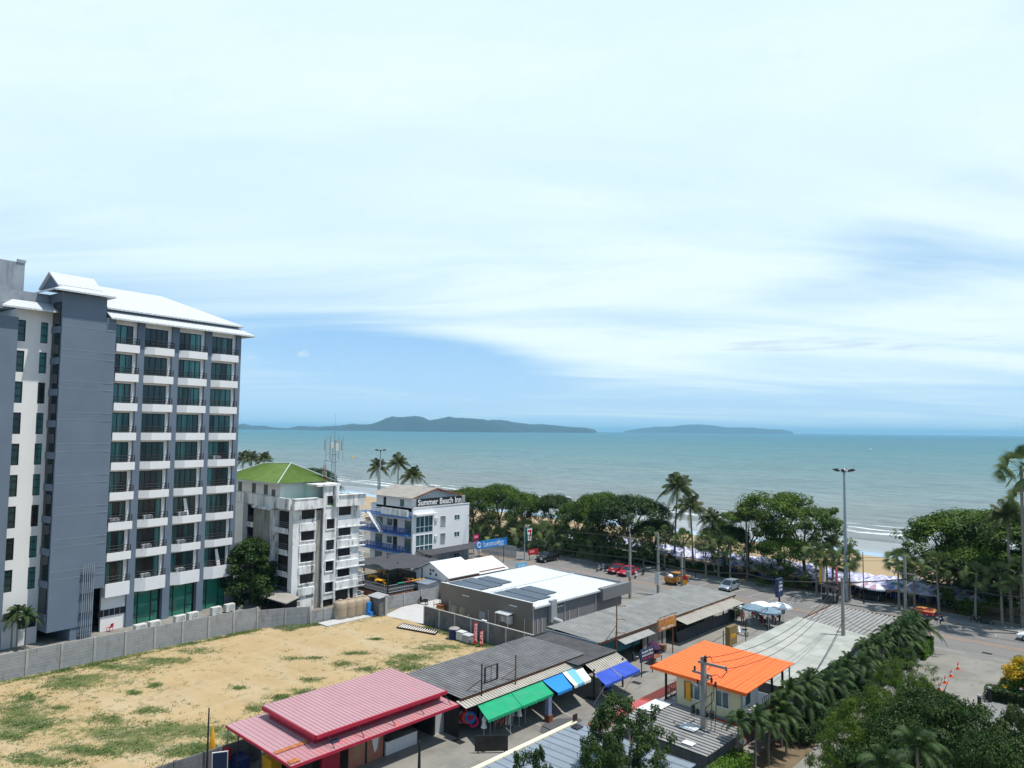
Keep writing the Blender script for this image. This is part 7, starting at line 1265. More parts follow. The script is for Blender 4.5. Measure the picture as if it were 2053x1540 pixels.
def person(loc, rz, J, label, top, bottom, hair=None):
    r = thing('person', loc, label, 'person', None, rz); names = list(J); bones = [('pelvis', 'chest'), ('chest', 'neck'), ('neck', 'head'), ('head', 'crown')]
    for s_ in 'LR': bones += [('chest', 'sh'+s_), ('sh'+s_, 'el'+s_), ('el'+s_, 'ha'+s_), ('ha'+s_, 'fi'+s_), ('pelvis', 'hi'+s_), ('hi'+s_, 'kn'+s_), ('kn'+s_, 'an'+s_), ('an'+s_, 'to'+s_)]
    rad = dict(pelvis=.14, chest=.15, neck=.055, head=.085, crown=.08, sh=.07, el=.045, ha=.032, fi=.024, hi=.09, kn=.06, an=.042, to=.035)
    bm = bmesh.new(); sl = bm.verts.layers.skin.verify(); vv = {}
    for k_ in names: v = bm.verts.new(J[k_]); q = rad[k_] if k_ in rad else rad[k_[:2]]; v[sl].radius = (q, q*.85 if k_ in ('pelvis', 'chest') else q); v[sl].use_root = (k_ == 'pelvis'); vv[k_] = v
    for a, c in bones: bm.edges.new((vv[a], vv[c]))
    me = bpy.data.meshes.new('body'); bm.to_mesh(me); bm.free(); o = bpy.data.objects.new('tmp', me); COL.objects.link(o); o.modifiers.new('s', 'SKIN'); u = o.modifiers.new('u', 'SUBSURF'); u.levels = 2; u.render_levels = 2
    dg = bpy.context.evaluated_depsgraph_get(); me2 = bpy.data.meshes.new_from_object(o.evaluated_get(dg)); bpy.data.objects.remove(o); me2.name = 'body'; me2.materials.clear()
    for m_ in (mt['skin'], top, bottom, mt['blackf']): me2.materials.append(m_)
    pz = J['pelvis'][2]; nz = J['neck'][2]; hd = Vector(J['head'])
    for p in me2.polygons:
        c = p.center; dl = min((Vector(J['ha'+s_])-c).length for s_ in 'LR'); leg = min(min((Vector(J[k_+s_])-c).length for s_ in 'LR') for k_ in ('kn', 'an')); 
        p.material_index = 0 if (c.z > nz or dl < .16) else (2 if (c.z < pz-.02 or leg < .2) else 1); p.use_smooth = True
        if c.z < min(J['anL'][2], J['anR'][2])+.02: p.material_index = 3
    ob = bpy.data.objects.new('body', me2); COL.objects.link(ob); ob.parent = r
    b = MB(); b.lathe(hd.x, hd.y-.02, [(.02, hd.z+.21), (.075, hd.z+.18), (.105, hd.z+.1), (.10, hd.z+.02), (.07, hd.z-.03)], 10); h_ = b.build('hair', r, mt['blackf']); b = MB(); b.tube([(hd.x, hd.y+.08, hd.z+.08), (hd.x, hd.y+.115, hd.z+.04)], .014, 5); b.build('nose', r, mt['skin']); return r
S = dict(pelvis=(0, 0, .95), chest=(0, .01, 1.28), neck=(0, .01, 1.46), head=(0, .03, 1.56), crown=(0, .02, 1.66))
def sided(**kw):
    out = {}
    for k_, (x, y, z) in kw.items(): out[k_+'L'] = (-x, y, z); out[k_+'R'] = (x, y, z)
    return out
Jc = dict(pelvis=(0, -.18, 1.0), chest=(0, .02, 1.32), neck=(0, .08, 1.48), head=(0, .12, 1.57), crown=(0, .13, 1.66)); Jc.update(sided(sh=(.18, .03, 1.40), el=(.24, .22, 1.18), ha=(.25, .38, 1.09), fi=(.24, .42, 1.06), hi=(.10, -.17, .93), kn=(.11, .16, .72), an=(.11, -.02, .36), to=(.11, .10, .32))); Jc['knR'] = (.11, .20, .86); Jc['anR'] = (.11, .10, .50); Jc['toR'] = (.11, .22, .47)
person((cx_, cy_, 0), math.pi/2, Jc, 'person in dark clothes riding the bicycle along the road', mt['dkblue'], mt['blackf'])
Js = dict(S); Js.update(sided(sh=(.19, .0, 1.40), el=(.24, .03, 1.12), ha=(.23, .12, .90), fi=(.22, .15, .82), hi=(.10, 0, .90), kn=(.11, .03, .50), an=(.11, 0, .09), to=(.12, .13, .04)))
x, y = at(1345, 1345); person((-39.6, 84.0, 0), .6, Js, 'person in pink shirt standing behind the motorbikes', M('pink_shirt', (.5, .12, .16), .8), mt['dkblue'])
x, y = at(1548, 1240); person((x, y, 0), 2.6, Js, 'person in grey shirt among the parked motorbikes under the parasols', mt['greybox'], mt['blackf'])
x, y = at(918, 1508); 

# ------------------------------------------------------------------ poles, lights, cables
def mast(px, pyt, Y, X=None, label=''):
    x, z = col_y(px, pyt, Y); r = thing('light_mast', (x, Y, .1), label, 'light mast', 'tall light masts along the beach road'); b = MB(); b.tube([(0, 0, 0), (0, 0, z-.1)], .28, 12, .13); part('pole', b, r, mt['polev'])
    b = MB(); b.torus((0, 0, z-.15), (0, 0, 1), .85, .05, 20, 5); [b.tube([(0, 0, z-.15), (.85*math.cos(a*math.pi/3), .85*math.sin(a*math.pi/3), z-.15)], .04, 5) for a in range(6)]; b.lathe(0, 0, [(.25, z-.5), (.3, z-.1), (.1, z+.15)], 10); part('ring', b, r, mt['polev'])
    for a in range(8): an = a*math.pi/4+.2; c, s = math.cos(an), math.sin(an); b = MB(); b.hull8([(1.0*c-.2*s, 1.0*s+.2*c, z-.35), (1.0*c+.2*s, 1.0*s-.2*c, z-.35), (1.45*c+.2*s, 1.45*s-.2*c, z-.12), (1.45*c-.2*s, 1.45*s+.2*c, z-.12)], [(.95*c-.2*s, .95*s+.2*c, z-.15), (.95*c+.2*s, .95*s-.2*c, z-.15), (1.4*c+.2*s, 1.4*s-.2*c, z+.05), (1.4*c-.2*s, 1.4*s+.2*c, z+.05)]); part('floodlight', b, r, mt['blackf'])
    return r
mast(1692, 942, 105.3, label='tall floodlight mast beside the road palms on the right'); mast(763, 902, 111, label='tall floodlight mast far away behind the inn')
def upole(loc, h, label, arms=(), r=.16, m='polec', sq=True):
    t = thing('utility_pole', loc, label, 'utility pole'); b = MB()
    if sq: b.hull8([(-r, -r, -.2), (r, -r, -.2), (r, r, -.2), (-r, r, -.2)], [(-r*.7, -r*.7, h), (r*.7, -r*.7, h), (r*.7, r*.7, h), (-r*.7, r*.7, h)])
    else: b.tube([(0, 0, -.2), (0, 0, h)], r, 8, r*.7)
    part('pole', b, t, mt[m])
    for (z, L, ax, off) in arms:
        b = MB(); a0, a1 = off-L/2, off+L/2; y_ = -r-.06 if ax == 'x' else 0
        (b.box(a0, a1, -r-.1, -r+.01, z-.07, z+.07) if ax == 'x' else b.box(-r-.1, -r+.01, a0, a1, z-.07, z+.07)); part('crossarm', b, t, mt[m])
        for q in (a0+.1, (a0+a1)/2-.3, a1-.1): b = MB(); p = (q, -r-.05) if ax == 'x' else (-r-.05, q); b.lathe(p[0], p[1], [(.03, z+.07), (.07, z+.12), (.04, z+.18), (.07, z+.24), (.03, z+.3)], 8); part('insulator', b, t, mt['blackf'])
    return t
U1 = upole((-57.0, 85.8, 0), 8.9, 'tall concrete power pole with two crossarms beside the store forecourt', ((8.4, 2.4, 'x', 0), (6.6, 2.4, 'x', 0)))
b = MB(); b.tube([(0, 0, 8.9), (0, 0, 10.3)], .04, 5); part('spike', b, U1, mt['polev']); b = MB(); b.box(-.3, .3, -.5, -.1, 3.0, 3.8); part('transformer_box', b, U1, mt['greybox'])
U2 = upole((-55.4, 90.6, 0), 8.8, 'concrete pole with a street lamp arm and posters near the road', ((6.4, 2.8, 'x', 1.0),)); b = MB(); b.tube([(0, -.2, 4.6), (.5, -.2, 5.9), (1.4, -.2, 6.5)], .04, 5); part('lamp_arm', b, U2, mt['polev']); b = MB(); b.box(1.2, 1.8, -.3, -.1, 6.5, 6.65); part('lamp_head', b, U2, mt['white2']); b = MB(); b.box(-.35, .35, -.35, -.2, 1.4, 3.2); part('poster', b, U2, mt['acwhite'])
U3 = upole((-55.9, 98.2, 0), 5.2, 'short pale concrete pole beside the orange pickup'); 
b = MB(); b.box(.2, .9, -.12, -.05, .2, 1.5); part('banner', b, U3, mt['yellow'], 'red over yellow banner'); b = MB(); b.box(.2, .9, -.13, -.04, 1.0, 1.6); part('banner', b, U3, mt['red'])
U4 = upole((-23.5, 70.6, 0), 8.6, 'thin tan concrete pole rising from the palm row', (), .17); U4.location = (*at(1692, 1330), 0)
U4b = (U4.location.x, U4.location.y)
U5 = upole((-25.6, 99.8, 0), 8.2, 'weathered roadside power pole tangled with black cable on the right', ((6.0, 2.8, 'x', 0),), .18); b = MB(); 
for i in range(5): b.tube([(.25*math.sin(i), .2*math.cos(i*2), .3), (.4*math.sin(i*2+1), .3*math.cos(i), 2.2), (.2*math.sin(i*3), .25, 4.8)], .03, 4)
part('hanging_cable', b, U5, mt['wire']); b = MB(); b.tube([(.1, 0, 4.4), (.7, .2, 4.9), (1.1, .3, 5.6)], .03, 4); b.box(.9, 1.5, .2, .4, 5.55, 5.65); part('lamp_arm', b, U5, mt['white2'])
UX, UY = at(1412, 1536); U6 = thing('utility_pole', (UX, UY, 0), 'big concrete power pole with fuses and cables in front of the orange roof', 'utility pole'); b = MB(); b.hull8([(-.2, -.2, -.2), (.2, -.2, -.2), (.2, .2, -.2), (-.2, .2, -.2)], [(-.15, -.15, 7.5), (.15, -.15, 7.5), (.15, .15, 7.5), (-.15, .15, 7.5)]); part('pole', b, U6, mt['polec'])
b = MB(); b.box(-.3, 1.9, -.27, -.15, 7.05, 7.22); part('crossarm', b, U6, mt['polec']); b = MB(); b.box(-1.0, .5, .15, .27, 6.15, 6.30); b.box(.25, .4, -.6, 1.2, 5.9, 6.05) if False else None; part('crossarm', b, U6, mt['polec']); b = MB(); b.box(-.27, -.15, -.8, 1.3, 5.55, 5.68); part('crossarm', b, U6, mt['polec']); b = MB(); b.box(-.9, .9, -.3, -.16, 3.35, 3.47); part('crossarm', b, U6, mt['polec']); b = MB(); b.box(-.9, .9, -.3, -.16, 2.1, 2.2); part('crossarm', b, U6, mt['polev'])
for (x, y, z, s_) in ((.25, -.2, 7.22, 1.2), (1.8, -.2, 6.95, .8), (-.8, .2, 6.3, .9), (.5, .2, 5.75, 1.0), (.75, .3, 5.5, 1.0), (-.2, -.5, 5.68, .8), (-.2, 1.0, 5.68, .8), (-.7, -.25, 3.47, 1.6), (-.35, -.25, 3.47, 1.1), (.35, -.25, 3.47, 1.2), (.75, -.25, 3.47, 1.7)): b = MB(); b.lathe(x, y, [(.05*s_, z), (.11*s_, z+.08), (.07*s_, z+.18*s_), (.11*s_, z+.28*s_), (.04, z+.38*s_)], 8); part('fuse', b, U6, mt['blackf'])
b = MB(); 
for (P_) in ([(.3, -.2, 7.5), (.6, -.1, 7.7), (.7, 0, 7.2), (.3, .1, 6.6)], [(1.9, -.2, 7.0), (1.4, -.1, 6.3), (1.0, 0, 6.5), (.5, .2, 6.2)], [(.6, .3, 5.6), (.7, .1, 4.6), (.2, -.2, 4.0)], [(.8, .3, 5.9), (.85, .2, 4.4), (.8, .1, 3.0), (.75, 0, 2.0), (.2, 0, 1.0)], [(-.6, -.2, 3.6), (-.9, -.1, 3.9), (0, .1, 4.5), (.7, .2, 5.2)], [(.6, 0, 5.2), (.6, 0, 3.6), (.5, 0, 2.2), (-.1, -.1, 1.2)], [(-.1, -.2, 2.2), (.2, -.2, 1.4), (.2, -.1, .2)]):
    q = []
    for i in range(len(P_)-1):
        for s_ in range(4): q.append(Vector(P_[i]).lerp(Vector(P_[i+1]), s_/4))
    q.append(Vector(P_[-1])); sm_ = [q[0]]+[(q[i-1]+q[i]*2+q[i+1])/4 for i in range(1, len(q)-1)]+[q[-1]]; b.tube(sm_, .025, 4)
part('jumper_cable', b, U6, mt['wire'])
def cable(name, p, q, sag, r_, label, group=None, n=16):
    p, q = Vector(p), Vector(q); b = MB(tuple(p)); b.tube([p.lerp(q, i/n)-Vector((0, 0, sag*4*(i/n)*(1-i/n))) for i in range(n+1)], r_, 5); return tag(b.build(name, None, mt['wire']), label, 'cable', group)
xr, yr = -25.6, 99.6
for i, (dx, dz) in enumerate(((-.2, 7.35), (.9, 7.3), (1.8, 7.1))): cable('power_line', (UX+dx, UY-.2, dz), (U4b[0]+(i-1)*.05, U4b[1], 8.3-.25*i), 1.7, .022, ['upper', 'middle', 'lower'][i]+' power line sagging over the orange roof from the big pole', 'power lines over the orange roof')
cable('power_line', (U4b[0], U4b[1], 4.3), (-22.9, 60.5, 3.0), .3, .035, 'black cable running down from the tan pole past the pale shed roof')
cable('power_line', (U4b[0], U4b[1], 4.6), (-23.6, 80.2, 3.1), .3, .02, 'thin cable from the tan pole to the ribbed shed')
zb_ = 5.3
SEG = [(-150, 88.2), (-120, 88.2), (-86, 88.2), (-57.0, 87.6), (-41, 88.4), (-34.5, 88.4), (-25.6, 99.6), (-9, 100.6), (20, 101)]
for i in range(len(SEG)-1):
    a, c = SEG[i], SEG[i+1]; cable('cable_bundle', (a[0], a[1], zb_), (c[0], c[1], zb_), .5 if abs(a[0]-c[0]) > 10 else .25, .075, 'thick black telephone cable bundle along the road, %s' % ['span far left of the inn', 'span left behind the inn', 'span beside the banner', 'span over the store forecourt', 'span over the hall end', 'span over the parasols', 'span reaching the right hand pole', 'span leaving the right hand pole', 'span at the right edge'][i], 'cable bundle spans along the road')
for i, (z, dx) in enumerate(((8.7, -1), (8.7, 0), (8.7, 1), (6.9, -1), (6.9, 1))): cable('power_line', (-57+dx, 85.7, z), (-97+dx, 88, z), .9, .018, 'overhead line running left from the tall power pole, '+['upper far', 'upper middle', 'upper near', 'lower far', 'lower near'][i], 'overhead lines left of the tall pole')
for i, z in enumerate((8.3, 7.8, 6.3, 5.8)): cable('power_line', (-25.6, 99.7, z), (8, 103, z), .8, .02, 'overhead line from the right hand pole to the right edge, '+['highest', 'second', 'third', 'lowest'][i], 'overhead lines on the right')
for i, z in enumerate((8.0, 7.6)): cable('power_line', (-25.6, 99.7, z), (-55.4, 90.7, z), 1.0, .018, 'overhead line across the road toward the lamp pole, '+['upper', 'lower'][i], 'overhead lines across the road')
U0 = upole((-97.0, 88.0, 0), 8.9, 'concrete pole with one crossarm behind the blue banner', ((8.4, 2.6, 'x', 0),))
def post(px, py, h, label, r_=.05, Y=None, m='blackf', top=True, name='post'):
    x, y = at(px, py); t = thing('street_lamp' if name == 'lamp' else name, (x, y, 0), label, 'street lamp' if name == 'lamp' else 'post'); b = MB(); b.tube([(0, 0, 0), (0, 0, h)], r_*1.3, 8, r_*.8); b.lathe(0, 0, [(.14, 0), (.14, .2), (.06, .4)], 10); part('pole', b, t, mt[m]); return t
post(1732, 1212, 7.1, 'slim dark lamp post by the pink striped parasols', .06, name='lamp'); post(1394, 1160, 6.2, 'slim dark lamp post in front of the leafy trees', .06, name='lamp'); post(1127, 1114, 6.8, 'slim dark lamp post behind the black pickup', .06, name='lamp')
# string light frame beside the hall
fr = [(-36.5, 84.0), (-35.7, 76.5), (-35.6, 71.0), (-35.4, 65.5), (-35.2, 61.0)]
for i, (x, y) in enumerate(fr): t = thing('frame_post', (x, y, 0), 'black string light post in the yard, %s from the road' % ['first', 'second', 'third', 'fourth', 'fifth'][i], 'post', 'string light posts in the yard'); b = MB(); b.tube([(0, 0, 0), (0, 0, 2.6)], .045, 6); part('pole', b, t, mt['blackf'])
cable('light_string', (-36.5, 84.0, 2.6), (-35.7, 76.5, 2.6), .05, .03, 'light string on the yard posts nearest the road'); cable('light_string', (-35.7, 76.5, 2.6), (-35.4, 65.5, 1.9), .1, .03, 'light string sloping along the yard posts'); cable('light_string', (-35.4, 65.5, 1.9), (-35.2, 61, 1.2), .1, .03, 'light string at the low end of the yard posts')
def tpost(x, y, z0, h, label, m='blackf', stays=True, arms=0):
    t = thing('steel_post', (x, y, z0), label, 'post'); b = MB(); b.tube([(0, 0, 0), (0, 0, h)], .06, 6); part('pole', b, t, mt[m])
    if stays: b = MB(); b.tube([(0, 0, h*.55), (-1.3, -1.2, .05)], .03, 5); b.tube([(0, 0, h*.55), (-.9, .9, .05)], .03, 5); part('stay', b, t, mt[m])
    for i in range(arms): b = MB(); b.tube([(0, 0, h-.2-i*1.3), (0, 1.6, h-.55-i*1.3)], .04, 5); part('arm', b, t, mt['rust'])
    return t
tpost(-40.4, 40.2, 2.5, 2.6, 'black steel post with stays at the near end of the grey market roof'); tpost(-40.3, 44.0, 2.5, 2.5, 'rusty steel post with one prop on the grey market roof', 'rust'); tpost(-40.6, 58.8, 2.0, 4.6, 'tall rusty steel post with long stays above the blue signboard', 'rust', True, 3)
f = thing('sign_frame', (-41.5, 41.6, 3.0), 'empty black steel sign frame standing on the grey market roof', 'frame'); b = MB(); [b.box(*q) for q in ((-.05, .05, 0, .12, 0, 1.25), (-.05, .05, 1.4, 1.55, 0, 1.25), (-.04, .04, .12, 1.4, 0, .06), (-.04, .04, .12, 1.4, 1.19, 1.25), (-.02, .02, .75, .78, .06, 1.19))]; part('frame', b, f, mt['blackf'])
x, y = at(840, 1560); post(840, 1556, 2.3, 'dark steel post standing in the yard near the bottom', .09, name='steel_post'); t = post(1692, 1330, 0.1, 'x') if False else None
x, y = at(414, 1562); post(414, 1562, 4.6, 'grey pole at the wall beside the folded yellow umbrella', .06, name='steel_post')

# ------------------------------------------------------------------ signs
def board(name, loc, w_, h, axis, z, mats, label, th=.12, legs=True, cat='sign', texts=()):
    """axis 'x': face +X, width along Y;  'y': face -Y, width along X"""
    t = thing(name, loc, label, cat); b = MB()
    (b.box(-th/2, th/2, -w_/2, w_/2, z, z+h) if axis == 'x' else b.box(-w_/2, w_/2, -th/2, th/2, z, z+h)); part('panel', b, t, mats)
    if legs:
        for s_ in (-.4, .4): b = MB(); p = (0, s_*w_) if axis == 'x' else (s_*w_, 0); b.tube([(p[0]-(.0 if axis == 'x' else 0), p[1]+(0 if axis == 'x' else .0), 0), (p[0], p[1], z+.05)], .05, 6); part('leg', b, t, mt['blackf'])
    for (s_, wd, ht, u, v, m_) in texts:
        if axis == 'x': text(s_, wd, ht, (th/2+.012, u, z+v), EY, EZ, m_, 'lettering', t)
        else: text(s_, wd, ht, (u, -th/2-.012, z+v), EX, EZ, m_, 'lettering', t)
    return t
WH = mt['white2']
# convenience store pole sign
t = thing('pole_sign', (-86.6, 96.6, 0), 'tall green pole sign with a white panel showing a red 7 and the word ELEVEN', 'sign'); b = MB(); b.tube([(0, 0, 0), (0, 0, 6.1)], .11, 10, .09); b.tube([(0, 0, 6.05), (0, 1.5, 6.15)], .07, 6); part('pole', b, t, mt['polev'])
b = MB(); b.box(-.12, .12, .25, 2.1, 3.3, 5.8); part('panel', b, t, mt['signgreen'], bevel=.06); b = MB(); b.hull8([(.13, .78, 3.45), (.15, .78, 3.45), (.15, 1.58, 3.45), (.13, 1.58, 3.45)], [(.13, .5, 5.6), (.15, .5, 5.6), (.15, 1.86, 5.6), (.13, 1.86, 5.6)]); part('white_panel', b, t, WH)
b = MB().mat(mt['red']); b.box(.16, .18, .68, 1.66, 5.05, 5.38); b.add([(.17, 1.66, 5.05), (.17, 1.28, 5.05), (.17, .98, 3.62), (.17, 1.28, 3.62)], [(0, 1, 2, 3)]); part('numeral', b, t); text('ELEVEN', 1.1, .28, (.19, 1.18, 4.45), EY, EZ, mt['signgreen'], 'lettering', t)
# blue restaurant banner
x, y = at(985, 1150); t = board('banner', (-88.0, 89.6, 0), 7.6, 1.35, 'x', 3.0, mt['signblue'], 'blue restaurant banner with white Thai lettering on the terrace frame', .08, True, 'banner', (('ริมหาดทะเลพัทยา', 5.0, .85, .4, .70, WH), ('อาหารทะเล', 1.2, .2, 2.4, .16, WH)))
b = MB(); b.torus((.07, -3.15, 3.7), (1, 0, 0), .42, .07, 20, 6); b.tube([(.08, -3.3, 3.45), (.08, -3.15, 3.95), (.08, -3.0, 3.45)], .05, 4); part('emblem', b, t, WH)
board('signboard', (-86.0, 98.3, 0), 2.6, .9, 'x', 1.0, mt['red'], 'red and orange roadside board beside the tall green sign', .1, True, 'sign', (('SALE', 1.2, .35, -.4, .55, WH),))
x, y = at(985, 1105); 
for i, (z, d) in enumerate(((2.2, 'upper pink sign over the terrace behind the inn'), (.9, 'lower pink sign below the upper one behind the inn'))): board('signboard', (-97.5, 95.0, 0), 1.4, .9, 'x', z+.6, mt['magenta'], d, .1, i == 1, 'sign', (('เปิด', .8, .4, 0, .45, WH),))
# market signs
t = board('signboard', (-39.9, 66.9, 0), 3.5, 1.15, 'x', 2.75, M('market_sign_print', (0.42, 0.20, 0.07), .6, .35, 1.2, dirt=((0.40, 0.06, 0.08), .5, .6, (.5, 2, 1), .9)), 'red and orange printed sign with spotlights on the hall awning', .22, False, 'sign', (('ตลาดหาด', 1.9, .42, .3, .62, mt['yellow']), ('SEAFOOD', 1.2, .18, .5, .22, WH), ('MARKET', .8, .18, -.8, .22, WH)))
b = MB(); b.box(-.1, .1, -1.8, 1.8, 1.35+2.75-.0, 1.42+2.75) if False else None; b.tube([(.1, -1.7, 4.15), (.1, 1.7, 4.15)], .03, 5); [b.tube([(0, y_, 3.9), (.1, y_, 4.15), (.35, y_, 4.2)], .025, 4) for y_ in (-1.6, -.5, .6, 1.6)]; part('spotlight_rail', b, t, mt['blackf']); b = MB(); b.tube([(0, 1.2, 0), (0, 1.2, 2.75)], .06, 6); part('leg', b, t, mt['rust']); b = MB(); b.tube([(0, -1.5, 1.9), (0, -1.5, 2.75)], .05, 6); part('leg', b, t, mt['rust'])
board('signboard', (-38.2, 60.4, 0), 2.4, 1.15, 'x', 1.35, mt['signdk'], 'dark blue board with rows of white and red Thai lettering', .1, True, 'sign', (('ห้องพัก ให้เช่า', 1.9, .22, 0, .9, WH), ('รายวัน รายเดือน', 1.9, .2, 0, .58, WH), ('โทร 081', 1.7, .2, 0, .25, mt['red'])))
x, y = at(1563, 1245); board('signboard', (x, y, 0), 1.6, 2.2, 'x', 3.0, mt['signdk'], 'tall dark blue signboard with white text beside the parasols', .35, False, 'sign', (('ตลาด', .9, .3, .1, 1.8, WH), ('OPEN', 1.0, .3, 0, 1.3, WH), ('24 HR', 1.0, .3, 0, .85, WH))); b = MB((0, 0, 0)); 
t = [o for o in COL.objects if o.name.startswith('signboard') and o.parent is None][-1]; b = MB(); b.tube([(0, 0, 0), (0, 0, 3.0)], .12, 6); part('leg', b, t, mt['blackf'])
board('signboard', (-31.2, 63.8, 0), 1.5, 1.7, 'x', 3.6, M('gold_brown_sign', (0.16, 0.10, 0.03), .5, .3, 2), 'brown and gold hanging signboard standing above the pale shed', .45, False, 'sign', (('ข้าวแกง', 1.0, .5, 0, .9, mt['yellow']),))
t = [o for o in COL.objects if o.name.startswith('signboard') and o.parent is None][-1]; b = MB(); b.tube([(0, 0, 0), (0, 0, 3.6)], .09, 6); part('leg', b, t, mt['blackf'])
x, y = at(1668, 1190); t = board('bank_sign', (x, 106.0, 0), 1.3, 3.2, 'x', 2.0, WH, 'white sign with a yellow side standing on the promenade', .3, True); b = MB(); b.box(-.16, .16, -.95, -.652, 2.0, 5.2); part('side_panel', b, t, mt['yellow']); b = MB(); b.box(.152, .17, -.3, .3, 4.2, 4.7); part('emblem', b, t, mt['tealp'])
x, y = at(1693, 1195); board('signboard', (x-.3, 107.0, 0), .9, 3.2, 'x', 1.2, M('pink_banner', (0.5, 0.10, 0.16), .7, .2, 2), 'narrow vertical pink banner beside the light mast', .06, True)
for i, (px, d) in enumerate(((968, 'tall red flag banner with white lettering by the block wall'), (977, 'shorter red flag banner right of the tall one'))):
    x = -56.6+i*.9; y = 55.3; t = board('flag_banner', (x, y, 0), .55, 2.2 if i == 0 else 1.5, 'x', .2, mt['red'], d, .03, True, 'banner', tuple((c, .35, .25, 0, .3+.33*k_, WH) for k_, c in enumerate('นาคข' if i else 'าวขมนข')))
x, y = at(1208, 1345)
rg_ = thing('road_sign', (*at(1490, 1560), 0), 'round white sign with a red rim on a post in the hedge', 'sign'); b = MB(); b.tube([(0, 0, 0), (0, 0, 2.6)], .04, 6); part('post', b, rg_, mt['greybox']); dn = Vector((.55, -.83, 0)).normalized(); b = MB(); c0 = Vector((0, 0, 2.45)); b.tube([c0+dn*.05, c0+dn*.07], .3, 20); part('rim', b, rg_, mt['red']); b = MB(); b.tube([c0+dn*.07, c0+dn*.08], .22, 20); part('face', b, rg_, WH)
sx2 = np.array([.83, .55, 0]); text('5', .15, .25, tuple(c0+dn*.09), tuple(sx2), EZ, mt['blackf'], 'lettering', rg_)

# ------------------------------------------------------------------ dining terrace between old block and inn
dt = thing('dining_terrace', (-83, 62, 0), 'raised dark dining terrace with railings and shade net beside the inn', 'terrace'); od = (-83, 62, 0)
b = MB(od).mat(mt['dark']); b.box(-91, -78.5, 60.0, 72.5, 1.0, 1.25); b.mat(mt['rust']); b.box(-78.5, -78.35, 60, 72.5, .1, 1.0); b.box(-91, -78.5, 59.9, 60.0, .1, 1.0); part('deck', b, dt)
b = MB(od).mat(mt['polev']); rail(b, (-78.5, 60.1), (-78.5, 72.4), 1.25, 1.0); rail(b, (-88, 60.1), (-78.5, 60.1), 1.25, 1.0); part('railing', b, dt)
for (x, y) in ((-78.5, 60.1), (-78.5, 66), (-84, 60.1), (-84, 66), (-89, 60.2), (-89, 68), (-84, 72), (-78.5, 72)): b = MB(od); b.box(x-.07, x+.07, y-.07, y+.07, 0, 3.9); part('post', b, dt, mt['blackf'])
b = MB(od).mat(mt['mesh']); 
for i in range(8):
    for j in range(6): P = lambda u, v: (-91+u*1.3, 63+v*1.6, 3.7+.25*math.sin(u*1.7)*math.cos(v*1.3)); b.add([P(i, j), P(i+1, j), P(i+1, j+1), P(i, j+1)], [(0, 1, 2, 3)], True)
part('shade_net', b, dt)
for i in range(8): b = MB(od); z = 2.3; b.box(-78.66, -78.40, 61.8+i*1.2, 62.9+i*1.2, z, z+.09); part('rail_cushion', b, dt, mt[['hedgec', 'purple', 'yellow', 'yellow', 'hedgec', 'orangep', 'white2', 'magenta'][i]] if False else [mt['greenaw'], mt['pinkred'], mt['yellow'], mt['yellow'], mt['greenaw'], mt['orangep'], mt['white2'], mt['magenta']][i])
tb0 = None
for i, (x, y, m_, d) in enumerate(((-81.5, 66.0, 'wood', 'orange table nearest the rail of the dining terrace'), (-80.6, 70.6, 'wood', 'orange table at the inn end of the dining terrace'), (-83.5, 62.6, 'yellow', 'yellow table at the near corner of the dining terrace'), (-86.5, 63.5, 'yellow', 'yellow table in the middle of the terrace near side'), (-88.5, 66.5, 'yellow', 'yellow table at the back of the dining terrace'), (-85, 67.5, 'wood', 'orange table in the middle of the dining terrace'))):
    r = thing('terrace_table', (x, y, 1.25), d, 'table', 'terrace tables'); b = MB(); b.box(-.7, .7, -.5, .5, .72, .77); part('tabletop', b, r, mt[m_]); b = MB(); b.tube([(0, 0, 0), (0, 0, .72)], .05, 8); b.lathe(0, 0, [(.3, 0), (.3, .03), (.04, .06)], 12); part('leg', b, r, mt['blackf'])
    for s_ in (-1, 1): q = dup(ch0, (x+s_*1.0, y, 1.25), 0 if s_ < 0 else 3.14, label='%s chair %s the %s' % ('dark', 'left of' if s_ < 0 else 'right of', d), group='terrace chairs', matmap={mt['red']: mt['yellow'] if i in (2, 3, 4) else mt['blackf']}); q['label'] = ('yellow' if i in (2, 3, 4) else 'black')+' chair '+('on the seaward side of the ' if s_ > 0 else 'on the street side of the ')+' '.join(d.split()[:6])
# second terrace under the blue banner
t2 = thing('dining_terrace', (-90, 86, 0), 'blue railed dining terrace below the Thai banner behind the inn', 'terrace'); o2_ = (-90, 86, 0); b = MB(o2_).mat(mt['dark']); b.box(-101, -86.5, 80.8, 88.4, .5, .7); part('deck', b, t2); b = MB(o2_).mat(mt['innrail']); rail(b, (-91, 80.9), (-91, 88.3), .7, 1.9); rail(b, (-101, 88.3), (-91, 88.3), .7, 1.9); rail(b, (-91, 81), (-101, 81), .7, 1.9); part('railing', b, t2); b = MB(o2_).mat(mt['blackf']); rail(b, (-86.5, 83.0), (-86.5, 89.8), .7, 1.6); rail(b, (-86.5, 83), (-91, 83), .7, 1.6); part('railing', b, t2)
b = MB(o2_).mat(mt['mesh']); b.slab((-88.4, 76, 3.2), (-88.4, 89, 3.3), (-100, 89, 3.6), (-92.2, 76, 3.5), .05); part('shade_net', b, t2)
for i, (x, y) in enumerate(((-88.5, 85.0), (-87.8, 87.3), (-89.5, 88))): r = thing('terrace_table', (x, y, .7), 'orange table under the blue Thai banner, %s' % ['left', 'middle', 'right'][i], 'table', 'tables under the banner'); b = MB(); b.box(-.7, .7, -.5, .5, .72, .77); part('tabletop', b, r, mt['wood']); b = MB(); b.tube([(0, 0, 0), (0, 0, .72)], .05, 8); part('leg', b, r, mt['blackf'])
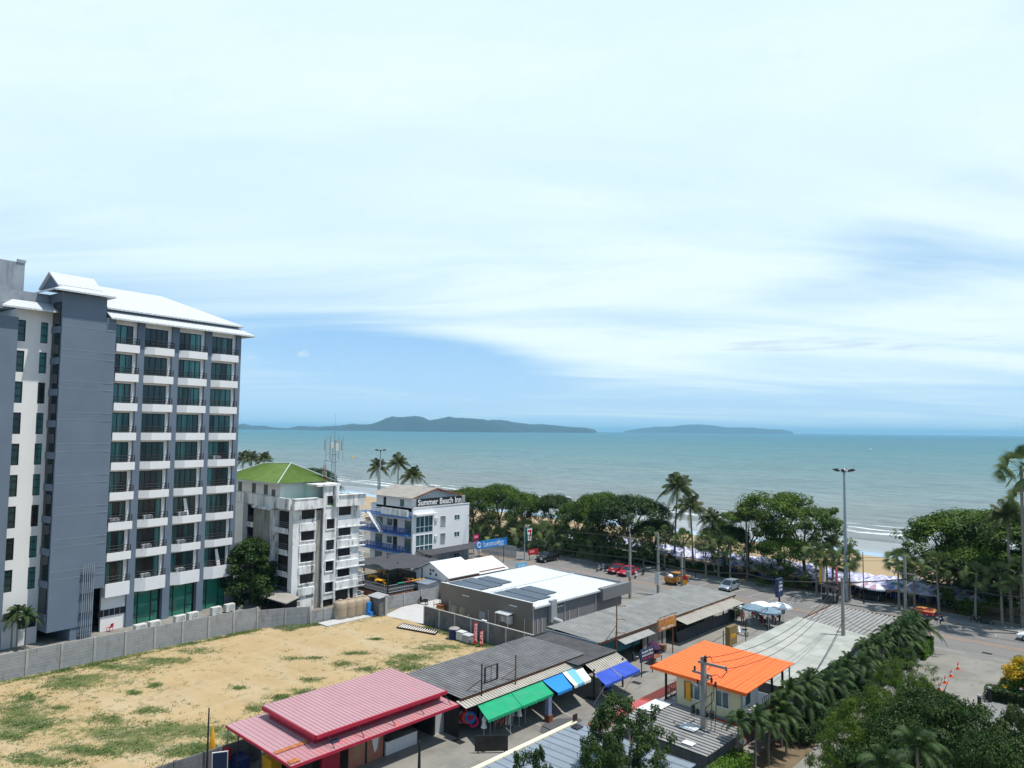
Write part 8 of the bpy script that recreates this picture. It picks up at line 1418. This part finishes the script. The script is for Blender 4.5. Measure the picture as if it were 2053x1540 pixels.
board('signboard', (-75.5, 83.5, 0), 2.4, 1.1, 'x', 1.7, mt['palebl'], 'faded blue picture board between the gabled house and the store roof', .1, True, 'sign', (('SEA VIEW', 1.4, .28, 0, .6, WH),))
t = thing('grey_fence', (-95, 97, 0), 'grey slatted fence near the pink signs behind the inn', 'fence'); b = MB((-95, 97, 0)); [b.box(-98+.35*i, -97.75+.35*i, 97, 97.06, .1, 2.2) for i in range(26)]; b.box(-98, -89, 97.06, 97.1, 1.8, 1.9); b.box(-98, -89, 97.06, 97.1, .5, .6); part('slats', b, t, mt['greybox'])

# ------------------------------------------------------------------ things around the lot
tk = thing('water_tank', (0, 0, 0), 'x', 'water tank', 'tan water tanks at the corner of the lot'); b = MB(); b.lathe(0, 0, [(.80, 0), (.84, .05), (.84, .5), (.80, .53), (.84, .57), (.84, 1.1), (.80, 1.13), (.84, 1.17), (.84, 1.8), (.70, 2.0), (.35, 2.12)], 22); part('tank_body', b, tk, mt['tank']); b = MB(); b.lathe(0, 0, [(.30, 2.1), (.30, 2.2), (.05, 2.26)], 14); part('lid', b, tk, mt['tank'])
tl = ['leftmost of the four', 'second of the four from the left', 'third of the four from the left', 'rightmost of the four, beside the dark gate']
sl = MB((-75, 52, 0)); sl.hull8([(-76.0, 47.9, 0), (-74.0, 47.9, 0), (-74.0, 55.0, 0), (-76.0, 55.0, 0)], [(-76.0, 47.9, .15), (-74.0, 47.9, .15), (-74.0, 55.0, .15), (-76.0, 55.0, .15)]); o = sl.build('tank_base', None, mt['white_pave']); tag(o, 'pale concrete base with blue edge under the tan water tanks', 'plinth')
for i, px in enumerate((682, 699, 714, 729)):
    x, y = at(px, 1239-i*3.0, .15)
    if i == 0: tk.location = (x, y, .15); tk['label'] = 'tan ribbed water tank, '+tl[0]
    else: dup(tk, (x, y, .15), label='tan ribbed water tank, '+tl[i])
x, y = at(738, 1232, .15); b = MB((x, y, .15)); b.box(x-.3, x+.3, y-.3, y+.3, .15, 1.7); b.box(x-.1, x+.9, y-.2, y+.2, .15, .6); o = b.build('pump_box', None, mt['signblue']); tag(o, 'bright blue pump housing right of the tan tanks', 'pump')
gt = thing('metal_gate', (-74.1, 55.6, 0), 'dark panelled gate with a sheet roof beside the pale yard', 'gate'); b = MB(); b.box(-1.6, .5, -.6, -.5, 0, 2.3); b.box(.5, .6, -.6, .4, 0, 2.3); part('panel', b, gt, mt['walld']); b = MB(); b.slab((-1.7, -.8, 2.3), (.8, -.8, 2.3), (.8, .8, 2.5), (-1.7, .8, 2.5), .06); part('roof', b, gt, mt['greybox']); b = MB(); b.box(.6, .8, .2, .5, 0, 2.5); part('post', b, gt, mt['wallp'])
for i, (px, s_, d) in enumerate(((903, .62, 'left of two tan tanks behind the block wall'), (919, .62, 'right of two tan tanks behind the block wall'), (930, .36, 'small round tan tank beside the wall'))): x, y = at(px, 1237+i*4); dup(tk, (x+.3, y+.6, 0), label='short tan water tank, '+d, group='short tanks beside the store', scale=(s_*1.05, s_*1.05, s_*1.1))
x, y = at(883, 1232); b = MB((x, y, 0)); b.box(x-.7, x+.7, y-.5, y+.5, .5, 1.2); b.mat(mt['rust']); [b.tube([(x+a, y+c, 0), (x+a, y+c, 1.6)], .04, 5) for a in (-.7, .7) for c in (-.5, .5)]; [b.tube([(x-.7, y+c, 1.55), (x+.7, y+c, 1.55)], .03, 5) for c in (-.5, .5)]; o = b.build('rusty_rack', None, mt['rust']) if False else None
rk = thing('metal_rack', (x, y, 0), 'rusty rack with bundles between the wall and the bronze store', 'rack'); b = MB(); [b.tube([(a, c, 0), (a, c, 1.6)], .04, 5) for a in (-.7, .7) for c in (-.5, .5)]; [b.box(-.7, .7, -.5, .5, z, z+.05) for z in (.5, 1.2)]; part('frame', b, rk, mt['rust']); b = MB(); b.tube([(-.6, 0, .8), (.6, 0, .8)], .25, 10); part('bundle', b, rk, mt['wood'])
# ladder-like grating lying on the sand
gx = [at(796, 1260), at(808, 1252.5), at(878, 1268), at(872, 1274)]
gl = thing('steel_grating', (gx[0][0], gx[0][1], 0), 'long dark steel frame with white bars lying flat on the sand', 'frame'); A0, B0, C0, D0 = [Vector((p[0]-gx[0][0], p[1]-gx[0][1], .12)) for p in gx]; b = MB(); b.tube([A0, D0], .11, 5); b.tube([B0, C0], .11, 5); b.tube([A0, B0], .08, 5); b.tube([D0, C0], .08, 5); part('frame', b, gl, mt['blackf']); b = MB(); [b.tube([A0.lerp(D0, (i+.5)/16)+Vector((0, 0, .03)), B0.lerp(C0, (i+.5)/16)+Vector((0, 0, .03))], .05, 4) for i in range(16)]; part('bars', b, gl, mt['white2'])
# bins by the wall
def bin_(name, px, py, R, h, m1, m2, label, sq=False):
    x, y = at(px, py); t = thing(name, (x, y, 0), label, 'bin'); b = MB()
    t.location.y = 55.9-R
    if sq: b.box(-R, R, -R*.8, R*.8, .1, h); part('body', b, t, m1, bevel=.05)
    else: b.lathe(0, 0, [(R*.8, .05), (R, h*.2), (R*1.0, h)], 16); part('body', b, t, m1)
    b = MB(); (b.box(-R*1.05, R*1.05, -R*.85, R*.85, h, h+.08) if sq else b.lathe(0, 0, [(R*1.02, h), (R*.8, h+.1), (R*.1, h+.14)], 16)); part('lid', b, t, m2); return t
bin_('barrel', 925, 1277, .62, 1.15, mt['dkblue'], mt['fibre'], 'round dark blue barrel with a brown cover against the block wall'); bin_('storage_box', 941, 1280, .5, .95, mt['acwhite'], mt['acwhite'], 'white plastic box between the blue barrel and the steel bin', True); bin_('steel_bin', 957, 1284, .55, .85, mt['greybox'], mt['alu'], 'grey steel bin on wheels beside the red flag banners', True)
b = None
x, y = -57.0, 56.6; bx_ = MB((x, y, 0)); bx_.box(x-.35, x+.35, y+.25, y+.5, 2.2, 2.3); o = bx_.build('lamp_bracket', None, mt['white2']); tag(o, 'white flat lamp on top of the block wall by the red banner', 'lamp')
# traffic cones
cn = thing('traffic_cone', (0, 0, 0), 'x', 'traffic cone', 'traffic cones in the driveway'); b = MB(); b.box(-.2, .2, -.2, .2, 0, .04); part('base', b, cn, mt['orangep']); b = MB().mat(mt['orangep']); b.lathe(0, 0, [(.15, .04), (.115, .25)], 14); b.mat(mt['white2']); b.lathe(0, 0, [(.115, .25), (.085, .42)], 14); b.mat(mt['orangep']); b.lathe(0, 0, [(.085, .42), (.025, .75)], 14); part('cone', b, cn)
for i, (px, py, d) in enumerate(((1921, 1342, 'farthest from the foreground trees'), (1907, 1357, 'second from the road'), (1895, 1370, 'third from the road'), (1883, 1384, 'nearest to the dark tree'))):
    x, y = at(px, py)
    if i == 0: cn.location = (x, y, 0); cn['label'] = 'orange traffic cone with a white band, '+d; cn.scale = (.95,)*3
    else: dup(cn, (x, y, 0), i*.4, label='orange traffic cone with a white band, '+d)
for (px, py, d) in ((1985, 1408, 'black bollard at the pale paved corner, nearer the yellow bush'), (1964, 1425, 'black bollard by the low black rail')): x, y = at(px, py); t = thing('bollard', (x, y, 0), d, 'bollard'); b = MB(); b.box(-.12, .12, -.12, .12, 0, 1.15); part('shaft', b, t, mt['blackf']); b = MB(); b.box(-.13, .13, -.13, .13, 1.15, 1.3); part('cap', b, t, mt['greybox'])
sheet('pale_plaza', [(-13.0, 68), (4, 68), (4, 75.8), (-13.0, 75.8)], .012, mt['prom'])
kb = MB((-20.4, 60, 0)); kb.box(-20.55, -20.35, 55, 87.9, -.02, .14); kb.build('kerb', None, mt['kerb'])['kind'] = 'structure'
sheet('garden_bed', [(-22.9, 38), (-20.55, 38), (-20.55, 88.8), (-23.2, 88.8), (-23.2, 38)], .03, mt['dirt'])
# market goods
sr = random.Random(9); cm = [mt['red'], mt['orangep'], mt['blueaw'], mt['magenta'], mt['tealp'], mt['yellow'], mt['white2'], mt['dkblue'], mt['greenaw'], mt['purple'], mt['greybox']]
rx, ry = at(938, 1466); t0 = thing('ring_stand', (rx-.4, ry, 0), 'stand holding swimming rings at the market stall', 'stand'); b = MB(); b.tube([(0, -.9, .9), (0, .6, .9)], .03, 5); b.tube([(0, -.9, 0), (0, -.9, .9)], .03, 5); b.tube([(0, .6, 0), (0, .6, .9)], .03, 5); part('frame', b, t0, mt['blackf'])
for i, (m_, nm) in enumerate(((mt['tealp'], 'teal'), (mt['greybox'], 'grey'), (mt['red'], 'red'), (mt['orangep'], 'orange'), (mt['blueaw'], 'bright blue'), (mt['magenta'], 'pink'))): 
    b = MB((rx-.5+.17*i, ry-.55+.16*i, 1.05)); b.torus((rx-.5+.17*i, ry-.55+.16*i, 1.05 if i < 5 else .75), (.8, -.6, .15), .34, .13, 20, 8); o = b.build('swim_ring', None, m_); tag(o, nm+' inflatable swimming ring in the stack at the stall', 'swim ring', 'swimming rings on the stand')
def rack(px, py, n, rz, label, w_=1.5, h=1.6, ms=None):
    x, y = at(px, py); t = thing('clothes_rack', (x, y, 0), label, 'clothes rack', None, rz); b = MB(); [b.tube([(s_*w_/2, 0, 0), (s_*w_/2, 0, h)], .02, 5) for s_ in (-1, 1)]; b.tube([(-w_/2, 0, h), (w_/2, 0, h)], .02, 5); part('frame', b, t, mt['alu'])
    for i in range(n): xx = -w_/2+.1+(w_-.2)*i/(n-1); l = sr.uniform(.6, .95); b = MB(); b.hull8([(xx-.03, -.26, h-.05-l), (xx+.03, -.26, h-.05-l), (xx+.03, .26, h-.05-l), (xx-.03, .26, h-.05-l)], [(xx-.02, -.18, h-.05), (xx+.02, -.18, h-.05), (xx+.02, .18, h-.05), (xx-.02, .18, h-.05)]); part('garment', b, t, sr.choice(ms or cm))
    return t
rack(1003, 1474, 8, .5, 'rack of red white and dark beach cloths standing in the yard', 1.6, 1.8, [mt['pinkred'], mt['acwhite'], mt['dkblue'], mt['greybox']]); rack(1010, 1452, 6, 0, 'rack with an orange garment under the green awning', 1.6, 1.6); rack(975, 1462, 7, .2, 'rack of dark clothes at the stall front', 1.6, 1.6, [mt['dkblue'], mt['blackf'], mt['purple'], mt['greybox']]); rack(890, 1455, 8, 0, 'rack of small dark goods inside the pink roofed shop', 1.8, 1.6, [mt['brown'], mt['blackf'], mt['pinkred'], mt['greybox']])
rack(1040, 1448, 5, .2, 'rack of blue and grey shirts under the green awning', 1.2, 1.6, [mt['dkblue'], mt['greybox']]); rack(925, 1440, 8, 0, 'rack of mixed garments deep inside the dark stall', 2.2, 1.7); rack(955, 1430, 8, 0, 'second rack of mixed garments at the back of the dark stall', 2.2, 1.9)
def dress_form(px, py, m_, label):
    x, y = at(px, py); t = thing('dress_form', (x, y, 0), label, 'dress form', 'dress forms outside the stall'); b = MB(); b.tube([(0, 0, 0), (0, 0, 1.0)], .02, 6); [b.tube([(0, 0, .1), (.3*math.cos(a*2.1), .3*math.sin(a*2.1), 0)], .015, 4) for a in range(3)]; part('stand', b, t, mt['alu']); b = MB(); b.lathe(0, 0, [(.24, .85), (.17, 1.08), (.13, 1.22), (.18, 1.42), (.16, 1.55), (.06, 1.62), (.05, 1.72)], 12); part('torso', b, t, m_)
dress_form(970, 1482, mt['white2'], 'dress form in a white top beside the dark clothes rack'); dress_form(1028, 1456, mt['silver'], 'dress form in a grey blue dress, left of the pair in the yard'); dress_form(1041, 1457, mt['canvas'], 'dress form in a white dress, right of the pair in the yard')
x, y = at(985, 1510); t = board('folded_board', (x, y, 0), 2.4, 1.1, 'x', .15, mt['dark'], 'black board on castors standing in the yard', .06, True, 'board'); t.rotation_euler = (0, 0, -.75)
for i, (px, py, m_, d) in enumerate(((961, 1497, mt['greenaw'], 'green bucket left of the black board'), (966, 1503, mt['rust'], 'brown pot beside the green bucket'), (972, 1506, mt['acwhite'], 'white bucket beside the black board'))): x, y = at(px, py); t = thing('bucket', (x, y, 0), d, 'bucket'); b = MB(); b.lathe(0, 0, [(.16, 0), (.2, .4), (.17, .4), (.15, .3)], 12); part('body', b, t, m_)
x, y = at(1240, 1346); b = MB((-39.5, 64.6, 0)); sp = thing('market_table', (-39.5, 63.8, 0), 'small brown table with goods at the hall front', 'table'); b = MB(); b.box(-.5, .5, -.7, .7, .7, .76); part('tabletop', b, sp, mt['rust']); [part('leg', (lambda q: (q.box(a-.03, a+.03, c-.03, c+.03, 0, .7), q)[1])(MB()), sp, mt['rust']) for a in (-.45, .45) for c in (-.65, .65)]
b = MB((-40.2, 64.8, 0)); b.lathe(-40.2, 64.8, [(.6, .8), (.75, 1.2), (.4, 1.7), (.1, 1.85)], 12); tag(b.build('cloth_bundle', None, mt['purple']), 'dark purple cloth covered bundle by the hall front', 'bundle')
for i, (px, py, m_, d) in enumerate(((1305, 1302, 'blackf', 'black chair in front of the brown shutter'), (1312, 1310, 'blackf', 'second black chair in front of the brown shutter'), (1275, 1325, 'greybox', 'pale chair at the end of the hall table'))): x, y = at(px, py); dup(ch0, (x, y, 0), i*1.3, label=d, matmap={mt['red']: mt[m_]})
for i, (x, y, m_, d) in enumerate(((-41.2, 41.0, 'brown', 'brown carton under the near end of the green awning'), (-41.4, 43.6, 'fibre', 'grey carton behind the shirts under the green awning'), (-41.0, 48.4, 'wood', 'orange wooden crate under the bright blue awning'), (-40.9, 50.6, 'brown', 'brown carton under the striped awning'), (-38.6, 53.0, 'fibre', 'grey crate under the royal blue awnings'), (-38.8, 54.6, 'blue', 'blue crate under the farther royal blue awning'), (-41.2, 68.2, 'brown', 'brown carton beside the shutter of the hall'))):
    t = thing('crate', (x, y, 0), d, 'crate'); b = MB(); b.box(-.35, .35, -.3, .3, 0, .55); part('body', b, t, mt[m_], bevel=.02); b = MB(); b.box(-.37, .37, -.32, .32, .55, .6); part('lid', b, t, mt[m_])
# near pole: folded yellow umbrella, blue board, red bag under the pink roof
x, y = at(424, 1534); b = MB((x, y, 0)); b.lathe(x, y, [(.04, .6), (.16, .9), (.2, 1.3), (.14, 2.0), (.03, 2.7)], 10); tag(b.build('folded_umbrella', None, mt['yellow']), 'folded yellow umbrella beside the grey pole at the bottom', 'umbrella')
x, y = at(440, 1560); t = board('menu_board', (x, y, 0), .9, 1.6, 'x', .2, mt['signdk'], 'blue menu board with a white rim leaning below the pink roof', .05, False, 'sign'); t.rotation_euler = (0, .15, -.5); b = MB(); [b.box(.0, .05, *q) for q in ((-.5, -.45, .15, 1.85), (.45, .5, .15, 1.85), (-.45, .45, 1.8, 1.85), (-.45, .45, .15, .2))]; part('rim', b, t, WH)
x, y = at(452, 1545); b = MB((x, y, 0)); b.lathe(x, y, [(.2, .5), (.38, .9), (.33, 1.4), (.12, 1.6)], 12); tag(b.build('red_bag', None, mt['red']), 'red covered bundle hanging beside the menu board', 'bundle')
for i, (px, py, m_, d) in enumerate(((480, 1545, 'dkblue', 'dark blue chest in the shade under the pink roof'), (545, 1545, 'yellow', 'yellow crate in the shade under the pink roof'))): x, y = at(px, py); b = MB((x, y, 0)); b.box(x-.6, x+.6, y-.4, y+.4, 0, .9); b.mat(mt[m_]); o = MB((x, y, 0)); o.box(x-.6, x+.6, y-.4, y+.4, .02, .85); o.box(x-.63, x+.63, y-.43, y+.43, .85, .95); q = o.build('chest', None, mt[m_]); tag(q, d, 'chest')
# sailing specks on the sea
for (px, py, s_, d) in ((1745, 903, .7, 'tiny white sail boat on the sea to the right'),):
    x, y = at(px, py, -.4); t = thing('sail_boat', (x, y, -.3), d, 'boat'); b = MB(); b.hull8([(-3*s_, -.6, 0), (3*s_, -.6, 0), (3.4*s_, .6, 0), (-3*s_, .6, 0)], [(-3.2*s_, -.9, .8), (3.6*s_, -.9, .8), (3.6*s_, .9, .8), (-3.2*s_, .9, .8)]); part('hull', b, t, mt['white2']); b = MB(); b.add([(-.2, 0, .8), (2.2, 0, 1.2), (0, 0, 4)], [(0, 1, 2)]); b.add([(-.2, .05, .8), (0, .05, 4), (-1.8, .05, 1.2)], [(0, 1, 2)]); part('sail', b, t, mt['white2'])
x, y = at(706, 919, -.4); t = thing('buoy', (x, y, -.4), 'small yellow buoy on the water behind the telecom mast', 'buoy'); b = MB(); b.lathe(0, 0, [(.6, 0), (.7, .6), (.3, 1.6), (.1, 2.0)], 12); part('float', b, t, mt['yellow'])

# ------------------------------------------------------------------ air
HAZE = 6e-5
hz = MB().mat(mt['ground']); hz.box(-49000, 27000, -300, 50000, -2.5, 225); ho = hz.build('haze'); ho['kind'] = 'stuff'; ho['label'] = 'thin bluish sea haze'; ho['category'] = 'haze'
hm = bpy.data.materials.new('haze_air'); hm.use_nodes = True; hn = hm.node_tree; [hn.nodes.remove(q) for q in list(hn.nodes) if q.type != 'OUTPUT_MATERIAL']; pvn = hn.nodes.new('ShaderNodeVolumePrincipled'); pvn.inputs['Color'].default_value = (0.36, 0.74, 1.0, 1); pvn.inputs['Density'].default_value = HAZE; hn.links.new(pvn.outputs[0], [q for q in hn.nodes if q.type == 'OUTPUT_MATERIAL'][0].inputs['Volume'])
ho.data.materials.clear(); ho.data.materials.append(hm)
